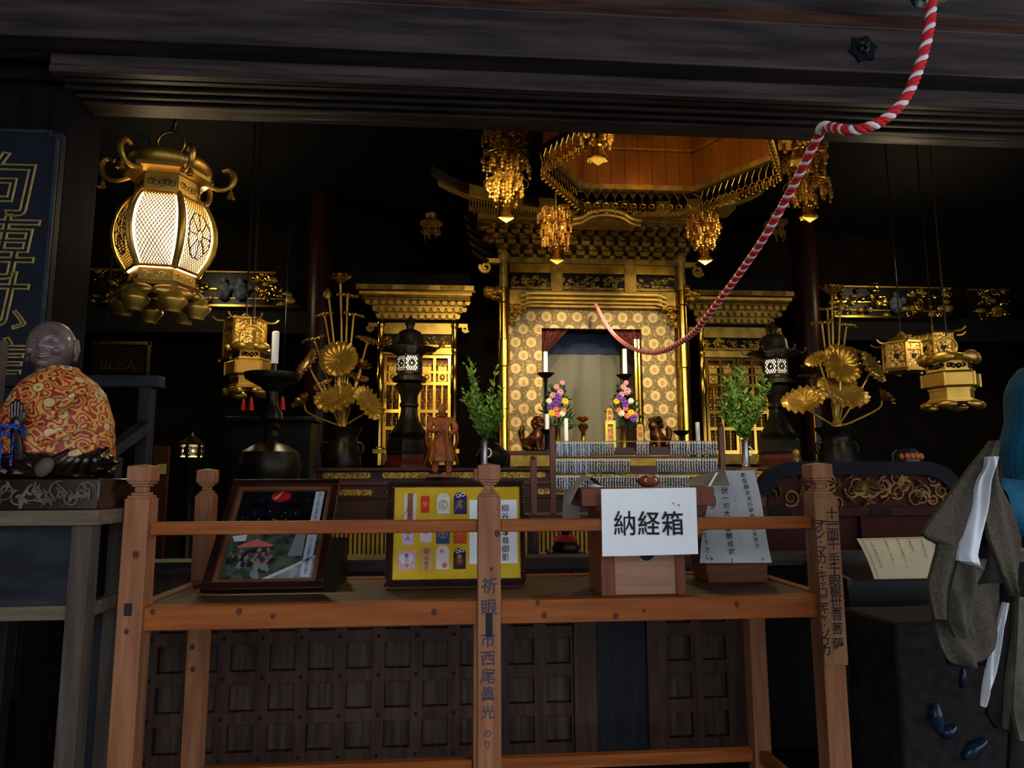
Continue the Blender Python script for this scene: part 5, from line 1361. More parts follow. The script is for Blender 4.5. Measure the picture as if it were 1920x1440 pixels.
chg = 'amulets hanging in rows on the rack'
protos = []
for v in range(4):
    rd = random.Random(40 + v); H = 26 * kr; w_ = 4.2 * kr
    t = thing('amulet', 'narrow black amulet with white markings hanging in the packed rows of the rack', 'amulet', (0, 0, 0), chg)
    MB().box((0, 0, -H * .55), (w_, .004, H * .86)).build('tag', CHB if v == 3 else CHM, t)
    mb = MB()
    mb.ball((0, -.004, -H * .08), (w_ * .5, .004, H * .10), 6, 4)
    for j in range(7):
        z = -H * (.2 + .11 * j); mb.box((rd.uniform(-.15, .15) * w_, -.0025, z), (w_ * rd.uniform(.3, .62), .002, H * rd.uniform(.05, .085)))
    mb.build('marks', CHW, t); protos.append(t)
rd = random.Random(9); used = set()
def charm(x, z):
    i = rd.choice((0, 1, 2)); blue = False
    if x < P(1105, 840, YR).x and rd.random() < .2: i = 3
    loc = (x, YR - .008, z)
    if i not in used: used.add(i); o = protos[i]; o.location = loc
    else: o = dup(protos[i], loc)
    if i == 3: o['label'] = 'narrow pale blue amulet with white markings at the left of the rack'; o['group'] = 'pale blue amulets on the rack'
for r, segs in enumerate((((1041, 1151), (1191, 1216), (1254, 1345)), ((1041, 1182), (1229, 1345)), ((1041, 1200), (1206, 1290)))):
    for a, b in segs:
        px = a + 2.5
        while px < b: charm(P(px, rows[r][0], YR).x, P(px, rows[r][0], YR).z - .002); px += 5.0
# ================================================================== HEXAGONAL CANOPY
PLK = mat('orange gold planks', '6a3a10', '83501a', rough=.35, metal=.35, scale=3, stretch=(1, 1, .3))
rimpx = [(1093, 352), (1303, 352), (1443, 287)]
ZC = P(1198, 352, 6.5).z
fl_, fr_ = PZ(1093, 352, ZC), PZ(1303, 352, ZC); sr = PZ(1443, 290, ZC); sl = PZ(1014, 283, ZC)
cy = (sr.y + sl.y) / 2; ccx = (fl_.x + fr_.x) / 2; half = (fr_.x - fl_.x) / 2; yfar = (fl_.y + fr_.y) / 2; wid = (sr.x - sl.x) / 2
HEX = [V((ccx - half, yfar, ZC)), V((ccx + half, yfar, ZC)), V((ccx + wid, cy, ZC)), V((ccx + half, 2 * cy - yfar, ZC)), V((ccx - half, 2 * cy - yfar, ZC)), V((ccx - wid, cy, ZC))]
can = thing('hexagonal_canopy', 'large hexagonal wooden canopy lit orange inside hanging before the shrine', 'canopy', (ccx, cy, ZC))
HC = .62
for i in range(6):
    a, b = HEX[i], HEX[(i + 1) % 6]; d = (b - a); L_ = d.length; n = V((d.y, -d.x, 0)).normalized(); m = (a + b) / 2
    if (m - V((ccx, cy, ZC))).dot(n) < 0: n = -n
    mb = MB(); np_ = 8
    for k in range(np_):
        p0 = a + d * (k / np_ + .002); p1 = a + d * ((k + 1) / np_ - .002)
        mb.prism([p0 + V((0, 0, .02)), p1 + V((0, 0, .02)), p1 + V((0, 0, HC)), p0 + V((0, 0, HC))], n * .03)
    mb.build('plank_side', PLK, can)
    mb = MB(); mb.bar(a + n * .02, b + n * .02, .07, .05); mb.bar(a + n * .01 + V((0, 0, HC * .62)) - n * .03, b + n * .01 + V((0, 0, HC * .62)) - n * .03, .03, .02); mb.build('rim', GOLDD, can)
    # zigzag edge and pendants
    nz = 12 if i in (0, 3) else 12
    zz_ = []; base = []
    for k in range(nz * 2 + 1):
        p = a + d * (k / (nz * 2)) + n * .05; zz_.append(p + V((0, 0, -.02 - (.07 if k % 2 else 0))))
    mb = MB(); top = [a + n * .05 + V((0, 0, .02)), b + n * .05 + V((0, 0, .02))]
    mb.prism(zz_ + top[::-1], n * .008); mb.build('zigzag_edge', mat('dark zigzag board', '181208', '241a0c', rough=.4, metal=.3), can)
    MB().tube([q + n * .009 - n * .0 for q in zz_], .006, 5).build('zigzag_trim', GOLDP, can)
    mb = MB()
    for k in range(nz):
        p = a + d * ((k + .5) / nz) + n * .055 + V((0, 0, -.09)); tx = d.normalized()
        mb.tube([p, p + V((0, 0, -.05))], .003, 4)
        mb.tube([p + V((0, 0, -.075)) + tx * .028 * cos(t) + V((0, 0, .022)) * sin(t) for t in [2 * pi * j / 10 for j in range(10)]], .006, 5, closed=True)
        mb.tube([p + V((0, 0, -.097)), p + V((0, 0, -.15))], .003, 4); mb.ball(p + V((0, 0, -.155)), .013, 6, 5)
        for s in (-1, 1): mb.tube([p + V((0, 0, -.08)) + tx * s * .028, p + tx * s * .03 + V((0, 0, -.13))], .0025, 4); mb.ball(p + tx * s * .03 + V((0, 0, -.135)), .009, 6, 4)
    mb.build('pendant_row', GOLD, can)
mb = MB().prism([q + V((0, 0, HC)) for q in HEX], (0, 0, .04)); mb.build('lid', PLK, can)
MB().box((ccx - .1, cy + .35, ZC + HC - .12), (.5, .10, .10)).build('lamp_bracket', GOLDD, can)
MB().tube([(ccx, cy, ZC + HC + .04), (ccx, cy, 5.4)], .03, 8).build('hanging_rod', BRONZE, can)

# ---- filigree pendants (yoraku)
FIL = mat('filigree gold', '8a6420', 'b8893a', rough=.3, metal=.6, scale=8)
def yoraku(label, loc, H, R, seed, group='gilt filigree pendants', m=FIL, levels=3, bell=True, top=5.4):
    rd = random.Random(seed); c = V(loc)
    if top < 5:
        H = top - .15 - c.z; o_ = V((c.x - ccx, c.y - cy, 0)).normalized(); k0_ = min(HEX, key=lambda h_: (h_.xy - c.xy).length) + o_ * .012; k0_.z = top; c = c + o_ * .12
    t = thing('filigree_pendant', label, 'hanging ornament', c, group)
    zt = c.z + H
    if top < 5: MB().tube([V((c.x, c.y, top - .005)), k0_ + V((0, 0, -.012)) ], .010, 6).build('hook', GOLDD, t)
    MB().tube([(c.x, c.y, c.z + .13), (c.x, c.y, top)], .010, 6).build('rod', GOLDD, t)
    lo = c.z + .15; hh = (zt - lo) / levels
    for lv in range(levels):
        z0 = lo + hh * lv; up = V((0, 0, 1))
        mb = MB(); dr = MB()
        mb.lathe([(.02, z0), (.05, z0 + hh * .25), (.03, z0 + hh * .45), (.055, z0 + hh * .7), (.02, z0 + hh)], 10, (c.x, c.y, 0))
        for k in range(9):
            a = 2 * pi * k / 9 + lv * .4; o = V((cos(a), sin(a), 0)); rr = R * rd.uniform(.8, 1.1) * (1 if lv else .85)
            b = V((c.x, c.y, z0 + hh * .55)); sh = min(hh, .3)
            mb.tube(spline([b, b + o * rr * .4 + up * sh * .3, b + o * rr * .8 + up * sh * .15, b + o * rr - up * sh * .08, b + o * rr * .85 - up * sh * .16], 5), .012, 5)
            for q_, r_, ph_ in ((.55, .27, 0), (.3, .22, 2), (.8, .2, 4)):
                mb.tube(scroll(b + o * rr * q_ + up * sh * rd.uniform(-.3, .35), rr * r_, 1.3, rd.uniform(0, 6), x=(o + V((-o.y, o.x, 0)) * rd.uniform(-1, 1)).normalized(), y=up, n=10), .012, 5)
            for j in range(3):
                q = b + o * rr * (.4 + .28 * j) + up * (sh * .1 - rd.uniform(0, .03)) + V((rd.uniform(-.03, .03), rd.uniform(-.03, .03), 0)); L_ = sh * rd.uniform(.3, .6)
                dr.tube([q, q - up * L_], .0035, 4)
                for b_ in range(3): dr.ball(q - up * L_ * (.3 + .3 * b_), rd.uniform(.010, .018), 6, 4)
                dr.ball(q - up * (L_ + .02), (.015, .015, .022), 6, 5)
        for q_ in (.4, .68, .96): dr.tube([V((c.x, c.y, z0 + hh * .55 + sh * .08)) + V((cos(a_), sin(a_), 0)) * R * q_ * .95 for a_ in [2 * pi * i / 24 for i in range(24)]], .004, 4, closed=True)
        mb.build('scroll_tier', m, t); dr.build('bead_string', m, t)
    if bell:
        MB().lathe([(.085, c.z), (.075, c.z + .015), (.055, c.z + .05), (.045, c.z + .09), (.05, c.z + .10), (.045, c.z + .115), (.05, c.z + .14), (.03, c.z + .16)], 20, (c.x, c.y, 0), caps=False, fn=lambda th, i: 1 + (.06 * cos(6 * th) if i == 0 else 0)).build('bell', GOLDP, t)
        q = c + V((0, 0, -.01)); MB().prism([q + V((-.07, -.02, 0)), q + V((0, -.02, .055)), q + V((.07, -.02, 0)), q + V((0, -.02, -.045))], (0, .012, 0)).build('clapper', GOLDB, t)
        MB().tube([(c.x, c.y - .012, c.z + .03), (c.x, c.y - .012, c.z + .13)], .006, 5).build('clapper_rod', GOLDD, t)
    return t
YK = cy + .25
yoraku('long gilt filigree pendant hanging left of the canopy', P(949, 408, YK), 1.15, .22, 1, levels=4)
yoraku('long gilt filigree pendant right of the canopy beside the rope', P(1516, 408, YK), 1.15, .22, 2, levels=4)
yoraku('reddish gilt filigree pendant under the far left corner of the canopy', P(1062, 482, HEX[0].y + .02), .85, .16, 3, top=ZC - .035, m=mat('reddish gilt', '8a5c20','b8863a', rough=.3, metal=.6, scale=8))
yoraku('reddish gilt filigree pendant under the far right corner of the canopy', P(1313, 482, HEX[1].y + .02), .85, .16, 4, top=ZC - .035, m=MATS['reddish gilt'])
yoraku('gilt filigree pendant at the near left corner of the canopy', P(1135, 310, HEX[4].y), .62, .14, 5, levels=2, top=ZC - .035)
yoraku('gilt filigree pendant at the near right corner of the canopy', P(1469, 312, HEX[3].y), .62, .15, 6, levels=2, top=ZC - .035)
# two dim pendants behind the roof tips
for px, lab in ((808, 'dim old gilt pendant in the shadow under the left roof tip'), (1457, 'dim old gilt pendant in the shadow under the right roof tip')):
    q = P(px, 462, 8.0); t = thing('corner_pendant', lab, 'hanging ornament', q, 'dim pendants at the roof tips'); k = pxm(px, 430, 8.0)
    MB().lathe([(22 * k, P(px, 420, 8).z), (20 * k, P(px, 416, 8).z), (9 * k, P(px, 410, 8).z), (11 * k, P(px, 402, 8).z), (4 * k, P(px, 396, 8).z)], 20, (q.x, 8.0, 0)).build('bell', GOLDD, t)
    mb = MB(); rd = random.Random(px)
    for j in range(7):
        x = q.x + rd.uniform(-16, 16) * k; z0 = P(px, 420, 8).z; mb.tube([(x, 8.0, z0), (x + .02, 8.0, z0 - rd.uniform(.1, .24))], .006, 4); mb.tube(scroll((x, 8.0, z0 - .1), .04, 1.2, j, n=8), .008, 4)
    mb.build('filigree', GOLDD, t); MB().tube([(q.x, 8, P(px, 398, 8).z), (q.x, 8, P(px, 362, 8).z)], .008, 5).build('chain', BRONZE, t)

# ================================================================== HANGING HEX LANTERNS
def hxl(c, k, r, z, ph): return V((c.x + r * cos(ph + k * pi / 3), c.y + r * sin(ph + k * pi / 3), z))
def lantern_a(label, px, Y, ph, ring, lobes, band, body, low, base, rb, group):
    "round-bodied: rows are (y0,y1)"
    k = pxm(px, body[0], Y); z = lambda py: P(px, py, Y).z; c = V((P(px, body[0], Y).x, Y, 0))
    t = thing('hanging_lantern', label, 'lantern', (c.x, Y, z(base[1])), group)
    def hb(nm, rows, r0, r1, m=BRASS): MB().lathe([(r1 * k, z(rows[1])), (r0 * k, z(rows[0]))], 6, (c.x, Y, 0), ph=ph).build(nm, m, t, flat=True)
    hb('upper_band', band, rb * .78, rb * .78); hb('lower_band', low, rb * .78, rb * .78)
    MB().lathe([(rb * .82 * k, z(body[1])), (rb * k, z(body[1] - 4)), (rb * k, z(body[0] + 4)), (rb * .82 * k, z(body[0]))], 6, (c.x, Y, 0), ph=ph).build('body', BRASS, t, flat=True)
    mb = MB()
    for a in range(6):
        mb.bar(hxl(c, a, rb * 1.01 * k, z(body[0] + 3), ph), hxl(c, a, rb * 1.01 * k, z(body[1] - 3), ph), .012, .012)
        for py in (band[0] + 1, band[1] - 1, low[0] + 1, low[1] - 1): mb.bar(hxl(c, a, rb * .8 * k, z(py), ph), hxl(c, a + 1, rb * .8 * k, z(py), ph), .012, .012)
    mb.build('edge_strip', GOLDB, t)
    mb = MB()
    for a in range(6):
        for j in range(4):
            q = hxl(c, a, rb * .79 * k, z((band[0] + band[1]) / 2), ph).lerp(hxl(c, a + 1, rb * .79 * k, z((band[0] + band[1]) / 2), ph), .2 + .2 * j); tx = (hxl(c, a + 1, 1, 0, ph) - hxl(c, a, 1, 0, ph)).normalized()
            mb.tube(scroll(q, (band[1] - band[0]) * .28 * k, 1.2, j * 2., x=tx, n=8), .006, 4)
    mb.build('openwork', BRONZE, t)
    for a in range(6):
        q = hxl(c, a, rb * .95 * k, z((lobes[0] + lobes[1]) / 2), ph); o = V((cos(ph + a * pi / 3), sin(ph + a * pi / 3), 0)); tx = V((-o.y, o.x, 0)); R = Matrix((tx, o, V((0, 0, 1)))).transposed()
        MB().ball(q, (rb * .38 * k, rb * .14 * k, (lobes[1] - lobes[0]) * .8 * k), 12, 8, R=R).build('roof_petal', BRASS, t)
        q = hxl(c, a, rb * .95 * k, z(base[0] + (base[1] - base[0]) * .55), ph); MB().ball(q, (rb * .36 * k, rb * .15 * k, (base[1] - base[0]) * .45 * k), 12, 8, R=R).build('cloud_foot', BRASS, t)
    MB().lathe([(rb * .9 * k, z(base[0] + 3)), (rb * .9 * k, z(base[0] - 1))], 6, (c.x, Y, 0), ph=ph).build('base_rim', BRASS, t, flat=True)
    MB().lathe([(rb * .95 * k, z(lobes[1])), (rb * .7 * k, z(lobes[0])), (rb * .25 * k, z(lobes[0] - 6)), (rb * .12 * k, z(ring[1] + 2)), (0, z(ring[1]))], 12, (c.x, Y, 0)).build('roof', BRASS, t)
    zr = (z(ring[0]) + z(ring[1])) / 2; r_ = (z(ring[0]) - z(ring[1])) / 2
    MB().tube([(c.x + r_ * cos(a), Y, zr + r_ * sin(a)) for a in [2 * pi * i / 20 for i in range(20)]], .008, 6, closed=True).build('ring', BRASS, t)
    MB().tube([(c.x, Y, zr + r_), (c.x, Y, 5.4)], .006, 5).build('chain', BRONZE, t)
    return t
gl = 'brass hexagonal hanging lanterns'
lantern_a('brass hexagonal lantern with lobed roof hanging in front at left beside the white candle', 470, 5.6, -1.9, (610, 655), (650, 661), (661, 677), (678, 708), (709, 725), (727, 746), 45, gl)
lantern_a('brass hexagonal lantern with lobed roof and ring hanging lowest at far right', 1781, 4.6, -2.4, (632, 668), (668, 681), (681, 698), (700, 730), (731, 752), (753, 768), 46, gl)
PIERC = mat('pierced brass', '6a4a18', 'e0b862', rough=.4, metal=.5, scale=55, lo=.48, hi=.56, detail=1)
def lantern_b(label, px, Y, ph, top, body, rb, hood, crest, lit=False):
    k = pxm(px, body[0], Y); z = lambda py: P(px, py, Y).z; c = V((P(px, body[0], Y).x, Y, 0))
    t = thing('hanging_lantern', label, 'lantern', (c.x, Y, z(body[1])), gl)
    MB().lathe([(rb * k, z(body[1])), (rb * k, z(body[0]))], 6, (c.x, Y, 0), ph=ph).build('body', PIERC, t, flat=True)
    mb = MB()
    for a in range(6):
        mb.bar(hxl(c, a, rb * k, z(body[0]), ph), hxl(c, a, rb * k, z(body[1]), ph), .02, .02)
        for py in (body[0], body[0] + (body[1] - body[0]) * .28, body[1]): mb.bar(hxl(c, a, rb * k, z(py), ph), hxl(c, a + 1, rb * k, z(py), ph), .02, .02)
    mb.build('edge_strip', BRASS, t)
    if crest:
        mb = MB()
        for a in range(6):
            q = (hxl(c, a, rb * k, z(body[0] * .45 + body[1] * .55), ph) + hxl(c, a + 1, rb * k, z(body[0] * .45 + body[1] * .55), ph)) / 2; tx = (hxl(c, a + 1, 1, 0, ph) - hxl(c, a, 1, 0, ph)).normalized()
            n_ = V((q.x - c.x, q.y - c.y, 0)).normalized(); s_ = rb * .16 * k
            mb.prism([q + n_ * .004 + tx * s_ * x_ + V((0, 0, s_ * y_)) for x_, y_ in ((0, -1.2), (.9, -.1), (.9, .6), (.5, .9), (0, .5), (-.5, .9), (-.9, .6), (-.9, -.1))], n_ * .006)
        mb.build('heart_opening', BRONZE, t)
    hr_ = rb * (1.25 if hood else 1.1)
    MB().lathe([(hr_ * k, z(body[0] + 2)), (rb * .9 * k, z(body[0] - 5)), (rb * .3 * k, z(top + 8)), (rb * .1 * k, z(top)), (0, z(top))], 6, (c.x, Y, 0), ph=ph).build('roof', BRASS if not hood else BRONZE, t, flat=True)
    MB().lathe([(rb * 1.15 * k, z(body[1] + 6)), (rb * 1.2 * k, z(body[1] + 1)), (rb * 1.0 * k, z(body[1] - 1))], 6, (c.x, Y, 0), ph=ph).build('base_rim', BRASS, t, flat=True)
    for a in range(6):
        q = hxl(c, a, rb * 1.18 * k, z(body[1] + 7), ph); MB().ball(q, (4 * k, 4 * k, 3 * k), 8, 6).build('foot', BRASS, t)
        q = hxl(c, a, hr_ * k, z(body[0]), ph); o = V((cos(ph + a * pi / 3), sin(ph + a * pi / 3), 0)); MB().tube(spline([q - o * .02, q + o * .05, q + o * .09 + V((0, 0, .03))], 4), .010, 5).build('eave_curl', BRASS, t)
    MB().tube([(c.x, Y, z(top)), (c.x, Y, 5.4)], .007, 5).build('chain', BRONZE, t)
    return t
lantern_b('brass hexagonal lantern hanging behind the lobed lantern at left', 461, 6.4, -1.85, 588, (603, 672), 37, False, False)
lantern_b('brass hexagonal lantern with heart-shaped openings hanging right of the lotus leaves', 1690, 6.2, -1.95, 622, (645, 692), 31, False, True)
lantern_b('brass hexagonal lantern hanging highest of the group at far right', 1749, 6.6, -2.2, 612, (628, 680), 33, True, True)
light('transom_lamp', 'POINT', (P(320, 600, 9.0).x, 9.0, 4.1), 36, WARM, .15)  # pair of added fill lights brightening the carved transoms
light('transom_lamp', 'POINT', (P(1760, 600, 9.0).x, 9.0, 4.1), 32, WARM, .15)
light('left_lantern_glow', 'POINT', (P(440, 600, 5.0).x, 5.0, 2.6), 16, WARM, .15)
light('right_lantern_glow', 'POINT', (P(1700, 600, 4.2).x, 4.2, 2.55), 12, WARM, .15)
# red tassels
TASS = mat('red silk tassel', '7a0c0c', '9c1614', rough=.7, scale=40)
for px, py, lab in ((455, 758, 'red silk tassel hanging lowest left under the left lantern'), (470, 758, 'red silk tassel hanging in the middle under the left lantern'), (529, 757, 'red silk tassel hanging right of the big candlestick dish')):
    Y = 5.98; q = P(px, py, Y); k = pxm(px, py, Y); t = thing('red_tassel', lab, 'tassel', (q.x, Y, q.z - 12 * k), 'red tassels under the left lantern')
    MB().lathe([(6 * k, q.z - 12 * k), (5 * k, q.z), (3 * k, q.z + 11 * k), (1.5 * k, q.z + 14 * k)], 12, (q.x, Y, 0), fn=lambda th, i: 1 + .08 * cos(8 * th)).build('fringe', TASS, t)
    MB().tube([(q.x, Y, q.z + 13 * k), (q.x, Y, 5.4)], .002, 5).build('cord', BLACK, t)

# ================================================================== CARVED TRANSOMS
def transom(label, x0, x1, y0, y1, seed, taper=0, fig=()):
    Y = 10.05; a = P(x0, y1, Y); b = P(x1, y0, Y)
    ztop, zbot = b.z, a.z
    t = thing('carved_transom', label, 'carving', ((a.x + b.x) / 2, Y, zbot), 'gilt carved transoms')
    pts = [(a.x, Y + .03, zbot), (b.x, Y + .03, zbot), (b.x, Y + .03, zbot + .04), (b.x - taper, Y + .03, ztop), (a.x, Y + .03, ztop)]
    MB().prism(pts, (0, .04, 0)).build('board', BLACK, t)
    MB().box2((a.x, Y - .04, zbot - .03), (b.x, Y + .05, zbot)).build('lower_strip', GOLDP, t)
    MB().box2((a.x, Y - .02, ztop), (b.x - taper, Y + .05, ztop + .02)).build('upper_strip', GOLDD, t)
    rd = random.Random(seed); mb = MB(); m2 = MB(); H = ztop - zbot
    n = int((b.x - a.x) * 46)
    mb.box2((a.x + .05, Y, zbot + H * .48), (b.x - taper * .6 - .05, Y + .03, zbot + H * .52)); m2.box2((a.x + .05, Y + .01, zbot + H * .2), (b.x - taper * .5 - .05, Y + .03, zbot + H * .24))
    for i in range(n):
        u, v = rd.random(), rd.random(); x = a.x + (b.x - a.x) * u; z = zbot + H * v
        if x > b.x - taper * v - .05 or any(abs(x - P(f, 540, Y).x) < .16 for f in fig): continue
        if i % 3 == 0: mb.tube(scroll((x, Y - .01, z), rd.uniform(.04, .09), 1.3, rd.uniform(0, 6), n=10), .014, 5)
        elif i % 3 == 1: mb.ball((x, Y, z), (rd.uniform(.025, .06), .04, rd.uniform(.02, .05)), 8, 6)
        else: m2.ball((x, Y + .01, z), (rd.uniform(.04, .09), .03, rd.uniform(.03, .06)), 8, 6)
    mb.build('gilt_relief', GOLDP, t); m2.build('dark_relief', GOLDD, t)
    for f in fig:
        q = P(f, (y0 + y1) / 2, Y); mb = MB()
        mb.ball((q.x, Y - .03, q.z + .10), (.045, .05, .05), 10, 8); mb.ball((q.x, Y - .02, q.z - .04), (.10, .06, .14), 12, 8); mb.ball((q.x + .12, Y - .02, q.z + .02), (.05, .03, .06), 8, 6)
        mb.build('painted_figure', mat('worn blue white paint', '1c222c', '4a5260', rough=.7, scale=14), t)
transom('long gilt carved transom behind the big lit lantern at left', 163, 565, 514, 568, 1, .35, (420, 452))
transom('gilt carved transom with a painted bird behind the right lotus', 1562, 1785, 542, 592, 2, 0, (1678,))
transom('short gilt carved transom at the far right', 1822, 1892, 546, 594, 3)

# ================================================================== DIM THINGS AT LEFT
Y = 8.6; a = P(160, 708, Y); b = P(288, 640, Y)
t = thing('name_plaque', 'dark framed board with three faint gilt characters in the gloom at left', 'plaque', ((a.x + b.x) / 2, Y, a.z))
MB().box2((a.x, Y, a.z), (b.x, Y + .05, b.z)).build('board', mat('dark brown board', '20120a', '2c190e', rough=.5, scale=4), t)
mb = MB()
for s in (0, 1):
    x = a.x if s == 0 else b.x - .06; mb.box2((x, Y - .03, a.z), (x + .06, Y + .03, b.z))
mb.box2((a.x, Y - .03, b.z - .06), (b.x, Y + .03, b.z)).box2((a.x, Y - .03, a.z), (b.x, Y + .03, a.z + .05)); mb.build('frame', BLACK, t)
mb = MB(); rd = random.Random(3)
for i in range(9):
    x = a.x + .06 + i * (b.x - a.x - .12) / 9; 
    if i % 3 != 2: mb.box((x, Y - .034, b.z - .03), (.05, .008, .035))
for i in range(6): mb.box((b.x - .03, Y - .034, b.z - .1 - i * .06), (.04, .008, .028))
mb.box2((a.x + .05, Y - .031, b.z - .05), (b.x - .02, Y - .0305, b.z - .01)).box2((b.x - .05, Y - .031, b.z - .45), (b.x - .01, Y - .0305, b.z - .01)); mb.build('gilt_fitting', GOLDP, t)
for x in (a.x + .2, b.x - .2): MB().tube([(x, Y, b.z), (x, Y, 5.4)], .008, 5).build('hanging_rod', BRONZE, t)
mb = MB()
for ch, px in (('山', 198), ('上', 222), ('人', 246)): mb.text(ch, P(px, 684, Y - .003), (1, 0, 0), (0, 0, 1), .13)
mb.build('lettering', GOLDD, t)
# small lit lantern on a dark post
Y = 5.2; q = P(359, 845, Y); k = pxm(359, 845, Y)
t = thing('stand_lantern', 'small lit lantern on a black post between the stand posts at left', 'lantern', (q.x, Y, .5))
z = lambda py: P(359, py, Y).z
MB().lathe([(20 * k, z(857)), (21 * k, z(850)), (20 * k, z(836))], 6, (q.x, Y, 0), ph=.5).build('lit_box', LITD, t, flat=True)
mb = MB()
for a in range(6):
    c = V((q.x, Y, 0)); mb.bar(hxl(c, a, 21 * k, z(858), .5), hxl(c, a, 21 * k, z(834), .5), .016, .016)
    m_ = (hxl(c, a, 21 * k, z(846), .5) + hxl(c, a + 1, 21 * k, z(846), .5)) / 2; tx = (hxl(c, a + 1, 1, 0, .5) - hxl(c, a, 1, 0, .5)).normalized(); n_ = V((m_.x - q.x, m_.y - Y, 0)).normalized()
    for r_ in (4.5, 7.5): mb.tube([m_ + n_ * .004 + (tx * cos(u) + V((0, 0, 1)) * sin(u)) * r_ * k for u in [2 * pi * i / 14 for i in range(14)]], .005, 5, closed=True)
    for sx_ in (-1, 1):
        for sy_ in (-1, 1): mb.tube(scroll(m_ + n_ * .003 + tx * sx_ * 6 * k + V((0, 0, sy_ * 7 * k)), 3 * k, 1.2, sx_ * 2 + sy_, x=tx, n=8), .004, 4)
mb.build('openwork', BRONZE, t)
MB().lathe([(24 * k, z(834)), (26 * k, z(831)), (12 * k, z(822)), (3 * k, z(814)), (0, z(808))], 6, (q.x, Y, 0), ph=.5).build('roof', BRONZE, t)
MB().lathe([(24 * k, .5), (22 * k, .56), (10 * k, .66), (9 * k, z(880)), (20 * k, z(866)), (22 * k, z(858))], 12, (q.x, Y, 0)).build('post', BRONZE, t)
# upright board with a yellow card, small candle
Y = 5.6; a = P(284, 905, Y); b = P(316, 836, Y); tag(MB().box2((a.x, Y, .5), (b.x, Y + .04, b.z)).build('wooden_board', mat('dim red brown board', '3a1c12', '4a2618', rough=.5, scale=5), loc=((a.x + b.x) / 2, Y, .5)), 'upright reddish brown board behind the left front post cap', 'board')
a = P(293, 889, Y - .01); b = P(311, 870, Y - .01); tag(MB().box2((a.x, Y - .012, a.z), (b.x, Y - .001, b.z)).build('yellow_card', mat('yellow card', 'b8a448', rough=.7), loc=((a.x + b.x) / 2, Y - .01, a.z)), 'small yellow card on the upright brown board at left', 'card')
# dark cabinet / screen behind the candlestick
Y = 6.6; a = P(425, 930, Y); b = P(585, 790, Y)
t = thing('dark_cabinet', 'dark low cabinet in the gloom behind the big candlestick', 'cabinet', ((a.x + b.x) / 2, Y, .5))
MB().box2((a.x, Y, .5), (b.x, Y + .28, b.z)).build('body', BLACK, t, bevel=.01)
MB().box2((a.x - .04, Y - .04, b.z), (b.x + .04, Y + .32, b.z + .04)).build('top', BLACK, t, bevel=.006)
# ================================================================== ON THE OFFERING SHELF
zsh = ZS + .0005
# ---- framed photograph leaning back
FRM = mat('dark red brown frame', '1a0906','2a100b', rough=.4, scale=6, stretch=(1, 5, 5))
FIN = mat('brown inner frame', '5a3420', '6e4229', rough=.45, scale=6)
bl = V((P(376, 1094, 2.50).x, 2.50, zsh + .012)); br = V((P(606, 1094, 2.50).x, 2.50, zsh + .012))
tl = P(428, 903, 2.815)
fw = br.x - bl.x; yv = V((0, tl.y - bl.y, tl.z - bl.z)); fh = yv.length
Mf = frame4(bl, (1, 0, 0), yv)
pf = thing('framed_photograph', 'dark framed festival photograph leaning back on the shelf at left', 'picture', (bl.x + fw / 2, bl.y, zsh))
fb = .028
def fr(mb, x0, y0, x1, y1, b, z0, z1):
    return mb.box2((x0, y0, z0), (x1, y0 + b, z1)).box2((x0, y1 - b, z0), (x1, y1, z1)).box2((x0, y0 + b, z0), (x0 + b, y1 - b, z1)).box2((x1 - b, y0 + b, z0), (x1, y1 - b, z1))
fr(MB(Mf), 0, 0, fw, fh, fb, -.012, .014).build('frame', FRM, pf, bevel=.003)
fr(MB(Mf), fb, fb, fw - fb, fh - fb, .016, -.010, .006).build('inner_frame', FIN, pf, bevel=.002)
MB(Mf).box2((fb, fb, -.016), (fw - fb, fh - fb, -.010)).build('backing', BLACK, pf)
ix0, iy0, ix1, iy1 = fb + .016, fb + .016, fw - fb - .016, fh - fb - .016; iw, ih = ix1 - ix0, iy1 - iy0
def pp(u, v): return (ix0 + iw * u, iy0 + ih * v)
def sheetbox(u0, v0, u1, v1, z): (x0, y0), (x1, y1) = pp(u0, v0), pp(u1, v1); return MB(Mf).box2((x0, y0, -.010), (x1, y1, z))
sheetbox(0, .5, 1, 1, -.006).build('upper_photo', mat('night photo', '07070b', '15141a', rough=.12, scale=22), pf)
sheetbox(0, 0, 1, .497, -.006).build('lower_photo', mat('garden photo', '14201a', '4c5648', rough=.12, scale=30, detail=6), pf)
def poly(uvs, z=-.0055): return MB(Mf).prism([(*pp(u, v), z) for u, v in uvs], (0, 0, .0004))
def ell(u, v, a, b, z=-.0055, n=20): return poly([(u + a * cos(2 * pi * i / n), v + b * sin(2 * pi * i / n)) for i in range(n)], z)
ell(.46, .93, .115, .065).build('printed_lantern', mat('print red', '7c1616', 'a82222', rough=.15, scale=40), pf)
poly([(.37, .9), (.44, .97), (.47, .99), (.42, .9)], -.0050).build('printed_highlight', mat('print cream', 'a08a60', rough=.15), pf)
def dots(n, u0, u1, v0, v1, s0, s1, seed, hue):
    rd = random.Random(seed); mb = MB(Mf)
    for i in range(n):
        u, v = rd.uniform(u0, u1), rd.uniform(v0, v1); s = rd.uniform(s0, s1); x, y = pp(u, v)
        mb.prism([(x + s * cos(a) * rd.uniform(.6, 1.1), y + s * 1.2 * sin(a), -.0054 + i * 2e-6) for a in [2 * pi * j / 7 for j in range(7)]], (0, 0, .0004))
    return mb.build('printed_crowd', mat('print ' + hue, hue, rough=.15), pf)
dots(16, .02, .85, .52, .60, .003, .007, 1, 'a8b0ba'); dots(12, .05, .7, .64, .76, .002, .004, 2, '8a6a3c')
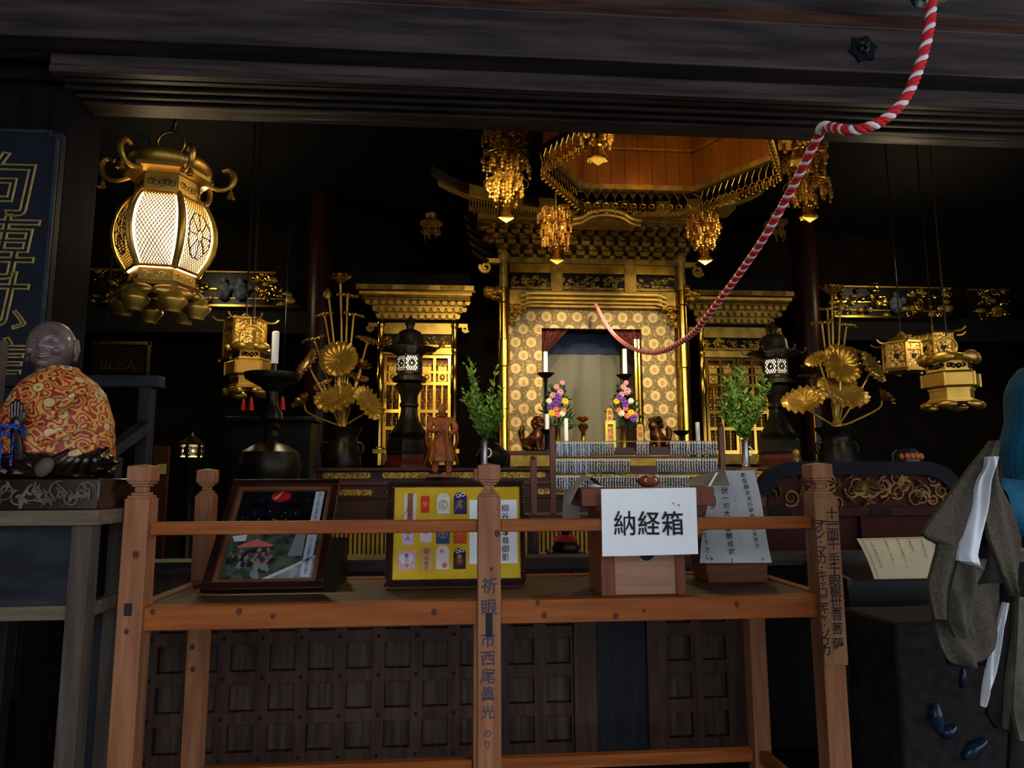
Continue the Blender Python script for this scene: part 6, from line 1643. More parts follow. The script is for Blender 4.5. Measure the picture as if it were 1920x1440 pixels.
dots(26, .05, .5, .17, .33, .004, .009, 3, '7c6a64'); dots(12, .1, .5, .15, .34, .005, .011, 4, '23202c'); dots(8, .2, .5, .18, .3, .004, .008, 5, '7a2424'); dots(8, .05, .55, .02, .2, .008, .016, 6, '6c7078')
poly([(.10, .36), (.30, .44), (.50, .37), (.48, .355), (.12, .345)]).build('printed_tent', mat('print pink', 'b4625c', rough=.15), pf)
poly([(.42, 0), (1, .26), (1, .20), (1, 0)]).build('printed_slope', mat('print grey', '6a6a72', '8e8e96', rough=.15, scale=40), pf)
poly([(.42, 0), (1, .265), (1, .235), (.50, 0)], -.0050).build('printed_slope_edge', mat('print pale', 'a8a8a8', rough=.15), pf)
poly([(.68, .25), (.73, .49), (.84, .49), (.84, .25)]).build('printed_post', mat('print stone', '77767c', rough=.15), pf)
poly([(.02, .47), (.18, .49), (.18, .42), (.06, .41)]).build('printed_cloth', mat('print white', 'b8bcc0', rough=.15), pf)
for v0, v1, tx_ in ((.62, .99, '毎月十七日縁日の歓喜の様子'), (.03, .48, '一月十七日開眼大護摩供の様子')):
    (x0, y0), (x1, y1) = pp(.86, v0), pp(.965, v1); MB(Mf).box2((x0, y0, -.0055), (x1, y1, -.0046)).build('caption_strip', mat('caption paper', 'a2a8b4', rough=.6), pf)
    n = len(tx_); s_ = (y1 - y0) / (n + 1); MB(Mf).text(tx_, ((x0 + x1) / 2, y1 - s_, -.0042), (1, 0, 0), (0, 1, 0), s_ * .98, bold=.01).build('lettering', INK, pf)
mb = MB().prism([(bl.x + .03, 2.53, zsh), (bl.x + .03, 2.835, zsh), (bl.x + .03, 2.835, zsh + .16)], (fw - .0, 0, 0)); mb.build('rest', BLACK, pf)

# ---- amulet display frame
Yc = 2.60; lean = .05
c0 = V((P(722, 1094, Yc).x, Yc, zsh + .006)); c1 = P(985, 1094, Yc).x; ctop = P(722, 904, Yc + lean).z
yv = V((0, lean, ctop - c0.z)); ch_ = yv.length; cw_ = c1 - c0.x
Mc = frame4(c0, (1, 0, 0), yv)
cf = thing('amulet_display_frame', 'dark rope-edged frame with a bright yellow panel of temple amulets', 'display frame', (c0.x + cw_ / 2, Yc, zsh))
kx = cw_ / 263; ky = ch_ / 190
def cp(px, py): return ((px - 722) * kx, (1094 - py) * ky)
YEL = mat('yellow display cloth', 'c8a012','d6b42c', rough=.75, scale=9)
x0, y0 = cp(735, 1083); x1, y1 = cp(977, 914)
MB(Mc).box2((x0 - .004, y0 - .004, 0), (x1 + .004, y1 + .004, .004)).build('yellow_panel', YEL, cf)
mb = MB(Mc); B = 12.5 * kx
mb.box2((0, 0, -.012), (cw_, y0, .012)).box2((0, y1, -.012), (cw_, ch_, .012)).box2((0, y0, -.012), (x0, y1, .012)).box2((x1, y0, -.012), (cw_, y1, .012))
mb.build('frame', mat('dark frame core', '150c09', '20120d', rough=.4), cf)
mb = MB(Mc)
def twist(ax, ay, bx2, by2, w_):
    L_ = sqrt((bx2 - ax) ** 2 + (by2 - ay) ** 2); n = int(L_ / .0105); dx, dy = (bx2 - ax) / L_, (by2 - ay) / L_
    for i in range(n):
        t = (i + .5) * L_ / n; cx_, cy_ = ax + dx * t, ay + dy * t; h_ = w_ / 2 * .92; s = .55
        mb.tube([(cx_ - dy * -h_ - dx * h_ * s, cy_ + dx * -h_ - dy * h_ * s, .011), (cx_, cy_, .018), (cx_ + dy * -h_ + dx * h_ * s, cy_ - dx * -h_ + dy * h_ * s, .011)], .0042, 5)
twist(0, y0 / 2, cw_, y0 / 2, y0); twist(0, (y1 + ch_) / 2, cw_, (y1 + ch_) / 2, ch_ - y1); twist(x0 / 2, y0, x0 / 2, y1, x0); twist((x1 + cw_) / 2, y0, (x1 + cw_) / 2, y1, cw_ - x1)
mb.build('twisted_edge', mat('twisted frame edge', '24120c', '3c2016', rough=.35, scale=8), cf)
MB().box2((c0.x + .01, Yc - .02, zsh), (c0.x + cw_ - .01, Yc + .05, zsh + .006)).build('base_strip', SHB, cf)
mb = MB().prism([(c0.x + cw_ / 2 - .02, Yc + .02, zsh), (c0.x + cw_ / 2 - .02, Yc + .16, zsh), (c0.x + cw_ / 2 - .02, Yc + .06, c0.z + ch_ * .75)], (.04, 0, 0)); mb.build('back_rest', BLACK, cf)
ZF = .0045
def amu(label, name, shape, x0, y0, x1, y1, col, knot=None, text=None, tcol=None, extra=None, tsize=None, ty=None):
    (ax, ay), (bx2, by2) = cp(x0, y1), cp(x1, y0); w_ = bx2 - ax; h_ = by2 - ay; o = Mc @ V(((ax + bx2) / 2, ay, ZF))
    t = thing(name, label, 'amulet', o)
    if shape == 'bag': pts = [(ax, ay), (bx2, ay), (bx2, ay + h_ * .80), (bx2 - w_ * .14, ay + h_ * .94), (bx2 - w_ * .3, by2), (ax + w_ * .3, by2), (ax + w_ * .14, ay + h_ * .94), (ax, ay + h_ * .80)]
    else: pts = [(ax, ay), (bx2, ay), (bx2, by2), (ax, by2)]
    MB(Mc).prism([(x, y, ZF) for x, y in pts], (0, 0, .006 if shape == 'bag' else .003)).build('pouch' if shape == 'bag' else 'card', mat('amulet ' + col, col, rough=.6, bump=.15, bscale=300, c2=None), t, bevel=.001)
    zt = ZF + (.0065 if shape == 'bag' else .0033)
    if knot:
        mb = MB(Mc)
        for s in (-1, 1): mb.tube([((ax + bx2) / 2 + s * w_ * .17 + w_ * .15 * cos(a), by2 - h_ * .13 + w_ * .12 * sin(a) + s * w_ * .04, zt + .0015) for a in [2 * pi * i / 14 for i in range(14)]], .0016, 6, closed=True)
        mb.build('cord_knot', mat('knot ' + knot, knot, rough=.6), t)
    if extra: extra(t, ax, ay, w_, h_, zt)
    if text:
        s_ = (tsize or .5) * w_; MB(Mc).text(text, (ax + w_ / 2, ay + h_ * (ty or .62), zt + .0008), (1, 0, 0), (0, 1, 0), s_, pitch=1.05, bold=.02).build('lettering', mat('thread ' + tcol, tcol, rough=.5), t)
    return t
def ring_(col, u=.5, v=.45, r=.36):
    def f(t, ax, ay, w_, h_, zt):
        mb = MB(Mc)
        for q in (1, .8): mb.tube([(ax + w_ * u + w_ * r * q * cos(a), ay + h_ * v + w_ * r * q * sin(a), zt + .0004) for a in [2 * pi * i / 24 for i in range(24)]], .0009, 4, closed=True)
        mb.build('round_crest', mat('crest ' + col, col, rough=.4, metal=.3), t)
    return f
def disc_(col, items):
    def f(t, ax, ay, w_, h_, zt):
        for u, v, r in items: MB(Mc).prism([(ax + w_ * u + w_ * r * cos(2 * pi * i / 18), ay + h_ * v + w_ * r * sin(2 * pi * i / 18), zt) for i in range(18)], (0, 0, .0006)).build('printed_disc', mat('disc ' + col, col, rough=.6), t)
    return f
def band_(t, ax, ay, w_, h_, zt):
    MB(Mc).box2((ax + w_ * .30, ay, zt), (ax + w_ * .70, ay + h_, zt + .002)).build('wooden_slip', mat('slip brown', '6e3420', '8a4a30', rough=.5, scale=30), t)
def heart_(t, ax, ay, w_, h_, zt):
    pts = []
    for i in range(28):
        a = 2 * pi * i / 28; X = 16 * sin(a) ** 3; Y_ = 13 * cos(a) - 5 * cos(2 * a) - 2 * cos(3 * a) - cos(4 * a); pts.append((ax + w_ * .48 + X / 34 * w_ * .82, ay + h_ * .55 + Y_ / 34 * h_ * .80, zt))
    MB(Mc).prism(pts, (0, 0, .0006)).build('white_heart', mat('heart white', 'c8ccda', rough=.6), t)
nm = 'temple_amulet'
amu('long pale talisman with a red-brown centre slip, top left on the yellow panel', nm, 'card', 753, 926, 778, 990, 'c8beb0', extra=band_, text='御守護', tcol='7c2c20', tsize=.3, ty=.66)
amu('small bright red card amulet with gilt edge on the yellow panel', nm, 'card', 786, 931, 802, 962, 'c03016', text='守', tcol='e08a50', tsize=.6, ty=.5)
amu('white pouch amulet with a round pale gold crest on the yellow panel', nm, 'bag', 816, 926, 841, 965, 'd2d4c4', 'dcdcd0', '御守', '8c8a80', ring_('b0a468'), .3, .55)
amu('navy purple pouch amulet with white knot, top row on the yellow panel', nm, 'bag', 849, 925, 874, 965, '241a66', 'e6e6ea', '御守', 'b0a060', ring_('8c7838'), .3, .55)
amu('lilac card amulet half hidden by the rail on the yellow panel', nm, 'card', 752, 985, 773, 1021, 'c4b4cc', text='美人', tcol='8c2c34', tsize=.55, ty=.68)
amu('pale pink card amulet half hidden by the rail on the yellow panel', nm, 'card', 785, 985, 808, 1016, 'dcc2c8', text='幸', tcol='c8686c', tsize=.5, ty=.6)
amu('blue pouch amulet with gold wreath half hidden by the rail', nm, 'bag', 816, 975, 841, 1019, '1c4474', 'e6e6ea', '守', 'c8b060', ring_('c8a83c', v=.42), .35, .42)
amu('orange red pouch amulet with gold wreath half hidden by the rail', nm, 'bag', 849, 975, 873, 1019, 'c8401a', 'e6e6ea', '守', 'e0a868', ring_('e0962e', v=.42), .35, .42)
amu('square pink card amulet with a white heart at the lower left of the yellow panel', nm, 'card', 744, 1031, 778, 1066, 'cfa0a2', extra=heart_, text='愛力守', tcol='30283a', tsize=.24, ty=.72)
amu('beige gilt card amulet with a red sun and red writing in the bottom row', nm, 'card', 785, 1025, 811, 1068, 'b89a5c', extra=disc_('c04a3c', [(.5, .82, .22)]), text='安産守', tcol='a83c2c', tsize=.32, ty=.52)
amu('white pouch amulet with pink red flowers in the bottom row', nm, 'bag', 816, 1022, 841, 1066, 'd4ccc4', 'e0dcd8', extra=disc_('c8605a', [(.42, .78, .16), (.66, .18, .2)]))
amu('black brown pouch amulet with white knot in the bottom row', nm, 'bag', 849, 1028, 872, 1065, '2a1a14', 'e6e6ea', '眼力', 'b8985c', disc_('5a2a1c', [(.5, .4, .4)]), .36, .6)
def psheet(label, x0, y0, x1, y1, cols):
    (ax, ay), (bx2, by2) = cp(x0, y1), cp(x1, y0); t = thing('paper_slip', label, 'paper', Mc @ V(((ax + bx2) / 2, ay, ZF)))
    MB(Mc).box2((ax, ay, ZF), (bx2, by2, ZF + .001)).build('paper', PAPER, t)
    for col, px, py, pitch, txt, s_ in cols:
        x, y = cp(px, py); mb = MB(Mc); mb.text(txt, (x, y, ZF + .0014), (1, 0, 0), (0, 1, 0), s_ * kx, pitch=pitch, bold=.01, jit=.05); mb.build('lettering', INK, t)
psheet('white paper with large brush writing on the right of the yellow panel', 925, 939, 971, 1056, [('k', 948, 955, .99, '柳谷観本尊御影', 15.5)])
psheet('white paper mostly hidden behind the middle post, on the yellow panel', 879, 939, 924, 1056, [('k', 900, 957, 1.0, '根谷御開札札札', 14)])

# ---- sutra box with its sign
YB_ = 2.335
q0 = P(1128, 1117, YB_); q1 = P(1287, 1117, YB_)
sb = thing('sutra_box', 'brown wooden sutra offering box with a wide overhanging lid', 'box', ((q0.x + q1.x) / 2, YB_, zsh))
BOXW = m_wood(2, 'box brown wood', '66341f','7a452e', .5, False); BOXP = m_wood(0, 'box pale panel', '946a52','a67e66', .55, False)
ztb = P(1200, 953, YB_).z; DB = .20
mb = MB()
for x0, x1 in ((q0.x, q0.x + .046), (q1.x - .032, q1.x)): mb.box2((x0, YB_, zsh), (x1, YB_ + .05, ztb))
mb.box2((q0.x, YB_ + .05, zsh), (q0.x + .015, YB_ + DB, ztb)).box2((q1.x - .015, YB_ + .05, zsh), (q1.x, YB_ + DB, ztb)).box2((q0.x, YB_ + DB, zsh), (q1.x, YB_ + DB + .015, ztb)).box2((q0.x + .046, YB_ + .012, zsh), (q1.x - .032, YB_ + .04, zsh + .006))
mb.build('body', BOXW, sb, bevel=.002)
MB().box2((q0.x + .046, YB_ + .008, zsh + .004), (q1.x - .032, YB_ + .025, ztb)).build('front_panel', BOXP, sb)
hq = P(1212, 1036, YB_ + .006); MB().lathe([(.034, 0), (.034, .004), (.026, .004)], 28, (hq.x, YB_ + .008, hq.z), R=rot('X', pi / 2), caps=False).build('hole_rim', mat('hole rim', '8a7468', rough=.5), sb)
MB().lathe([(.0, .0012), (.027, .0012), (.027, .0)], 24, (hq.x, YB_ + .0078, hq.z), R=rot('X', pi / 2), caps=False).build('round_hole', BLACK, sb)
l0 = P(1088, 935, YB_ + .01); l1 = P(1336, 935, YB_ + .01)
z1, z0 = P(1200, 914, YB_).z, P(1200, 949, YB_).z
mb = MB().box2((l0.x, YB_ - .012, z0), (l1.x, YB_ + DB + .02, z1)); mb.build('lid', BOXW, sb, bevel=.004)
MB().box2((q0.x - .012, YB_ - .006, z0 - .012), (q1.x + .012, YB_ + DB + .016, z0)).build('lid_moulding', BOXW, sb, bevel=.002)
Ysg = YF - .024
a = P(1129, 1043, Ysg); b = P(1304, 916, Ysg)
sg = thing('paper_sign', 'white paper sign with three large brushed characters on the rail', 'sign', ((a.x + b.x) / 2, Ysg, a.z))
MB().sheet(lambda u, v: (a.x + (b.x - a.x) * u, Ysg - .0035 - .0025 * sin(u * 5 + v * 2), a.z + (b.z - a.z) * v + .003 * u), 16, 12, (0, .0012, 0)).build('paper', PAPER, sg)
mb = MB()
for ch, px in (('納', 1171), ('経', 1217), ('箱', 1261)):
    mb.text(ch, P(px, 981, Ysg - .0085), (1, 0, 0), (0, 0, 1), .083, bold=.010, sx=.92, jit=.03, seed=px)
mb.build('lettering', INK, sg)
mb = MB()
for px, py in ((1263, 944), (1273, 947)): mb.box(P(px, py, Ysg - .0075), (.008, .0006, .003), rot('Y', .8))
mb.build('torn_mark', mat('brown marks', '8a5a4c', rough=.7), sg)
# papers on the lid
ZL = z1
def curl(label, name, fn, m, nu=20, nv=10, th=(0, 0, .0008)):
    t = MB().sheet(fn, nu, nv, th); p = V(fn(.5, .0)); o = t.build(name, m, loc=p); tag(o, label, 'paper'); return o
curl('grey paper sheet curling up and over the left end of the sutra box lid', 'curled_paper', lambda u, v: (P(1122 - 62 * u, 940, YB_ + .1).x, YB_ + .03 + .14 * v - .02 * u, ZL + .004 + .030 * sin(min(1, u * 1.5) * pi) - max(0, u - .72) * .22 + .008 * v), PAPERG)
curl('pale grey paper strip hanging down left of the sutra box lid', 'hanging_paper', lambda u, v: (P(1060 + 33 * u + 6 * (v ** 3) * (1 - u), 940, YB_ + .16).x, YB_ + .225 + .008 * sin(u * 3) + .008 * v, P(1075, 975 - 58 * v, YB_ + .2).z - .004 * u), PAPERG, 10, 14, (0, .001, 0))
curl('white folded paper standing on the left of the sutra box lid', 'folded_paper', lambda u, v: (P(1106 + 22 * u, 912, YB_ + .17).x, YB_ + .165 + .02 * abs(u - .5), ZL + .001 + .034 * v * (1 - abs(u - .35) * 1.4)), PAPER, 10, 4, (0, .001, 0))
curl('worn beige paper sheet rising behind the lid of the sutra box', 'curled_paper', lambda u, v: (P(1283 + 72 * u, 900, YB_ + .18).x, YB_ + .12 + .055 * v + .01 * sin(u * 4), ZL + .004 + (.004 + .050 * (.25 + .9 * u)) * v), mat('beige paper', '6e6856','7e7864', rough=.8, scale=8), 14, 8)
curl('thin grey sheet bending up rearmost at the left end of the sutra box lid', 'fanned_paper', lambda u, v: (P(1126 - 62 * u, 930, YB_ + .1).x, YB_ + .188 + .028 * v, ZL + .001 + .028 * sin(min(1, u * 1.25) * pi * .8) - max(0, u - .78) * .12), PAPERG)
curl('white paper edge curling down over the right end of the sutra box lid', 'curled_edge', lambda u, v: (P(1322 + 20 * sin(u * pi * .75), 930, YB_ + .06).x, YB_ + .05 + .05 * v, P(1330, 911 + 44 * u, YB_ + .06).z), PAPER, 12, 4, (.0012, 0, 0))
curl('small cream folded paper standing at the right end of the sutra box lid', 'folded_paper', lambda u, v: (P(1322 + 6 * u + 16 * v, 915, YB_ + .13).x, YB_ + .10 + .01 * u, ZL + .0015 + .048 * v), PAPER, 6, 6, (0, .001, 0))
# long notice
YN = 2.575
def nx(u, v):
    xl_ = 1333 - 26 * (1 - v) if True else 0; xr_ = 1413 + 30 * (1 - v)
    return xl_ + (xr_ - xl_) * u, 1054 - 172 * v
def nfn(u, v):
    px, py = nx(u, v); q = P(px, py, YN); q.y += -.03 * (1 - v) + .012 * sin(v * 5 + u) - .012 * (max(0, .25 - u) * 4) ** 2 * (v > .5) * .8; return q
nt_ = thing('long_notice', 'tall curling grey-white notice with brush writing right of the sutra box', 'notice', P(1375, 1054, YN))
MB().sheet(nfn, 20, 24, (0, .001, 0)).build('paper', mat('notice paper', '9a9ca2','aeaeac', rough=.8, scale=6), nt_)
def ncol(txt, x0, y0, x1, y1, size, mb):
    n = len(txt)
    for i, ch in enumerate(txt):
        f_ = i / max(1, n - 1); px = x0 + (x1 - x0) * f_; py = y0 + (y1 - y0) * f_; v = (1054 - py) / 172; u = (px - nx(0, v)[0]) / (nx(1, v)[0] - nx(0, v)[0]); q = V(nfn(u, v)); q.y -= .0035
        mb.text(ch, q, (1, 0, 0), (0, 0, 1), size, bold=.008, jit=.08, seed=i)
mb = MB()
ncol('「降伏一切大魔最勝成就」', 1352, 891, 1370, 1047, .0245, mb); ncol('新型肺炎流行早期終息を祈り', 1391, 891, 1417, 1022, .0185, mb); ncol('え唱して下さい', 1315, 964, 1324, 1043, .022, mb)
ncol('ごうぶくいっさい', 1368, 902, 1380, 965, .006, mb); ncol('さいしょうじょう', 1384, 1003, 1392, 1042, .006, mb)
mb.build('lettering', INK, nt_)
for px, py, c_ in ((1330, 1049, '6a6a60'), (1427, 1049, '8c8e90')): MB().ball(V(nfn((px - nx(0, .04)[0]) / (nx(1, .04)[0] - nx(0, .04)[0]), .04)) - V((0, .003, 0)), (.005, .003, .005), 10, 6).build('thumb_tack', mat('tack ' + c_, c_, rough=.3, metal=.5), nt_)
# second box carrying the notice
YB2 = 2.585
a = P(1322, 1105, YB2); b = P(1440, 1100, YB2); zt2_ = P(1380, 900, YB2).z
t = thing('brown_box', 'plain brown box standing behind the notice on the shelf', 'box', ((a.x + b.x) / 2, YB2, zsh))
mb = MB().prism([(a.x + .015, YB2, zsh), (b.x, YB2, zsh), (b.x + .005, YB2, zsh + .16), (a.x - .012, YB2, zsh + .16)], (0, .16, 0)); mb.build('body', m_wood(0, 'plain brown box wood', '4e2a12','5e361a', .55, False), t, bevel=.003)
MB().box2((a.x - .02, YB2 - .0, zsh + .16), (b.x + .0, YB2 + .17, zsh + .175)).build('lid', BOXW, t)
MB().box2((P(1350, 900, YB2).x, YB2 + .06, zsh + .175), (P(1404, 900, YB2).x, YB2 + .07, zt2_ - .01)).build('upright', BOXW, t)
# tiger figure
q = P(1214, 914, YB_ + .17); t = thing('tiger_figurine', 'small orange brown animal figurine peeping over the sutra box lid', 'figurine', (q.x, YB_ + .14, ZL))
TG = mat('orange brown paint', '7a3a1c', '8c4a26', rough=.5, scale=20)
MB().ball((q.x - .004, YB_ + .14, ZL + .021), (.040, .034, .0215), 20, 14, fn=lambda az, el: 1 + .08 * gs(el, .2, .3)).build('head', TG, t)
for s in (-1, 1): MB().ball((q.x - .004 + s * .03, YB_ + .14, ZL + .034), (.009, .008, .010), 8, 6).build('ear', mat('pale ear', 'c8b8a0', rough=.6), t)
for s in (-1, 1): MB().ball((q.x - .004 + s * .016, YB_ + .110, ZL + .024), (.006, .004, .006), 8, 6).build('eye', PAPER, t)
mb = MB()
for s in (-1, 1): mb.ball((q.x - .004 + s * .016, YB_ + .1065, ZL + .024), (.0028, .002, .0028), 8, 6); mb.tube([(q.x - .004 + s * .02, YB_ + .117, ZL + .034), (q.x - .004 + s * .008, YB_ + .116, ZL + .0365)], .0016, 5)
mb.build('stripe', INK, t)
# doll under the rack
q = P(1066, 1030, 4.0); t = thing('small_figure', 'small dark seated figure with a red collar glimpsed under the rail', 'figurine', (q.x, 4.1, .5)); 
MB().box2((q.x - .10, 4.0, .5), (q.x + .10, 4.2, P(1066, 1036, 4.0).z)).build('pedestal', BLACK, t)
zz0 = P(1066, 1036, 4.0).z
MB().lathe([(.075, zz0), (.08, zz0 + .02), (.06, zz0 + .06), (.04, zz0 + .085), (.02, zz0 + .095)], 20, (q.x, 4.1, 0), fn=lambda th, i: 1 + .05 * sin(6 * th)).build('body', BRONZE, t)
mb = MB(); head(mb, (q.x, 4.1, zz0 + .12), .034, 0, nu=28, nv=22); mb.build('head', BRONZE, t)
MB().lathe([(.075, zz0 + .055), (.065, zz0 + .075), (.042, zz0 + .09)], 20, (q.x, 4.1, 0), caps=False).build('red_collar', mat('red bib', '8c1a12', rough=.7), t)

# ================================================================== RIGHT SIDE
# carved low bench front
YH = 3.75
hq0 = P(1420, 1000, YH); hq1 = P(1806, 1000, YH); zh = lambda py, px=1600: P(px, py, YH).z
RDK = mat('dark red lacquer panel', '2c0e0b','3a1511', rough=.7, spec=.1, scale=4); BLK2 = mat('dull blue black edge', '0c0f15','12161d', rough=.7, scale=6, spec=.1)
bn = thing('carved_altar_screen', 'dark red low screen with arched black frame and carved scrolls at right', 'screen', ((hq0.x + hq1.x) / 2, YH, .5))
def arch(px0, px1, ytop, ysh, n=10):
    pts = []
    for i in range(n + 1):
        t = i / n * pi / 2; pts.append((px0 + (px1 - px0) * .19 * (1 - cos(t)), ysh - (ysh - ytop) * sin(t)))
    for i in range(n + 1):
        t = pi / 2 - i / n * pi / 2; pts.append((px1 - (px1 - px0) * .19 * (1 - cos(t)), ysh - (ysh - ytop) * sin(t)))
    return pts
outer = arch(1420, 1806, 865, 925); inner = arch(1446, 1784, 890, 930)
so = [V((P(a, b, YH).x, YH, P(a, b, YH).z)) for a, b in outer]; si = [V((P(a, b, YH).x, YH, P(a, b, YH).z)) for a, b in inner]
mb = MB()
for i in range(len(so) - 1): mb.prism([so[i], so[i + 1], si[i + 1], si[i]], (0, .06, 0))
mb.build('arched_frame', BLK2, bn)
mb = MB().prism(si + [V((hq1.x - .03, YH, zh(975))), V((hq0.x + .03, YH, zh(975)))], (0, .0, 0)) if False else MB().prism([V((q.x, YH + .03, q.z)) for q in si] + [V((hq1.x - .03, YH + .03, zh(1060))), V((hq0.x + .03, YH + .03, zh(1060)))], (0, .02, 0))
mb.build('panel', RDK, bn)
MB().box2((hq0.x, YH - .01, zh(968)), (hq1.x, YH + .05, zh(950))).build('cross_band', RDK, bn, bevel=.004)
for px in (1440, 1630, 1790): MB().box2((P(px, 960, YH).x, YH - .014, zh(966)), (P(px, 960, YH).x + .12, YH - .008, zh(953))).build('band_fitting', BLK2, bn)
MB().box2((hq0.x, YH - .03, zh(1052)), (hq1.x, YH + .06, zh(1042))).build('lower_ledge', mat('gilt brown ledge', '5a3e1a', '6e4e24', rough=.4), bn)
MB().box2((hq0.x + .02, YH - .01, .5), (hq1.x - .02, YH + .05, zh(1052))).build('base', BLACK, bn)
for px in (1442, 1622, 1786): MB().box2((P(px, 1000, YH).x - .02, YH + .0, zh(1042)), (P(px, 1000, YH).x + .02, YH + .04, zh(968))).build('stile', RDK, bn)
CARV = mat('dull carved wood', '4a3018','7c5c2c', rough=.5, metal=.3, scale=14)
rd = random.Random(17); mb = MB()
for i in range(60):
    px = rd.uniform(1452, 1778); py = rd.uniform(896, 944)
    if (px < 1480 or px > 1750) and py < 915: continue
    c = P(px, py, YH + .025)
    if i % 2: mb.tube(scroll(c, rd.uniform(.03, .055), 1.5, rd.uniform(0, 6), n=14), [.010 - .0004 * j for j in range(15)], 6)
    else:
        a = rd.uniform(0, 6); d = V((cos(a), 0, sin(a))); mb.tube([c, c + d * .03 + V((0, -.012, 0)), c + d * .07], [.006, .016, .002], 6, flat=.6)
for k in range(9):
    a = pi * k / 8; c = P(1626, 912, YH + .02); d = V((cos(a), 0, .6 * sin(a) - .2)); mb.tube([c, c + d * .05 + V((0, -.02, 0)), c + d * .10], [.008, .02, .002], 6)
mb.build('carved_scrolls', CARV, bn)
q = P(1700, 858, 4.6); k = pxm(1700, 858, 4.6); t = thing('patterned_jar', 'small dark jar with orange pattern above the carved screen', 'jar', (q.x, 4.6, .5))
MB().lathe([(14 * k, .5), (14 * k, P(1700, 880, 4.6).z), (24 * k, P(1700, 866, 4.6).z), (23 * k, P(1700, 850, 4.6).z), (15 * k, P(1700, 842, 4.6).z)], 24, (q.x, 4.6, 0)).build('jar', mat('dark jar glaze', '0a0d18', '141a2a', rough=.2), t)
mb = MB()
for i in range(6): a = -pi / 2 - .9 + i * .36; mb.ball((q.x + 23.5 * k * cos(a), 4.6 + 23.5 * k * sin(a), P(1700, 857, 4.6).z), (4 * k, 4 * k, 6 * k), 8, 6)
mb.build('orange_flower', mat('orange glaze', '9c4c1e', rough=.3), t)
q = P(1707 - 214, 852, 6.9); t = thing('bronze_bell_knob', 'small brass finial post beside the right pedestal lamp', 'ornament', (P(1493, 858, 6.6).x, 6.6, .5)); k = pxm(1493, 855, 6.6); x = P(1493, 858, 6.6).x; z = lambda py: P(1493, py, 6.6).z
MB().lathe([(4 * k, .5), (4 * k, z(864)), (6 * k, z(862)), (3 * k, z(858)), (6 * k, z(852)), (6 * k, z(846)), (2 * k, z(842)), (0, z(841))], 14, (x, 6.6, 0)).build('post', GOLDB, t)

# notice tray and sheet
YTr = 2.75
a = P(1560, 1062, YTr + .30); tr_ = thing('notice_tray', 'dark shallow tray on a stone block at right holding a printed sheet', 'tray', (P(1700, 1085, YTr).x, YTr, 0))
tx0_, tx1_ = P(1588, 1085, YTr).x, P(1890, 1085, YTr).x; zt_ = P(1700, 1086, YTr).z
stz = P(1700, 1166, 2.45).z
MB().box2((tx0_, YTr, zt_ - .09), (tx1_, YTr + .02, zt_)).build('front_edge', BLACK, tr_, bevel=.004)
MB().box2((tx0_, YTr, zt_ - .10), (tx1_, YTr + .34, zt_ - .085)).build('bottom', BLACK, tr_)
mb = MB().bar((tx0_ + .01, YTr, zt_ - .02), (tx0_ + .01, YTr + .34, zt_ + .015), .02, .05); mb.build('side_edge', BROWNL, tr_)
MB().box2((tx0_, YTr + .32, zt_ - .09), (tx1_, YTr + .34, zt_ + .02)).build('back_edge', BROWNL, tr_)
MB().lathe([(.17, 0), (.15, .03), (.13, zt_ - .2), (.22, zt_ - .1)], 24, ((tx0_ + tx1_) / 2 + .02, YTr + .17, 0)).build('stand', BLACK, tr_)
bl_ = P(1640, 1086, YTr + .03); br_ = P(1764, 1088, YTr + .03); tl_ = P(1605, 1010, YTr + .20)
ps = thing('printed_sheet', 'cream sheet of small printed columns propped in the dark tray at right', 'paper', P(1690, 1086, YTr + .03))
MX = P(1800, 1086, YTr + .03).x
def pfn(u, v):
    xb = bl_.x + (MX - bl_.x) * u; xt = P(1606, 1010, YTr + .2).x + (P(1790, 1006, YTr + .2).x - P(1606, 1010, YTr + .2).x) * u
    return V((xb + (xt - xb) * v ** .8, YTr + .03 + .17 * v, bl_.z - .006 + (tl_.z - bl_.z + .006) * v + .006 * u * v + .012 * sin(v * pi)))
MB().sheet(pfn, 10, 12, (0, .001, .0004)).build('paper', mat('cream paper', 'bcad90','c8ba9c', rough=.8, scale=5), ps)
rd = random.Random(6)
for cI, u in enumerate((.12, .27, .40, .52, .64, .76, .88)):
    mb = MB(); n = rd.randint(6, 12); v0 = .9 if cI % 2 else .93
    txt = '一心十方光明願我開眼観音千手本尊身心御礼'
    for i in range(n):
        v = v0 - i * .062
        if v < .1: break
        q = pfn(u, v) + V((0, -.0025, .002)); mb.text(txt[(i * 3 + cI * 5) % len(txt)], q, (1, 0, 0), (0, .17, tl_.z - bl_.z), .0085, bold=.02)
    mb.build('lettering', INKG, ps)
mb = MB(); mb.tube([pfn(.045, .06 + .9 * i / 10) + V((0, -.002, .002)) for i in range(11)], .0008, 4); mb.tube([pfn(.045 + .9 * i / 6, .955) + V((0, -.002, .002)) for i in range(7)], .0008, 4); mb.build('border_line', mat('green border', '5a5a30', rough=.7), ps)
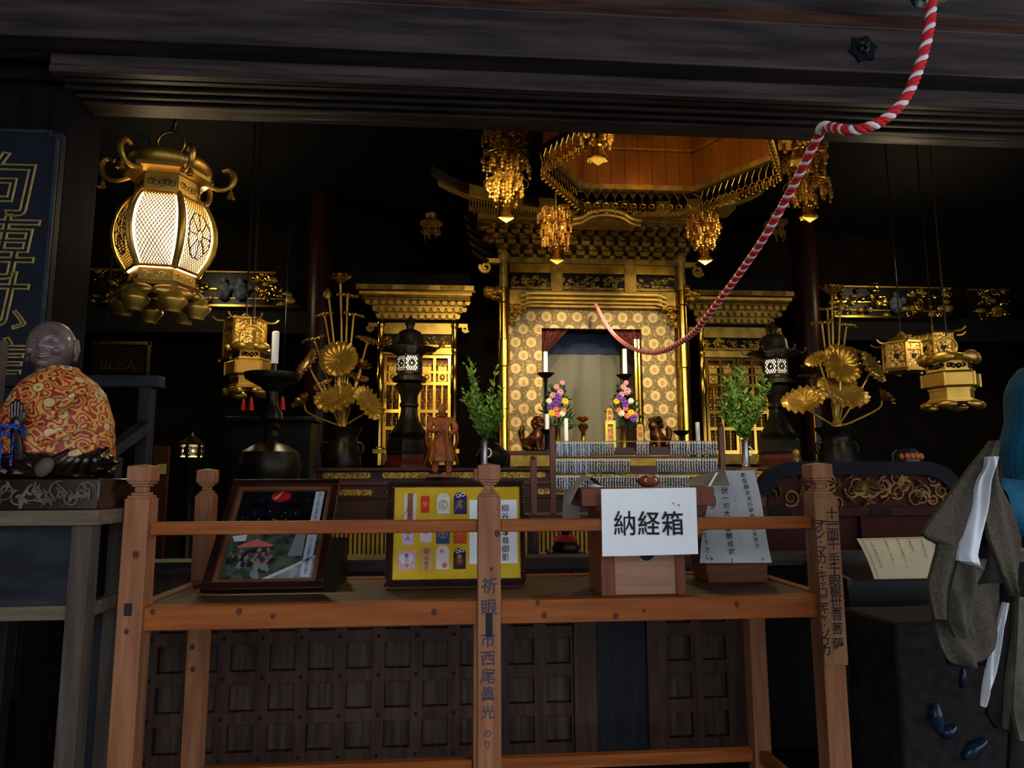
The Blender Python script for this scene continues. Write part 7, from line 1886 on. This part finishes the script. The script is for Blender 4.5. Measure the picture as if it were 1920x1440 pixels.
# stone box with carved strokes
YSt = 2.25
a = P(1676, 1168, YSt); STN = mat('dark grey stone', '1b191b','282628', rough=.8, spec=.1, scale=30, bump=.15)
st_ = thing('stone_block', 'dark grey stone block with deep blue-glazed carved strokes at lower right', 'stone', (a.x + .35, YSt, 0))
MB().box2((a.x, YSt, 0), (a.x + .75, YSt + .30, a.z)).build('block', STN, st_, bevel=.012)
GLZ = mat('blue black glaze', '0a101c', '22324a', rough=.12, scale=14)
for pts, r in ((((1752, 1318), (1754, 1345), (1762, 1372)), .013), (((1764, 1372), (1776, 1372), (1790, 1362)), .012), (((1806, 1254), (1805, 1272), (1803, 1290)), .006), (((1806, 1420), (1825, 1404), (1848, 1388)), .013)):
    p = [P(x, y, YSt - .001) for x, y in pts]; sp_ = spline(p, 5); n = len(sp_)
    MB().tube(sp_, [r * 1.3 * (.5 + .9 * sin(pi * (i + .6) / n)) for i in range(n)], 10, flat=1.0).build('carved_stroke', GLZ, st_)

# ---- person at the right edge
YPn = 1.52
k = pxm(1900, 800, YPn)
pq = P(2112, 800, YPn); X0 = pq.x; HXo = P(1922, 619, YPn).x + .20 - X0
per = thing('person', 'person in a teal sweater at the right edge with a jacket over the arm', 'person', (X0, YPn + .05, 0))
TEAL = mat('teal knit', '0a4660','0c5472', rough=.85, scale=120, stretch=(1, 1, .2), bump=.4)
SKN = mat('skin', 'a87258', 'b8846a', rough=.55, scale=8)
TRO = mat('dark trousers', '14110f', '1e1916', rough=.8, scale=8)
HAIR = mat('dark hair', '0c0a0a', '181414', rough=.5, scale=60, stretch=(1, 1, .1))
Hh = 1.69; yc = YPn + .05
ear = P(1917, 619, YPn)
WR = P(1846, 944, 1.455)
n = [(X0, yc, .92, .15, .12), (X0, yc, 1.12, .145, .115), (X0, yc, 1.30, .165, .12), (X0 + HXo * .4, yc, 1.43, .075), (X0 + HXo * .85, yc - .01, 1.50, .055),
     (X0 - .155, yc, 1.40, .062), (X0 - .19, yc + .01, 1.12, .06), (*WR.lerp(V((X0 - .19, yc + .01, 1.12)), .5), .044), (*WR, .028),
     (X0 + .155, yc, 1.40, .062), (X0 + .20, yc + .01, 1.12, .058), (X0 + .20, yc + .06, .93, .044), (X0 + .20, yc + .14, .82, .03),
     (X0 - .09, yc, .80, .095), (X0 - .10, yc, .48, .065), (X0 - .10, yc + .02, .10, .045), (X0 - .10, yc + .14, .04, .04),
     (X0 + .09, yc, .80, .095), (X0 + .10, yc, .48, .065), (X0 + .10, yc + .02, .10, .045), (X0 + .10, yc + .14, .04, .04)]
ed = [(0, 1), (1, 2), (2, 3), (3, 4), (2, 5), (5, 6), (6, 7), (7, 8), (2, 9), (9, 10), (10, 11), (11, 12), (0, 13), (13, 14), (14, 15), (15, 16), (0, 17), (17, 18), (18, 19), (19, 20)]
BV, BF = skin(n, ed)
import bmesh
_m = bpy.data.meshes.new('y'); _m.from_pydata(BV, [], BF); _b = bmesh.new(); _b.from_mesh(_m); bmesh.ops.recalc_face_normals(_b, faces=_b.faces[:]); _b.to_mesh(_m); _b.free(); BF = [tuple(p.vertices) for p in _m.polygons]; bpy.data.meshes.remove(_m)
mb = MB().add(BV, BF); head(mb, (X0 + HXo, yc + .02, 1.60), .092, pi * .93, nu=40, nv=32)
mb.ball(WR + V((-.005, -.015, .03)), (.022, .036, .040), 14, 10)
for j in range(4):
    b = WR + V((-.012 + .003 * j, -.035 + .004 * j, .055 - .019 * j)); L_ = (.9, 1, .97, .8)[j]
    mb.tube([b, b + V((-.004, -.024, .010)) * L_, b + V((-.020, -.036, .004)) * L_, b + V((-.034, -.026, -.004)) * L_], [.0095, .009, .008, .006], 8)
b = WR + V((-.01, .012, .045)); mb.tube([b, b + V((-.018, -.012, .018)), b + V((-.034, -.024, .014))], [.011, .0095, .007], 8)
hx_, hy_, hz_ = X0 + .20, yc + .15, .79
mb.ball((hx_, hy_, hz_ - .03), (.02, .035, .05), 12, 8)
for j in range(4):
    b = V((hx_, hy_ - .025 + j * .017, hz_ - .07)); L_ = (.85, 1, .95, .75)[j]; mb.tube([b, b + V((-.006, 0, -.035)) * L_, b + V((-.02, 0, -.065)) * L_], [.009, .0085, .006], 8)
b = V((hx_ - .01, hy_ - .035, hz_ - .02)); mb.tube([b, b + V((-.012, -.018, -.025)), b + V((-.022, -.02, -.05))], [.011, .009, .006], 8)
mb.build('body', SKN, per)
# clothes follow the body: its own faces, pushed out along their normals
import bmesh
def over(test, off, name, m, zr):
    me = bpy.data.meshes.new('x'); me.from_pydata(BV, [], BF); me.update()
    vv = [v.co + v.normal * off(v.co) for v in me.vertices]; ff = [f for f in BF if test(sum((BV[k] for k in f), V((0, 0, 0))) / len(f))]
    bpy.data.meshes.remove(me); u = sorted({k for f in ff for k in f}); ix = {k: i for i, k in enumerate(u)}
    o = MB().add([vv[k] for k in u], [tuple(ix[k] for k in f) for f in ff]).build(name, m, per)
    bm = bmesh.new(); bm.from_mesh(o.data); z0 = per.location.z
    for z, dn in ((zr[0], True), (zr[1], False)):
        bmesh.ops.bisect_plane(bm, geom=bm.verts[:] + bm.edges[:] + bm.faces[:], plane_co=(0, 0, z - z0), plane_no=(0, 0, 1), clear_inner=dn, clear_outer=not dn)
    bm.to_mesh(o.data); bm.free()
def is_hand(c): return (c - WR).length < .035 or (c.x > X0 + .12 and c.z < .86 and c.z > .7 and c.y > yc + .09)
over(lambda c: .8 < c.z < 1.6 and not is_hand(c), lambda c: .024 + .005 * sin(c.z * 42 + c.x * 18), 'sweater', TEAL, (.90, 1.497))
over(lambda c: c.z < 1.05 and c.z > .0 and not is_hand(c) and not (c.x > X0 + .165 and c.z > .7), lambda c: .014, 'trousers', TRO, (.075, .955))
mb = MB(); mb.ball((X0 + HXo, yc - .01, 1.625), (.098, .108, .105), 28, 20); mb.ball((X0 + HXo, yc - .04, 1.55), (.082, .07, .08), 20, 14); mb.build('hair', HAIR, per)
mb = MB()
for s in (-1, 1): mb.ball((X0 + s * .10, yc + .06, .035), (.05, .14, .045), 16, 10)
mb.build('shoes', BLACK, per)
# jacket draped over the forearm
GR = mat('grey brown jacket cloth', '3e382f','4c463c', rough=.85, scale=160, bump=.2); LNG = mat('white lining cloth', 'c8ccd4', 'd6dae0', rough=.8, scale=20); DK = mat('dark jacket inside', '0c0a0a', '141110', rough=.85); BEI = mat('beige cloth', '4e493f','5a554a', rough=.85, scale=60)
YJ = 1.30
jk = thing('draped_jacket', 'grey-brown jacket with white lining hanging from the arm of the person', 'jacket', P(1830, 1440, YJ))
def cloth(name, poly, m, Y, th=.010, wob=.005, seed=0, up=1, sub=10):
    "free-hanging panel: poly = left edge rows [(y, xl, xr)]"
    rows = poly
    def f(u, v):
        t = v * (len(rows) - 1); i = min(int(t), len(rows) - 2); w_ = t - i
        y = rows[i][0] * (1 - w_) + rows[i + 1][0] * w_; a_ = rows[i][1] * (1 - w_) + rows[i + 1][1] * w_; b_ = rows[i][2] * (1 - w_) + rows[i + 1][2] * w_
        q = P(a_ + (b_ - a_) * u, y, Y); q.y += wob * sin(u * 5 + v * 4 + seed) + wob * .6 * sin(u * 11 - v * 6 + seed) - wob * 1.2 * sin(pi * u); return q
    return MB().sheet(f, 26, 34, (0, th, 0)).build(name, m, jk)
cloth('left_panel', [(826, 1862, 1870), (870, 1826, 1866), (930, 1782, 1852), (1000, 1733, 1838), (1012, 1745, 1834), (1022, 1765, 1830), (1100, 1742, 1800), (1160, 1752, 1790)], GR, YJ)
cloth('right_panel', [(860, 1856, 1866), (905, 1850, 1876), (960, 1846, 1902), (1010, 1852, 1916), (1040, 1862, 1914), (1075, 1876, 1908), (1118, 1900, 1906)], GR, YJ + .01, seed=2)
cloth('lower_fold', [(1095, 1742, 1880), (1140, 1744, 1876), (1180, 1756, 1866), (1215, 1768, 1854), (1238, 1780, 1838), (1246, 1792, 1826)], GR, YJ + .045, seed=4, wob=.01)
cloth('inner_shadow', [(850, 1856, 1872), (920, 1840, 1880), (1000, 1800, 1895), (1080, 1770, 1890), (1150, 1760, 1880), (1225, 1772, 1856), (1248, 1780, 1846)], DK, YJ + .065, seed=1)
cloth('white_lining', [(856, 1854, 1866), (874, 1852, 1864), (900, 1838, 1854), (950, 1828, 1850), (1000, 1812, 1842), (1040, 1800, 1838), (1052, 1800, 1840), (1066, 1836, 1841)], LNG, YJ - .02, wob=.006)
cloth('inner_sleeve', [(1048, 1797, 1842), (1080, 1790, 1838), (1120, 1784, 1828), (1160, 1780, 1826), (1195, 1790, 1830)], mat('grey sleeve cloth', '3a3630','46423b', rough=.85, scale=120), YJ - .012, wob=.007)
cloth('long_hem', [(1095, 1884, 1914), (1180, 1868, 1912), (1260, 1855, 1908), (1340, 1850, 1900), (1368, 1872, 1890)], mat('brown black coat', '120e0c','1a1512', rough=.85, scale=60), YJ + .05, seed=3)
cloth('white_edge', [(1130, 1884, 1888), (1200, 1866, 1876), (1260, 1853, 1865), (1300, 1846, 1855), (1324, 1840, 1849)], LNG, YJ + .03, wob=.004, th=.006)
cloth('pale_seam', [(1100, 1904, 1908), (1200, 1900, 1904), (1290, 1890, 1893), (1366, 1882, 1885)], BEI, YJ + .035, wob=.004, th=.006)
cloth('beige_hem', [(1120, 1909, 1960), (1240, 1907, 1960), (1330, 1905, 1960), (1388, 1911, 1960)], BEI, YJ + .02, seed=6)
cloth('dark_coat', [(1090, 1884, 1990), (1200, 1874, 1990), (1300, 1882, 1990), (1380, 1892, 1990), (1470, 1892, 1990)], mat('dark coat', '0f0c0b', '181312', rough=.9), YJ + .09, seed=8)
